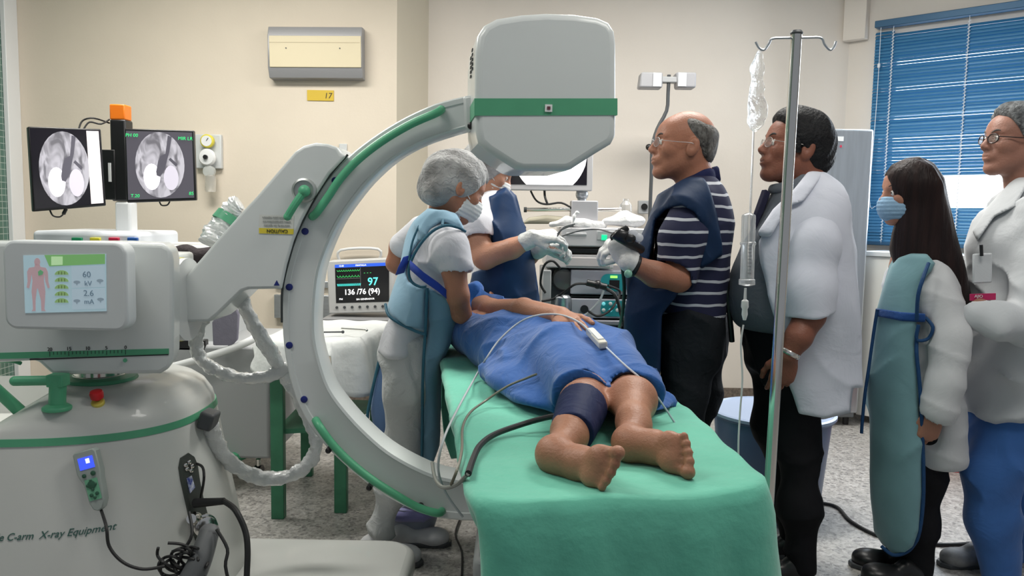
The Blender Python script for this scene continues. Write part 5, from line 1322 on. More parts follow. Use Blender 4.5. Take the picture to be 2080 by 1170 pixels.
def person(name, label, base, parts, m):
    vv, ff = join(*parts); o = put(name, vv, ff, m, None, origin=base, smooth=True); return tag(o, label, 'person')
def core(Y0, rows, legs):
    """slim inner trunk and legs under the clothes (world)"""
    S = sect(rows, Y0); pts = [V(s_[0] - s_[3], s_[1] - s_[4], s_[2]) for s_ in S] + [V(s_[0] + s_[3], s_[1] + s_[4], s_[2]) for s_ in S] + [p for l in legs for p in l[0]]
    A = np.array([tuple(p) for p in pts]); v = Vol(A.min(0) - .12, A.max(0) + .12, .012)
    v.loft([(a, b, c, d * .74, e * .72) for a, b, c, d, e in S], k=.03)
    for P_, R_ in legs: v.chain(P_, [r * .68 for r in R_], k=.05)
    return v.mesh(1)
def flr(px, Y, z=.0): p = W(px, 1000, Y); return V(p.x, Y, z)
PERS = {}

# ------------------------------------------------------------------ man in the striped polo shirt
Y0 = 3.0; P = lambda x, y, dy=0.0: W(x, y, Y0 + dy)
hd_ = Head(P(1389, 297), (-1, -.06, .13), size=1.07)
torso = [(352, 1392, 1446, .075), (368, 1372, 1462, .13), (390, 1356, 1474, .175), (430, 1344, 1484, .20), (480, 1334, 1484, .205), (530, 1330, 1478, .20), (580, 1330, 1474, .195), (620, 1334, 1472, .19), (650, 1338, 1471, .19)]
lg = [([P(1398, 670, -.09), P(1392, 800, -.10), P(1390, 900, -.10), V(P(1392, 900).x, Y0 - .10, .06)], [.105, .085, .075, .05]), ([P(1432, 670, .09), P(1418, 800, .10), P(1404, 900, .10), V(P(1400, 900).x, Y0 + .10, .06)], [.105, .085, .07, .05])]
armA = Arm([P(1405, 440, -.14), P(1380, 510, -.19), P(1378, 566, -.22), P(1330, 557, -.26), P(1279, 534, -.27)], [.04, .045, .046, .043, .031], P(1258, 492, -.24) - P(1279, 534, -.27), (-.25, -1, .2), thumb=-1, curl=(.75, .8, .85, .9), tcurl=.6)
armB = Arm([P(1400, 440, .12), P(1350, 520, .20), P(1330, 560, .2), P(1290, 512, .0), P(1283, 505, -.02)], [.055, .048, .045, .032, .030], (-1, -.3, .1), (0, -.4, 1), thumb=1, curl=(.7, .75, .8, .9), tcurl=.5)
sk = skin('skin_tan', (.36, .155, .095))
pa_ = person('person', 'balding man in a striped polo and navy lead apron, holding the endoscope', V(P(1400, 900).x, Y0, 0), [hd_.mesh(P(1418, 385), nr=.062), armA.mesh(), armB.mesh(), core(Y0, torso, lg)], sk)
put('glove', *armA.glove(.008, .005), mat('white_glove', (.62, .62, .61), .45, bump=.3, bscale=60), pa_, smooth=True)
put('glove', *armB.glove(.05, .005), mat('white_glove', (.62, .62, .61), .45), pa_, smooth=True)
hd_.eyes(pa_); hd_.brows(pa_, (.06, .05, .045)); hd_.glasses(pa_, (.45, .45, .45), .0010)
M_HAIRG = mat('grey_black_hair', (.045, .042, .038), .75, color2=(.15, .145, .135), nscale=70, bump=.9, bscale=150, stretch=(1, 1, .5))
def exA(v):
    v.ell((-.045, 0, -.025), (.060, .068, .050), k=.03)
put('hair', *hd_.shell(.0065, [((.030, 0, 0), (1, 0, -.05)), ((0, 0, .098), (-.12, 0, 1)), ((-.018, 0, .004), (.85, 0, -.75)), ((0, 0, -.066), (0, 0, -1))], .0016, 3, extra=exA, kc=.035), M_HAIRG, pa_, smooth=True)
M_STR = stripes_mat('navy_white_stripes', (.010, .012, .045), (.50, .52, .56), .0435, .22, off=.006)
def fn(v):
    v.loft(sect(torso, Y0), k=.0, sq=2.2)
    v.chain([P(1410, 408, -.15), P(1388, 480, -.195), P(1374, 560, -.205)], [.075, .080, .080], k=.03); v.chain([P(1410, 408, .15), P(1388, 480, .195), P(1360, 550, .205)], [.075, .078, .078], k=.03)
    v.cap(P(1365, 560, -.215), P(1350, 640, -.23), .062, .06, op='cut')
garment('polo_shirt', pa_, M_STR, bnd(Y0, 1290, 330, 1520, 668), fn, wr=.004, seed=2)
def fn(v): v.chain([P(1446, 350, .0), P(1452, 356, .0)], [.03, .03]); v.loft(sect([(338, 1392, 1449, .078), (352, 1386, 1451, .085), (370, 1372, 1455, .10)], Y0), k=0); v.ell(P(1412, 330), (.064, .062, .08), op='cut', k=.01); v.poly(poly_px([(1460, 336), (1430, 344), (1395, 362), (1368, 385), (1362, 400), (1470, 400)], Y0))
garment('collar', pa_, cloth('navy_collar', (.018, .022, .07)), bnd(Y0, 1350, 325, 1475, 410, .2), fn, wr=.0, h=.005)
M_NAVY = cloth('navy_lead_vinyl', (.012, .030, .075), .55, bump=.3, bscale=9, noise=.2)
def fn(v):
    v.loft([(a - .012, b, c, d + .020, e + .026) for a, b, c, d, e in sect([(358, 1380, 1452, .13), (385, 1352, 1470, .185), (430, 1322, 1482, .205), (480, 1305, 1484, .212), (530, 1288, 1478, .21), (590, 1280, 1470, .205), (650, 1276, 1440, .20), (760, 1276, 1420, .20), (900, 1280, 1420, .20)], Y0)], k=0, sq=2.3)
    v.chain([P(1418, 398, -.14), P(1402, 425, -.175), P(1385, 470, -.19)], [.079, .084, .082], k=.03); v.chain([P(1444, 425, -.13), P(1450, 480, -.145), P(1448, 545, -.15)], [.075, .078, .07], k=.04); v.chain([P(1418, 398, .14), P(1402, 425, .175)], [.085, .090], k=.03)
    v.poly(poly_px([(1398, 352), (1432, 352), (1444, 372), (1452, 400), (1462, 450), (1470, 500), (1470, 520), (1425, 545), (1400, 562), (1372, 600), (1345, 640), (1340, 900), (1270, 900), (1268, 700), (1275, 600), (1270, 560), (1292, 510), (1314, 452), (1335, 395), (1365, 375)], Y0), k=.012)
    v.poly(poly_px([(1352, 430), (1385, 421), (1408, 432), (1420, 460), (1423, 520), (1416, 560), (1405, 585), (1330, 585), (1318, 540), (1328, 480), (1334, 450)], Y0), op='cut', k=.008); pass
garment('lead_apron', pa_, M_NAVY, bnd(Y0, 1245, 340, 1500, 915), fn, wr=.006, seed=5, f=22)
q = MB(); q.tube([P(1470, 505, -.10), P(1474, 540, -.11), P(1478, 600, -.1), P(1484, 660, -.08), P(1487, 694, -.07)], .010, n=8); q.ball(P(1470, 512, -.11), .018); q.put('apron_tie', M_BLACK, pa_)
q = MB(); p_ = sect([(640, 1338, 1472, .196), (656, 1338, 1472, .196)], Y0)
def fn(v):
    v.loft(sect([(630, 1338, 1472, .19), (660, 1337, 1471, .192), (700, 1338, 1468, .19), (740, 1342, 1462, .17)], Y0), k=0)
    for P_, R_ in lg: v.chain(P_, R_, k=.05)
M_DEN = cloth('black_denim', (.016, .019, .023), .8, bump=.4, bscale=40, noise=.25)
garment('jeans', pa_, M_DEN, bnd(Y0, 1300, 625, 1500, 1300), fn, wr=.006, seed=6, f=30, h=.009)
def fn(v): v.loft(sect([(628, 1335, 1474, .194), (642, 1335, 1474, .196)], Y0), k=0)
garment('belt', pa_, M_BLACK, bnd(Y0, 1310, 615, 1500, 655), fn, wr=0)
for dy in (-.10, .10): shoe(pa_, V(P(1408, 900).x, Y0 + dy, 0), V(P(1408, 900).x - .22, Y0 + dy, 0), M_BLACK)
q = MB(); c = P(1289, 540, -.27); dr_ = (P(1330, 557, -.26) - P(1279, 534, -.27)).normalized(); q.lathe([(.037, -.008), (.040, -.004), (.040, .004), (.037, .008)], c, dr_); q.put('wrist_strap', M_BLACK, pa_)
MB().ball(P(1276, 556, -.31), (.014, .010, .014)).put('wrist_charm', mat('pale_green_gem', (.25, .50, .38), .2), pa_)
# endoscope in his hands
es = MB(); es.tube([P(1250, 472, -.30), P(1262, 482, -.30), P(1280, 494, -.29), P(1304, 508, -.25)], [.023, .014], n=14, smooth=5); es.ball(P(1262, 478, -.30), (.030, .024, .022)); es.cyl(P(1262, 470, -.30), P(1276, 462, -.30), .012, .010); es.ball(P(1280, 484, -.31), (.020, .018, .016)); es.cyl(P(1250, 482, -.25), P(1250, 482, -.20), .018)
eo = es.put('endoscope', M_BLACK, None, bevel=.003); tag(eo, 'black endoscope control handle held by the man in the striped polo', 'endoscope')
for dx_, dy_, r_ in ((18, -2, .017), (30, 4, .014)): MB().lathe([(r_, 0), (r_ + .002, .006), (r_, .014), (.006, .018)], P(1266 + dx_, 480 + dy_, -.30), (.2, -1, .2)).put('control_knob', mat('pale_knob', (.55, .56, .60), .4), eo)
MB().tube([P(1250, 490, -.2), P(1262, 530, -.15), P(1268, 590, -.05), P(1262, 650, .1), P(1250, 690, .4)], .007, smooth=6).put('insertion_tube', M_RUB, eo)
MB().tube([P(1246, 474, -.22), W(1215, 466, 3.2), W(1180, 468, 3.3), W(1140, 480, 3.35)], .0035, smooth=6).put('working_channel_wire', M_DGREY, eo)

# ------------------------------------------------------------------ tall doctor in the white coat behind the IV pole
Y0 = 2.9
hd_ = Head(P(1616, 302), (-1, -.04, .20), size=1.09)
sk = skin('skin_dark_brown', (.235, .088, .055))
tor = [(375, 1580, 1655, .09), (400, 1562, 1685, .16), (440, 1546, 1704, .19), (500, 1516, 1716, .205), (550, 1488, 1716, .21), (600, 1476, 1716, .215), (640, 1480, 1712, .21), (672, 1500, 1702, .20)]
lg = [([P(1622, 690, -.09), P(1620, 880, -.10), P(1624, 1020, -.10), P(1628, 1150, -.10)], [.11, .082, .070, .052]), ([P(1575, 690, .09), P(1580, 860, .10), P(1600, 1000, .10), P(1612, 1120, .10)], [.11, .080, .066, .052])]
armA = Arm([P(1676, 440, -.12), P(1652, 530, -.22), P(1645, 640, -.24), P(1622, 685, -.27), P(1601, 722, -.27)], [.045, .05, .050, .043, .030], P(1585, 775, -.25) - P(1601, 722, -.27), (-.2, -1, -.1), thumb=-1, curl=(.35, .4, .45, .5), tcurl=.3)
armB = Arm([P(1676, 440, .12), P(1640, 530, .2), P(1620, 640, .24), P(1570, 700, .2)], [.06, .056, .045, .03], (-.5, -.3, -1), (-1, .2, .4), thumb=1)
pb_ = person('person', 'dark haired doctor in a short sleeved white coat standing behind the chrome IV pole', V(P(1600, 900).x, Y0, 0), [hd_.mesh(P(1640, 392), nr=.066, fat=.006), armA.mesh(), armB.mesh(), core(Y0, tor, lg)], sk)
hd_.eyes(pb_); hd_.brows(pb_); hd_.glasses(pb_, (.30, .28, .26), .0010)
M_HAIRB = mat('black_hair', (.006, .006, .007), .6, color2=(.013, .013, .014), nscale=60, bump=.6, bscale=110, stretch=(1, .4, 1), spec=.22)
def exB(v):
    v.ell((-.055, 0, -.020), (.068, .074, .070), k=.03); v.ell((.030, 0, .085), (.058, .062, .040), k=.03)
put('hair', *hd_.shell(.017, [((.050, 0, .0), (1, 0, -.55)), ((.004, 0, .01), (.95, 0, -.35)), ((0, 0, -.092), (0, 0, -1))][:1] + [((.018, 0, -.0), (1, 0, -.9)), ((0, 0, -.085), (0, 0, -1))], .0030, 8, extra=exB), M_HAIRB, pb_, smooth=True)
for y in (-1, 1): MB().tube([hd_.w((.028, .076 * y, .03)), hd_.w((.022, .079 * y, .0)), hd_.w((.016, .078 * y, -.022))], .010, n=8).put('sideburn', M_HAIRB, pb_)
M_GSH = cloth('grey_shirt', (.12, .135, .155), .8)
def fn(v): v.loft(sect(tor, Y0), k=0)
garment('shirt', pb_, M_GSH, bnd(Y0, 1440, 360, 1760, 690), fn, wr=.004, seed=11)
def fn(v):
    v.loft(sect([(352, 1588, 1655, .085), (366, 1572, 1660, .09), (395, 1556, 1672, .10)], Y0), k=0); v.poly(poly_px([(1660, 340), (1640, 345), (1612, 365), (1562, 376), (1550, 392), (1566, 412), (1582, 400), (1625, 385), (1670, 380)], Y0), k=.004); v.ell(hd_.w((-.03, 0, -.10)), (.060, .060, .075), op='cut', k=.01)
garment('shirt_collar', pb_, M_GSH, bnd(Y0, 1530, 335, 1690, 420, .2), fn, wr=0, h=.005)
q = MB(); q.prism([P(1556, 384, -.02), P(1566, 392, -.02), P(1552, 430, -.02), P(1538, 462, -.02), P(1533, 470, -.02), P(1532, 452, -.02), P(1545, 415, -.02)], (0, .05, 0)); q.put('tie', cloth('dark_tie', (.022, .022, .045)), pb_, bevel=.004)
M_COAT = cloth('white_coat', (.64, .66, .74), .85, bump=.35, bscale=14, noise=.04)
def fn(v):
    v.loft([(a - .01, b, c, d + .012, e + .022) for a, b, c, d, e in sect([(348, 1600, 1668, .095), (380, 1560, 1692, .155), (420, 1535, 1712, .20), (480, 1505, 1728, .215), (540, 1482, 1737, .215), (600, 1468, 1744, .212), (660, 1480, 1748, .205), (720, 1500, 1750, .20), (790, 1520, 1750, .205), (860, 1560, 1742, .21)], Y0)], k=0, sq=2.5)
    v.poly(poly_px([(1640, 342), (1668, 338), (1700, 372), (1722, 430), (1734, 500), (1744, 600), (1752, 700), (1752, 784), (1733, 788), (1728, 838), (1674, 851), (1620, 843), (1608, 800), (1590, 752), (1585, 700), (1575, 650), (1556, 600), (1542, 540), (1536, 490), (1558, 440), (1600, 400), (1622, 372)], Y0), k=.012)
    v.chain([P(1664, 415, -.12), P(1652, 470, -.16)], [.078, .08], k=.05); v.chain([P(1668, 412, .15), P(1645, 520, .225), P(1641, 620, .24)], [.088, .095, .09], k=.04)
def fs(v):
    v.chain([P(1662, 425, -.13), P(1650, 500, -.195), P(1644, 590, -.225), P(1643, 680, -.235)], [.066, .079, .087, .092], k=.05)
    v.plane(P(1641, 644, -.24), (.12, 0, -1), k=.004); v.cap(P(1643, 600, -.235), P(1643, 700, -.235), .062, .064, op='cut', k=.004)
garment('coat_sleeve', pb_, M_COAT, bnd(Y0, 1560, 360, 1760, 690, .42), fs, wr=.007, seed=17, f=26)
co = garment('white_coat', pb_, M_COAT, bnd(Y0, 1440, 320, 1790, 870, .42), fn, wr=.0075, seed=12, f=20, up=(1, .6, .25))
def fn(v):
    v.loft([(a - .02, b, c, d + .022, e + .034) for a, b, c, d, e in sect([(350, 1600, 1668, .085), (380, 1560, 1692, .15), (430, 1533, 1714, .205), (480, 1505, 1728, .23)], Y0)], k=0, sq=2.4)
    v.poly(poly_px([(1664, 338), (1675, 350), (1645, 392), (1632, 408), (1600, 420), (1572, 470), (1548, 505), (1540, 470), (1570, 425), (1612, 385), (1640, 350)], Y0), k=.006)
garment('lapel', pb_, M_COAT, bnd(Y0, 1440, 320, 1790, 530, .42), fn, wr=0, h=.006)
M_TRO = cloth('black_trousers', (.010, .010, .012), .75, bump=.3, bscale=14, noise=.2)
def fn(v):
    v.loft(sect([(655, 1506, 1700, .20), (700, 1510, 1690, .20), (760, 1520, 1675, .19)], Y0), k=0)
    for P_, R_ in lg: v.chain(P_, R_, k=.06)
garment('trousers', pb_, M_TRO, bnd(Y0, 1470, 645, 1740, 1215), fn, wr=.007, seed=13, f=24, h=.009)
for dy, px in ((-.10, 1634), (.10, 1618)): shoe(pb_, flr(px, Y0 + dy), flr(px, Y0 + dy) - V(.21, 0, 0), M_BLACK)
q = MB(); q.lathe([(.033, -.008), (.036, -.004), (.036, .004), (.033, .008)], P(1604, 717, -.27), (P(1601, 722, -.27) - P(1622, 685, -.27)).normalized()); q.put('wrist_watch', M_CHROME, pb_)

# ------------------------------------------------------------------ woman with long dark hair
Y0 = 2.9
hd_ = Head(P(1850, 391), (-1, -.05, -.03), size=.95)
sk = skin('skin_light_brown', (.40, .19, .125))
tor = [(470, 1832, 1885, .06), (505, 1808, 1905, .12), (545, 1798, 1915, .165), (600, 1788, 1915, .175), (650, 1782, 1905, .165), (720, 1776, 1905, .17), (800, 1772, 1912, .18), (900, 1776, 1925, .18)]
lg = [([P(1870, 850, -.08), P(1872, 980, -.08), P(1868, 1060, -.08), P(1862, 1160, -.08)], [.10, .075, .065, .056]), ([P(1850, 850, .08), P(1845, 980, .05), P(1838, 1140, .02)], [.10, .073, .050])]
armA = Arm([P(1896, 590, -.10), P(1922, 690, -.19), P(1915, 760, -.21), P(1898, 842, -.21)], [.035, .04, .040, .029], P(1876, 905, -.20) - P(1898, 842, -.21), (.0, -1, 0), thumb=-1, curl=(.4, .45, .5, .55), tcurl=.4, size=.9)
armB = Arm([P(1880, 590, .10), P(1900, 690, .17), P(1870, 800, .2)], [.05, .045, .03], (-.5, -.2, -1), (-1, 0, 0), size=.9)
pc_ = person('person', 'woman with long dark hair, light blue mask and a teal lead apron with blue piping', V(P(1860, 900).x, Y0, 0), [hd_.mesh(P(1862, 500), nr=.048), armA.mesh(), armB.mesh(), core(Y0, tor, lg)], sk)
hd_.eyes(pc_); hd_.brows(pc_, th=.0022)
hd_.mask(pc_, mat('light_blue_mask', (.22, .36, .50), .8, bump=.3, bscale=60))
M_HAIRC = mat('dark_brown_hair', (.009, .004, .004), .5, color2=(.018, .008, .007), nscale=40, bump=.6, spec=.25, bscale=90, stretch=(1, 1, .06))
def fn(v):
    v.ell(hd_.w((-.014, 0, .030)), (.112, .101, .108), R=hd_.R, k=0)
    v.loft(sect([(370, 1818, 1922, .103), (420, 1812, 1930, .106), (480, 1806, 1944, .11), (540, 1806, 1962, .125), (600, 1812, 1975, .115, .0), (670, 1890, 1975, .08)], Y0), k=.03)
    v.poly(poly_px([(1797, 356), (1812, 336), (1838, 324), (1868, 320), (1897, 334), (1917, 362), (1926, 410), (1940, 470), (1960, 540), (1972, 600), (1974, 640), (1968, 668), (1958, 640), (1948, 600), (1928, 556), (1900, 532), (1874, 528), (1850, 540), (1832, 566), (1818, 592), (1813, 588), (1815, 540), (1806, 505), (1812, 475), (1822, 445), (1819, 410), (1809, 370)], Y0), k=.008)
    v.disp(waves([95, 160, 60], [.0035, .002, .003], [(.5, 1, .05), (1, .6, .04), (.9, .3, .1)], 4))
garment('hair', pc_, M_HAIRC, bnd(Y0, 1770, 300, 2010, 690, .24), fn, wr=0, h=.005)
M_WC = cloth('white_lab_coat', (.56, .57, .58), .85, bump=.35, bscale=16, noise=.04)
def fn(v):
    v.loft([(a + .01, b, c, d, e) for a, b, c, d, e in sect([(508, 1825, 1905, .11), (545, 1806, 1925, .155), (600, 1796, 1925, .18), (660, 1792, 1918, .175), (740, 1790, 1930, .185), (850, 1790, 1944, .20), (932, 1800, 1940, .20)], Y0)], k=0)
    v.chain([P(1900, 582, -.13), P(1930, 685, -.20), P(1922, 780, -.225), P(1906, 835, -.225)], [.066, .066, .064, .062], k=.03); v.cap(P(1900, 846, -.21), P(1890, 900, -.21), .050, .05, op='cut', k=.003)
    v.chain([P(1890, 562, .14), P(1910, 685, .20), P(1885, 790, .22)], [.066, .062, .056], k=.03)
garment('lab_coat', pc_, M_WC, bnd(Y0, 1740, 470, 2020, 950, .38), fn, wr=.005, seed=21, f=34)
M_TEALA = cloth('teal_lead_apron', (.17, .32, .35), .7, bump=.3, bscale=10, noise=.10)
M_PIPE = cloth('dark_blue_piping', (.012, .055, .15), .6)
def apr(v):
    v.loft([(a - .010, b, c, d + .012, e + .016) for a, b, c, d, e in sect([(500, 1825, 1905, .15), (535, 1806, 1918, .185), (600, 1794, 1915, .182), (640, 1782, 1900, .178), (720, 1770, 1885, .19), (800, 1764, 1885, .195), (900, 1766, 1888, .20), (1000, 1770, 1888, .20), (1090, 1784, 1884, .19), (1130, 1800, 1870, .17)], Y0)], k=0, sq=2.3)
APX = [(1822, 520), (1850, 510), (1885, 512), (1902, 535), (1893, 552), (1874, 572), (1864, 605), (1862, 650), (1861, 700), (1868, 780), (1873, 863), (1876, 998), (1868, 1078), (1855, 1110), (1838, 1124), (1813, 1127), (1790, 1108), (1774, 1080), (1766, 960), (1765, 860), (1757, 800), (1768, 720), (1780, 626), (1795, 580), (1808, 540)]
def fn(v): apr(v); v.poly(poly_px(APX, Y0 - .1), k=.012)
ap = garment('lead_apron', pc_, M_TEALA, bnd(Y0, 1720, 490, 1930, 1150, .30), fn, wr=.005, seed=22, f=16)
ysf = lambda x, y: -.205
q = MB(); q.tube([P(1886, 535, -.185), P(1876, 562, -.215), P(1865, 600, -.222), P(1862, 650, -.20)], .0065, n=8); q.tube([P(1862, 690, -.19), P(1862, 720, -.20), P(1868, 780, -.205), P(1873, 863, -.21), P(1876, 998, -.205), P(1868, 1078, -.195), P(1855, 1108, -.175), P(1838, 1123, -.155), P(1813, 1127, -.13), P(1790, 1109, -.11)], .0065, n=8)
q.put('piping', M_PIPE, ap)
q = MB(); q.tube([P(1782, 628, -.06), P(1774, 680, -.05), P(1765, 745, -.05), P(1757, 800, -.05), P(1752, 850, -.05), P(1750, 880, -.05)], .006, n=8); q.put('piping', M_PIPE, ap)
def fn(v):
    v.loft([(a - .012, b, c, d + .020, e + .024) for a, b, c, d, e in sect([(600, 1794, 1915, .182), (640, 1782, 1900, .178), (700, 1772, 1887, .188)], Y0)], k=0, sq=2.3); v.poly(poly_px([(1780, 626), (1830, 634), (1880, 637), (1880, 655), (1830, 652), (1779, 642)], Y0 - .15))
garment('belt', pc_, cloth('royal_blue_belt', (.012, .06, .22)), bnd(Y0, 1740, 600, 1920, 690, .3), fn, wr=0, h=.005)
q = MB(); q.tube([P(1880, 645, -.19), P(1895, 665, -.215), P(1885, 688, -.205), P(1862, 690, -.20), P(1866, 660, -.205)], .006, n=8); q.put('strap_loop', M_PIPE, pc_)
def fn(v):
    for P_, R_ in lg: v.chain(P_, R_, k=.05)
garment('trousers', pc_, M_TRO, bnd(Y0, 1800, 830, 1950, 1190), fn, wr=.004, seed=23, h=.008)
shoe(pc_, flr(1868, Y0 - .11), flr(1868, Y0 - .11) - V(.18, .0, 0), M_BLACK); shoe(pc_, flr(1842, Y0 + .02), flr(1842, Y0 + .02) - V(.18, 0, 0), M_BLACK)

# ------------------------------------------------------------------ grey haired man at the right edge
Y0 = 2.92
hd_ = Head(P(2064, 288), (-1, -.04, .10), size=1.04)
sk = skin('skin_ruddy', (.33, .16, .115))
tor = [(375, 2050, 2125, .09), (400, 2030, 2150, .17), (450, 1992, 2165, .20), (500, 1966, 2170, .21), (600, 1972, 2168, .21), (700, 1962, 2160, .20), (800, 1955, 2155, .20), (850, 1955, 2150, .20)]
lg = [([P(2040, 850, -.07), P(2014, 960, -.09), P(2015, 1060, -.10), P(2030, 1160, -.10)], [.085, .095, .085, .070]), ([P(2070, 850, .07), P(2060, 980, .09), P(2062, 1080, .10), P(2062, 1130, .10)], [.085, .09, .08, .06])]
armA = Arm([P(2120, 480, -.12), P(2110, 600, -.21), P(2095, 660, -.25), P(2010, 640, -.26), P(1990, 625, -.24)], [.04, .048, .048, .035, .032], (-1, .6, .2), (-.3, -1, .3), thumb=1, curl=(.5, .5, .5, .5))
armB = Arm([P(2110, 480, .12), P(2060, 620, .22), P(2010, 650, .1)], [.06, .05, .035], (-.4, -1, 0), (-1, .2, .2), thumb=1)
pd_ = person('person', 'grey haired man with dark framed glasses in a white coat and blue scrub trousers', V(P(2060, 900).x, Y0, 0), [hd_.mesh(P(2085, 392), nr=.060), armA.mesh(False), armB.mesh(False), core(Y0, tor, lg)], sk)
hd_.eyes(pd_); hd_.brows(pd_, (.08, .07, .065)); hd_.glasses(pd_, (.025, .014, .014), .0021)
M_HAIRD = mat('silver_hair', (.20, .21, .215), .7, color2=(.06, .062, .065), nscale=45, bump=1.0, bscale=120)
def exD(v): v.ell((-.055, 0, -.015), (.065, .072, .066), k=.03); v.ell((.025, 0, .09), (.055, .058, .035), k=.03)
put('hair', *hd_.shell(.016, [((.040, 0, 0), (1, 0, -.45)), ((.016, 0, .0), (1, 0, -.9)), ((0, 0, -.08), (0, 0, -1))], .0035, 9, extra=exD), M_HAIRD, pd_, smooth=True)
M_WC2 = cloth('white_long_coat', (.56, .58, .60), .85, bump=.35, bscale=14, noise=.04)
def fn(v):
    v.loft([(a, b, c, d + .01, e + .02) for a, b, c, d, e in sect([(362, 2058, 2120, .09), (385, 2035, 2145, .15), (430, 2000, 2168, .195), (490, 1958, 2175, .215), (560, 1966, 2175, .22), (620, 1964, 2172, .22), (700, 1958, 2165, .215), (780, 1952, 2160, .215), (858, 1952, 2156, .215)], Y0)], k=0)
    v.poly(poly_px([(2052, 372), (2080, 352), (2130, 350), (2250, 420), (2250, 856), (2000, 857), (1953, 846), (1950, 780), (1955, 690), (1965, 610), (1956, 500), (1975, 450), (2008, 410)], Y0), k=.012)
    v.chain([P(2115, 440, -.16), P(2108, 600, -.235), P(2085, 660, -.25)], [.088, .080, .076], k=.03); v.chain([P(2085, 660, -.25), P(2030, 655, -.265), P(1992, 645, -.24)], [.076, .068, .058], k=.025)
    v.chain([P(2060, 470, .15), P(2050, 600, .22), P(2000, 680, .20)], [.085, .075, .06], k=.03)
garment('white_coat', pd_, M_WC2, bnd(Y0, 1920, 330, 2240, 875, .40), fn, wr=.0085, seed=32, f=30)
def fn(v):
    v.loft([(a - .012, b, c, d + .022, e + .03) for a, b, c, d, e in sect([(362, 2058, 2120, .09), (385, 2035, 2145, .15), (430, 2000, 2168, .195), (490, 1958, 2175, .215)], Y0)], k=0); v.poly(poly_px([(2080, 350), (2095, 362), (2062, 420), (2020, 440), (1985, 490), (1975, 470), (2010, 415), (2050, 372)], Y0), k=.006)
garment('lapel', pd_, M_WC2, bnd(Y0, 1930, 330, 2240, 510, .40), fn, wr=0, h=.006)
q = MB(); q.box(P(1995, 545, -.225), (.065, .010, .10), Matrix.Rotation(-.06, 3, 'Y')); q.put('pocket', M_WC2, pd_, bevel=.006)
MB().cyl(P(1993, 497, -.24), P(1994, 520, -.24), .0055).put('pen', M_BLACK, pd_)
MB().box(P(1996, 603, -.235), (.085, .006, .022), Matrix.Rotation(-.05, 3, 'Y')).put('badge_band', mat('crimson_band', (.45, .015, .10), .5), pd_)
text_obj('badge_text', 'AJIO', mat('badge_white', (.7, .7, .7), .5), P(1988, 602, -.241), (1, 0, 0), (0, 0, 1), .014, pd_)
M_SCRB = cloth('blue_scrub', (.045, .14, .40), .8, bump=.4, bscale=16, noise=.10)
def fn(v):
    v.loft(sect([(835, 1970, 2130, .16), (880, 1956, 2120, .18), (930, 1958, 2105, .18)], Y0), k=0)
    for P_, R_ in lg: v.chain(P_, R_, k=.04)
garment('scrub_trousers', pd_, M_SCRB, bnd(Y0, 1900, 830, 2200, 1190), fn, wr=.008, seed=33, f=26, h=.008)
shoe(pd_, flr(2000, Y0 + .02), flr(1925, Y0 + .02), mat('grey_trainer', (.10, .10, .10), .6, color2=(.3, .3, .3), nscale=14), sole=M_DGREY); shoe(pd_, flr(2060, Y0 + .12), flr(1985, Y0 + .10), mat('grey_trainer', (.1, .1, .1), .6))
# ------------------------------------------------------------------ nurse leaning over the patient
Y0 = 3.05; P = lambda x, y, dy=0.0: W(x, y, Y0 + dy)
M_CAP = mat('sheer_bouffant_cap', (.36, .36, .36), .7, color2=(.09, .085, .082), nscale=9, bump=1.0, bscale=42, dist=1.2, sheen=.5)
M_MASKW = mat('white_mask', (.62, .63, .63), .8, bump=.3, bscale=50)
hd_ = Head(P(929, 380), (.86, .34, -.42), size=1.0)
sk = skin('skin_medium_brown', (.37, .165, .10))
tor = [(425, 872, 925, .10, .06), (455, 848, 938, .16, .03), (500, 826, 946, .18), (560, 818, 942, .175), (620, 806, 918, .165), (680, 790, 888, .165), (710, 785, 872, .16)]
lg = [([P(828, 715, -.07), P(826, 800, -.09), P(822, 900, -.09), P(800, 985, -.09), P(772, 1080, -.09)], [.105, .088, .075, .062, .050]), ([P(830, 715, .08), P(842, 820, .08), P(845, 930, .08), P(830, 1090, .06)], [.10, .085, .075, .05])]
armA = Arm([P(902, 490, -.10), P(922, 548, -.20), P(930, 600, -.21), P(937, 636, -.15), P(944, 655, .05), P(950, 660, .10)], [.04, .044, .040, .036, .028, .026], (1, .5, 0), (0, -.3, 1), thumb=1, size=.9)
armB = Arm([P(850, 480, .12), P(812, 500, .16), P(803, 535, .17), P(850, 570, .20), P(900, 590, .24)], [.04, .040, .036, .032, .028], (1, .5, 0), (0, 0, 1), thumb=-1, size=.9)
pe_ = person('person', 'nurse leaning over the patient in a pale blue lead apron and sheer bouffant cap', V(P(815, 900).x, Y0, 0), [hd_.mesh(P(898, 440, .04), nr=.052), armA.mesh(), armB.mesh(), core(Y0, tor, lg)], sk)
hd_.eyes(pe_)
mo = hd_.mask(pe_, M_MASKW)
def exC(v): v.ell((-.040, 0, .015), (.110, .092, .100), k=.03); v.ell((-.075, 0, -.050), (.060, .070, .055), k=.03)
put('bouffant_cap', *hd_.shell(.018, [((.045, 0, .0), (1, 0, -.75)), ((0, 0, -.115), (0, 0, -1))], .0045, 12, f=70, extra=exC), M_CAP, pe_, smooth=True)
M_TUN = cloth('white_tunic', (.60, .60, .64), .85, bump=.35, bscale=22, noise=.04)
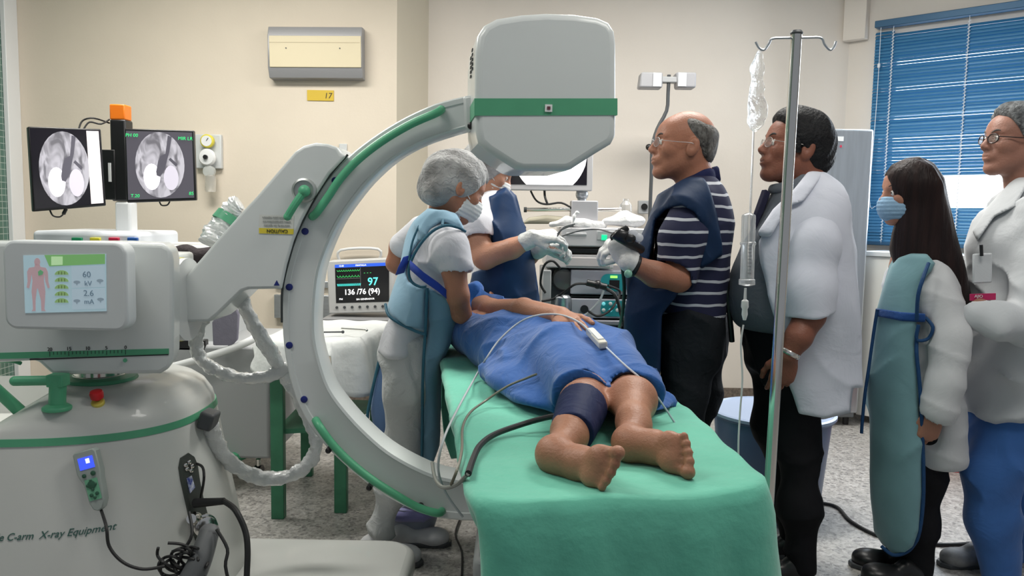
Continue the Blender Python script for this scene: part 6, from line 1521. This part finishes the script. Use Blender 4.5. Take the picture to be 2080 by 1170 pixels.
def fn(v):
    v.loft(sect([(428, 872, 922, .10, .05), (455, 850, 936, .15, .02), (500, 828, 944, .175), (560, 820, 938, .17), (620, 802, 914, .17), (670, 775, 884, .18), (716, 763, 868, .185)], Y0), k=0)
    v.chain([P(893, 470, -.10), P(912, 505, -.18), P(926, 545, -.20)], [.07, .072, .066], k=.03); v.cap(P(930, 566, -.21), P(940, 620, -.21), .05, .05, op='cut', k=.003)
    v.chain([P(860, 470, .11), P(822, 498, .15)], [.07, .055], k=.03)
garment('tunic', pe_, M_TUN, bnd(Y0, 730, 410, 985, 735, .34), fn, wr=.006, seed=41, f=34)
M_PBL = cloth('pale_blue_lead_apron', (.26, .43, .56), .75, bump=.3, bscale=12, noise=.08)
M_TPIPE = cloth('teal_piping', (.03, .12, .18), .6)
def bk_(v, g=.022):
    v.loft([(a, b, c, d + g * .6, e + g) for a, b, c, d, e in sect([(415, 872, 915, .09, .05), (440, 845, 930, .145, .03), (500, 826, 946, .185), (560, 814, 942, .185), (620, 796, 918, .182), (690, 782, 884, .19)], Y0)], k=0)
    v.chain([P(888, 452, -.11), P(900, 470, -.14)], [.085, .08], k=.03)
def fn(v):
    bk_(v); v.poly(poly_px([(868, 418), (905, 422), (932, 436), (945, 462), (940, 475), (915, 462), (898, 458), (875, 470), (852, 496), (836, 525), (830, 552), (834, 570), (850, 580), (866, 583), (866, 678), (845, 672), (810, 655), (788, 638), (780, 612), (800, 560), (806, 520), (818, 480), (840, 445)], Y0), k=.010)
ap = garment('lead_apron_back', pe_, M_PBL, bnd(Y0, 750, 405, 1000, 700, .36), fn, wr=.006, seed=42, f=26)
def fn(v):
    v.loft(sect([(560, 850, 948, .21), (620, 850, 948, .21), (680, 850, 928, .20), (740, 850, 902, .17), (850, 852, 902, .16), (960, 856, 900, .14)], Y0), k=0, sq=3.0)
    v.poly(poly_px([(866, 583), (912, 600), (935, 622), (940, 600), (944, 480), (962, 485), (960, 600), (945, 640), (922, 686), (896, 740), (893, 840), (893, 905), (882, 940), (868, 956), (858, 946), (858, 760), (864, 670)], Y0 - .12), k=.008)
garment('lead_apron_front', pe_, cloth('blue_lead_apron', (.15, .29, .40), .75, bump=.3, bscale=12, noise=.10), bnd(Y0, 820, 470, 1000, 980, .36), fn, wr=.005, seed=43, f=22)
def fn(v):
    v.ell(P(782, 800, .16), (.065, .05, .20), k=0); v.poly(poly_px([(776, 712), (790, 735), (802, 790), (804, 860), (795, 886), (773, 892), (754, 880), (747, 850), (757, 790)], Y0 + .1), k=.008)
garment('lead_apron_flap', pe_, cloth('mid_blue_lead_apron', (.12, .21, .40), .75, bump=.3, bscale=14), bnd(Y0, 720, 690, 830, 910, .36), fn, wr=.003, seed=44, h=.005)
q = MB()
for pts in ([(775, 714, .12), (757, 790, .12), (746, 850, .12), (753, 880, .11), (773, 893, .10)],): q.tube([P(*p) for p in pts], .0065, n=8)
q.put('piping', M_TPIPE, pe_)
q = MB(); q.tube([P(868, 585, -.205), P(864, 670, -.20), P(859, 760, -.195), P(858, 860, -.175), P(858, 945, -.16), P(868, 957, -.15)], .0055, n=8); q.put('piping', M_TPIPE, pe_)
q = MB(); q.tube([P(783, 618, -.10), P(789, 640, -.16), P(812, 657, -.185), P(845, 673, -.20), P(864, 679, -.205)], .0055, n=8); q.put('piping', M_TPIPE, pe_)
q = MB(); q.tube([P(945, 470, -.18), P(930, 462, -.215), P(905, 458, -.225), P(878, 470, -.225), P(853, 497, -.215), P(836, 528, -.205), P(830, 552, -.20), P(836, 572, -.20), P(852, 582, -.205), P(866, 582, -.21)], .0055, n=8); q.put('piping', M_TPIPE, pe_)
q = MB(); q.tube([P(876, 424, -.08), P(856, 450, -.15), P(838, 490, -.18), P(831, 530, -.20)], .004, n=8); q.tube([P(898, 428, -.10), P(900, 445, -.18), P(898, 458, -.225)], .005, n=8); q.put('piping', M_TPIPE, pe_)
pts = [P(833, 538, -.215), P(860, 562, -.228), P(890, 583, -.235), P(912, 602, -.225)]; q = MB()
q.add([p + V(0, 0, o) for p in pts for o in (.016, -.016)], [(0, 1, 3, 2), (2, 3, 5, 4), (4, 5, 7, 6)]); q.put('blue_strap', cloth('royal_blue_strap', (.015, .05, .34)), pe_, solid=.006)
q = MB(); pts = [P(828, 520, -.19), P(818, 540, -.18), P(812, 556, -.17)]; q.add([p + V(o, 0, o * .3) for p in pts for o in (.016, -.016)], [(0, 1, 3, 2), (2, 3, 5, 4)]); q.put('blue_strap', cloth('royal_blue_strap', (.015, .05, .34)), pe_, solid=.006)
M_WPA = cloth('white_uniform_trousers', (.50, .51, .51), .85, bump=.7, bscale=34, noise=.05)
def fn(v):
    v.loft(sect([(690, 778, 868, .15), (730, 778, 864, .155), (790, 790, 862, .15)], Y0), k=0)
    for P_, R_ in lg: v.chain(P_, R_, k=.04)
garment('trousers', pe_, M_WPA, bnd(Y0, 720, 680, 920, 1130, .30), fn, wr=.007, seed=45, f=55, h=.0065, up=(.2, .1, 1))
M_SHW = mat('white_shoe', (.58, .58, .60), .5)
a = flr(748, Y0 - .09); shoe(pe_, a, a + V(.20, -.10, 0), M_SHW); a = flr(805, Y0 - .0); shoe(pe_, a, a + V(.20, .0, 0), M_SHW)

# ------------------------------------------------------------------ doctor in the navy apron beyond the patient
Y0 = 3.62; P = lambda x, y, dy=0.0: W(x, y, Y0 + dy)
hd_ = Head(P(992, 346), (.93, .0, -.42), size=1.02)
sk = skin('skin_warm', (.46, .23, .15))
tor = [(385, 985, 1032, .10), (410, 968, 1050, .17), (460, 962, 1066, .19), (520, 958, 1080, .19), (600, 955, 1088, .19), (700, 952, 1092, .19)]
lg = [([P(1000, 690, -.09), P(1000, 900, -.09), P(1000, 985, -.09)], [.10, .075, .05]), ([P(1035, 690, .09), P(1035, 900, .09), P(1035, 975, .09)], [.10, .075, .05])]
armA = Arm([P(972, 450, -.14), P(970, 490, -.21), P(985, 522, -.24), P(1040, 505, -.28), P(1082, 484, -.30)], [.04, .052, .052, .042, .031], P(1140, 478, -.30) - P(1082, 484, -.30), (.1, -.5, .9), thumb=-1, curl=(.5, .6, .7, .8), tcurl=.5, size=1.02)
armB = Arm([P(1030, 440, .14), P(1060, 500, .2), P(1075, 520, .0), P(1100, 505, -.16)], [.04, .045, .04, .030], (1, -.1, .1), (0, .2, 1), thumb=1, curl=(.7, .8, .8, .9), tcurl=.6)
pf_ = person('person', 'doctor in a navy lead apron, bouffant cap and gloves beneath the detector housing', V(P(1010, 900).x, Y0, 0), [hd_.mesh(P(1004, 398), nr=.054), armA.mesh(), armB.mesh(), core(Y0, tor, lg)], sk)
hd_.eyes(pf_); hd_.mask(pf_, M_MASKW)
M_GLV = mat('latex_glove', (.52, .53, .52), .45, bump=.7, bscale=45)
put('glove', *armA.glove(.035, .004), M_GLV, pf_, smooth=True); put('glove', *armB.glove(.05, .004), M_GLV, pf_, smooth=True)
put('bouffant_cap', *hd_.shell(.015, [((.060, 0, .0), (1, 0, -.60)), ((0, 0, -.075), (0, 0, -1))], .004, 15, f=80, extra=lambda v: v.ell((-.04, 0, .01), (.095, .085, .09), k=.03)), M_CAP, pf_, smooth=True)
def fn(v):
    v.loft(sect(tor, Y0), k=0); v.chain([P(975, 440, -.12), P(968, 462, -.19), P(971, 478, -.205)], [.075, .078, .072], k=.03)
    v.cap(P(974, 498, -.21), P(980, 560, -.21), .075, .075, op='cut', k=.003)
garment('tunic', pf_, M_TUN, bnd(Y0, 925, 370, 1110, 720, .36), fn, wr=.005, seed=51)
def fn(v):
    v.loft([(a + .008, b, c, d + .020, e + .048) for a, b, c, d, e in sect([(376, 988, 1034, .11)] + tor[1:5] + [(700, 952, 1096, .20), (860, 952, 1100, .20)], Y0)], k=0)
    v.chain([P(1030, 425, .10), P(1056, 480, .16)], [.092, .088], k=.04)
    v.poly(poly_px([(984, 394), (1000, 390), (1028, 380), (1048, 398), (1060, 436), (1070, 470), (1080, 510), (1092, 600), (1104, 700), (1104, 860), (952, 860), (950, 600), (958, 552), (990, 545), (1002, 500), (998, 460), (984, 425)], Y0), k=.010)
garment('lead_apron', pf_, cloth('navy_apron', (.012, .035, .095), .5, bump=.3, bscale=8, noise=.2), bnd(Y0, 925, 360, 1125, 870, .36), fn, wr=.007, seed=52, f=22)
def fn(v):
    for P_, R_ in lg: v.chain(P_, R_, k=.04)
garment('trousers', pf_, M_TRO, bnd(Y0, 940, 680, 1090, 1020, .25), fn, wr=.004, seed=53, h=.01)
for dy, px in ((-.09, 998), (.09, 1033)): a = flr(px, Y0 + dy); shoe(pf_, a - V(.06, 0, 0), a + V(.16, 0, 0), M_SHW)
# steel forceps in the gloved hand
q = MB(); q.tube([P(1132, 480, -.34), P(1142, 466, -.36), P(1165, 458, -.36)], .0028, n=6); q.tube([P(1132, 476, -.34), P(1145, 462, -.33), P(1168, 455, -.33)], .0028, n=6); tag(q.put('forceps', M_DGREY, None), 'slim dark forceps held in the gloved hand', 'surgical instrument')

# ------------------------------------------------------------------ patient lying face down on the table
ZS = ZB + .012
sk = skin('skin_patient', (.40, .19, .115), (.33, .15, .09))
M_SOLE = skin('skin_sole', (.52, .30, .20), (.44, .23, .15))
def at(x, y, z): return V(x, y, z)
v = Vol((-.38, 1.98, .70), (.58, 3.30, 1.15), .008)
# thighs and calves from pixels: y gives height
K1 = W(1190, 815, 2.10); A1 = W(1158, 888, 1.785); H1 = V(.13, 2.52, .86)
K2 = W(1283, 812, 2.13); A2 = W(1290, 872, 1.84); H2 = V(.27, 2.55, .85)
hf1 = W(1126, 926, 1.665); bf1 = W(1212, 948, 1.575); hf2 = W(1280, 902, 1.75); bf2 = W(1364, 917, 1.678)
K1.z = max(K1.z, ZS + .058); K2.z = max(K2.z, ZS + .056)
def foot(vv, heel, ball, big_up, sz=1.0):
    """sole-forward foot: heel pad, arch, ball and five toes"""
    L_ = (ball - heel); ln = L_.length; d = L_.normalized(); N_ = V(-.12, -1, .30); N_ = (N_ - d * N_.dot(d)).normalized(); B = N_.cross(d).normalized()
    if (B.z > 0) != big_up: B = -B           # towards the big toe
    vv.ell(heel, (.040, .032, .037), R=Matrix((d, N_, B)).transposed(), k=.01)
    c = heel.lerp(ball, .5); vv.cap(heel - N_ * .003, c - N_ * .012 - B * .008, .029, .026, k=.02); vv.cap(c - N_ * .012 - B * .008, ball - N_ * .004, .027, .026, k=.025, flat=(N_, .8))
    vv.cap(c - N_ * .03, heel - N_ * .02, .028, .03, k=.03); vv.cap(c - N_ * .02 + B * .006, ball - N_ * .012 + B * .01, .024, .022, k=.02)
    vv.ell(ball + B * .022, (.026, .020, .024), R=Matrix((d, N_, B)).transposed(), k=.012); vv.ell(ball - B * .022 - d * .008, (.026, .018, .022), R=Matrix((d, N_, B)).transposed(), k=.012)
    offs = (.036, .014, -.004, -.021, -.036); ls = (.036, .036, .030, .023, .015); rr = (.0155, .0110, .0104, .0098, .0092)
    for o, l, r in zip(offs, ls, rr):
        p0 = ball + B * (o * .9) + d * .012; p1 = p0 + d * (l * .55) - N_ * .004 + B * (o * .05); p2 = p0 + d * l + N_ * .003 + B * (o * .1)
        vv.cap(p0, p1, r * .85, r * .8, k=.006); vv.cap(p1, p2, r * .8, r * .98, k=.002); vv.ell(p2, (r * 1.02,) * 3, k=.001)
    return d, N_, B
vl = Vol((-.05, 1.46, .72), (.50, 2.66, .99), .0052)
f1 = foot(vl, hf1, bf1, True); f2 = foot(vl, hf2, bf2, False)
vl.chain([H1, H1.lerp(K1, .7) + V(-.012, 0, -.004), K1], [.080, .064, .058], k=.03); vl.chain([K1, K1.lerp(A1, .38) + V(.004, 0, .016), A1 + V(0, .02, .01), A1], [.056, .054, .037, .033], k=.03)
vl.chain([A1, hf1 + V(0, .03, 0)], [.033, .033], k=.03)
vl.chain([H2, H2.lerp(K2, .55) + V(.005, 0, .0), K2], [.080, .068, .056], k=.03); vl.chain([K2, K2.lerp(A2, .38) + V(.0, 0, .018), A2 + V(0, .03, .01), A2], [.054, .056, .036, .031], k=.03)
vl.chain([A2, hf2 + V(0, .03, 0)], [.031, .031], k=.03)
legs = vl.mesh(1)
# gown surface first, so that hand and leads can rest on it
Y0 = 3.0; P = lambda x, y, dy=0.0: W(x, y, Y0 + dy)
M_GOWN = mat('blue_patient_gown', (.020, .100, .34), .8, noise=.10, nscale=14, bump=.6, bscale=15, dist=1.3, sheen=.25, spec=.25)
v = Vol((-.42, 2.05, .72), (.62, 3.42, 1.16), .0075)
v.ell(P(982, 640, .16), (.115, .14, .115), k=.05)
v.ell((-.035, 3.02, .85), (.20, .24, .125), k=.06); v.ell((.045, 2.82, .85), (.185, .22, .125), k=.06); v.ell((.16, 2.58, .85), (.20, .20, .125), k=.06)
v.cap(V(.145, 2.50, .865), K1 + V(-.012, -.07, .004), .108, .078, k=.05); v.cap(V(.29, 2.52, .860), K2 + V(.006, -.07, .004), .108, .078, k=.05)
v.ell((.30, 2.50, .79), (.19, .22, .050), k=.05); v.ell((.03, 2.52, .80), (.13, .24, .060), k=.05); v.ell((.38, 2.33, .772), (.10, .20, .030), k=.04); v.ell((.10, 2.28, .785), (.11, .16, .040), k=.04)
v.cap(V(-.14, 3.05, .84), V(-.05, 2.70, .80), .06, .055, k=.06)
v.cap(V(.145, 2.35, .84), V(.30, 2.36, .84), .06, .06, k=.04)
v.plane((0, 0, ZS - .002), (0, 0, -1))
v.plane(W(1200, 790, 2.055), (.10, -1, -.25), k=.004)
v.cap(K1 + V(-.01, -.02, 0), K1 + V(-.01, -.1, -.004), .058, .058, op='cut', k=.004); v.cap(K2 + V(0, -.02, 0), K2 + V(0, -.1, -.004), .058, .058, op='cut', k=.004)
v.box(V(.20, 2.07, .79), (.075, .06, .030), rnd=.02, op='cut', k=.01)
# sleeve mouth around the bare arm
v.cap(P(985, 628, .02), P(1012, 628, -.10), .066, .07, op='cut', k=.006)
fd = creases([20, 34, 55, 13], [.012, .009, .005, .010], [(1, .55, .3), (.8, -.5, .5), (.3, 1, .6), (1, .9, 0)], 21)
v.disp(fd)
GV, GF = v.mesh(1)
def surf(px, py, h=0.0):
    """the gown's surface point seen at a pixel, lifted by h"""
    d = np.array(ray(px, py)); d /= np.linalg.norm(d); q = GV - np.array(CAM_LOC); t = q @ d; r = np.linalg.norm(q - t[:, None] * d, axis=1)
    ok = r < .010
    if not ok.any(): ok = r <= r.min() * 1.05
    tt = t[ok].min(); return CAM_LOC + Vector(d) * (tt - h)
# trunk under the gown
trunk = [(-.03, 3.05), (.03, 2.85), (.09, 2.70), (.18, 2.52)]
vt_ = Vol((-.40, 2.3, .70), (.55, 3.55, 1.15), .012)
vt_.ell((-.04, 3.02, .855), (.17, .22, .10), k=.05); vt_.ell((.06, 2.78, .85), (.16, .20, .095), k=.05); vt_.ell((.17, 2.56, .85), (.17, .16, .09), k=.05); vt_.plane((0, 0, ZS), (0, 0, -1))
hd_ = Head(V(-.125, 3.42, .885), (.75, -.05, -.62), (.05, 1, .1), size=.98)
Y0 = 3.0; P = lambda x, y, dy=0.0: W(x, y, Y0 + dy)
HW = surf(1138, 640, .030)
HT = surf(1185, 682, .016); HE = P(1000, 634, -.02); HM = HE.lerp(HW, .5) + V(0, 0, .012)
armP = Arm([P(968, 622, .12), P(990, 628, .05), HE, HM, HW], [.050, .052, .048, .041, .028], HT - HW, (-.1, -.75, 1), thumb=1, curl=(.16, .18, .2, .22), tcurl=.1, size=1.0, h=.0034, spread=4.0, bend=(1, 1.4, 1.2))
pg = person('person', 'patient in a blue gown lying face down with bare feet towards the viewer', V(.18, 2.4, ZB), [legs, vt_.mesh(1), hd_.mesh(V(-.08, 3.26, .87), nr=.052), armP.mesh()], sk)
put('hair', *hd_.shell(.012, [((.03, 0, 0), (1, 0, -.5)), ((0, 0, -.08), (0, 0, -1))], .003, 6), M_HAIRB, pg, smooth=True)
hd_.eyes(pg)
go_ = put('gown', GV, GF, M_GOWN, pg, smooth=True)
# raised collar of the gown round the shoulder
q = MB(); rim = [P(948, 600, .16), P(955, 582, .14), P(966, 574, .12), P(978, 586, .08), P(992, 596, .04), P(1008, 598, .0), P(1022, 602, -.04)]; low = [P(941, 640, .12), P(952, 632, .06), P(965, 640, .02), P(980, 655, .0), P(1000, 664, -.02), P(1015, 660, -.05), P(1030, 650, -.06)]
vs = spline(rim, 4); wl = spline(low, 4); n_ = len(vs); q.add(vs + wl, [(i, i + 1, n_ + i + 1, n_ + i) for i in range(n_ - 1)]); q.put('gown_collar', M_GOWN, go_, solid=.006, smooth=True)
def fn(v):
    v.ell(P(958, 622, .13), (.045, .06, .09), k=0); v.ell(P(948, 660, .10), (.05, .08, .10), k=.04); v.ell(P(968, 590, .12), (.03, .04, .045), k=.03)
garment('gown_sleeve', go_, M_GOWN, [P(900, 560, -.15), P(1030, 720, -.15), P(900, 560, .3), P(1030, 720, .3)], fn, h=.006, wr=.006, seed=61, f=50)
# navy return pad round the calf
c0 = K1.lerp(A1, .34) + V(.004, 0, .012); c1 = K1.lerp(A1, .95) + V(0, -.01, .004); axc = (c1 - c0).normalized(); Lc = (c1 - c0).length
v = Vol(np.minimum(np.array(c0), np.array(c1)) - .11, np.maximum(np.array(c0), np.array(c1)) + .11, .005)
v.cap(c0, c1, .067, .052); v.plane(c0 + axc * .02, -axc); v.plane(c1, axc); v.plane((0, 0, ZS - .001), (0, 0, -1)); v.disp(wrinkle(.0012, 3, 60)); vv, ff = v.mesh(1)
pad = put('calf_pad', vv, ff, cloth('navy_pad', (.014, .022, .07), .6, bump=.3, bscale=40), None, smooth=True); tag(pad, "navy electrode pad wrapped round the patient's left calf", 'electrode pad')
# fingernails
# ------------------------------------------------------------------ leads and cables over the table
def onbed(x, y, h=.010): return G(x, y, ZB + .012 + h)
q = MB(); q.tube([W(1178, 843, 1.93), W(1150, 842, 1.95), W(1110, 848, 1.98), onbed(1060, 862), onbed(1005, 882), onbed(975, 905), onbed(961, 932, .012), onbed(951, 962, .014)], .0072, n=9, smooth=8); tag(q.put('pad_cable', M_RUB, None), 'thick black cable running from the navy calf pad over the green sheet', 'cable')
M_GCAB = mat('grey_lead', (.22, .23, .21), .4)
q = MB(); q.tube([onbed(951, 962, .014), W(928, 984, 1.64), W(900, 990, 1.72), W(884, 972, 1.82), W(878, 940, 1.95)], .0045, n=8, smooth=8); tag(q.put('pad_lead', M_GCAB, None), 'thin grey lead hanging beside the sheet below the thick black cable', 'cable')
q = MB(); q.tube([surf(1208, 686, .045), surf(1180, 657, .06), surf(1140, 640, .085), surf(1095, 640, .07), surf(1055, 655, .03), surf(1015, 690, .012), surf(988, 728, .010), onbed(966, 765), onbed(930, 830), W(902, 890, 1.95), W(890, 950, 1.92), W(905, 1000, 1.92), W(940, 1050, 1.92)], .0032, n=8, smooth=8); tag(q.put('oximeter_lead', mat('pale_lead', (.45, .48, .50), .4), None), 'pale sensor lead arching from the hand across the blue gown', 'cable')
q = MB(); q.tube([surf(1090, 760, .004), surf(1070, 768, .010), surf(1030, 785, .012), onbed(985, 815), onbed(955, 838), onbed(940, 868), onbed(938, 915), W(928, 955, 1.66), W(916, 985, 1.66)], .0034, n=8, smooth=8); tag(q.put('sensor_lead', mat('brown_grey_lead', (.16, .15, .11), .4), None), 'brown grey lead emerging under the gown and curving down the green sheet', 'cable')
q = MB(); q.tube([surf(1232, 706, .014), surf(1270, 742, .014), surf(1305, 772, .014), surf(1335, 806, .016), onbed(1370, 858, .004)], .0026, n=8, smooth=8); tag(q.put('fluid_line', mat('clear_line', (.55, .60, .66), .25), None), 'clear thin line running over the right side of the blue gown', 'tube')
q = MB(); a = surf(1198, 672, .016); b = surf(1226, 702, .016); d_ = (b - a).normalized(); s_ = d_.cross(V(0, -.6, .8)).normalized(); u_ = s_.cross(d_).normalized(); R_ = Matrix((d_, s_, u_)).transposed()
q.box((a + b) / 2, ((b - a).length, .026, .022), R_); clip = q.put('pulse_oximeter', mat('ivory_plastic', (.60, .58, .50), .4), None, bevel=.005, bseg=3); tag(clip, "ivory finger clip on the patient's resting hand", 'pulse oximeter')
MB().box((a + b) / 2 + u_ * .012, ((b - a).length * .7, .018, .004), R_).put('clip_cover', M_LGREY, clip, bevel=.001)
MB().tube([W(908, 705, 3.0), W(918, 690, 3.0), W(926, 680, 3.0), W(930, 660, 3.05)], .006).put('breathing_tube', mat('white_tube', (.6, .62, .6), .3), None)
tag(COL.objects['breathing_tube'], 'short white tube end beside the head of the table', 'tube')
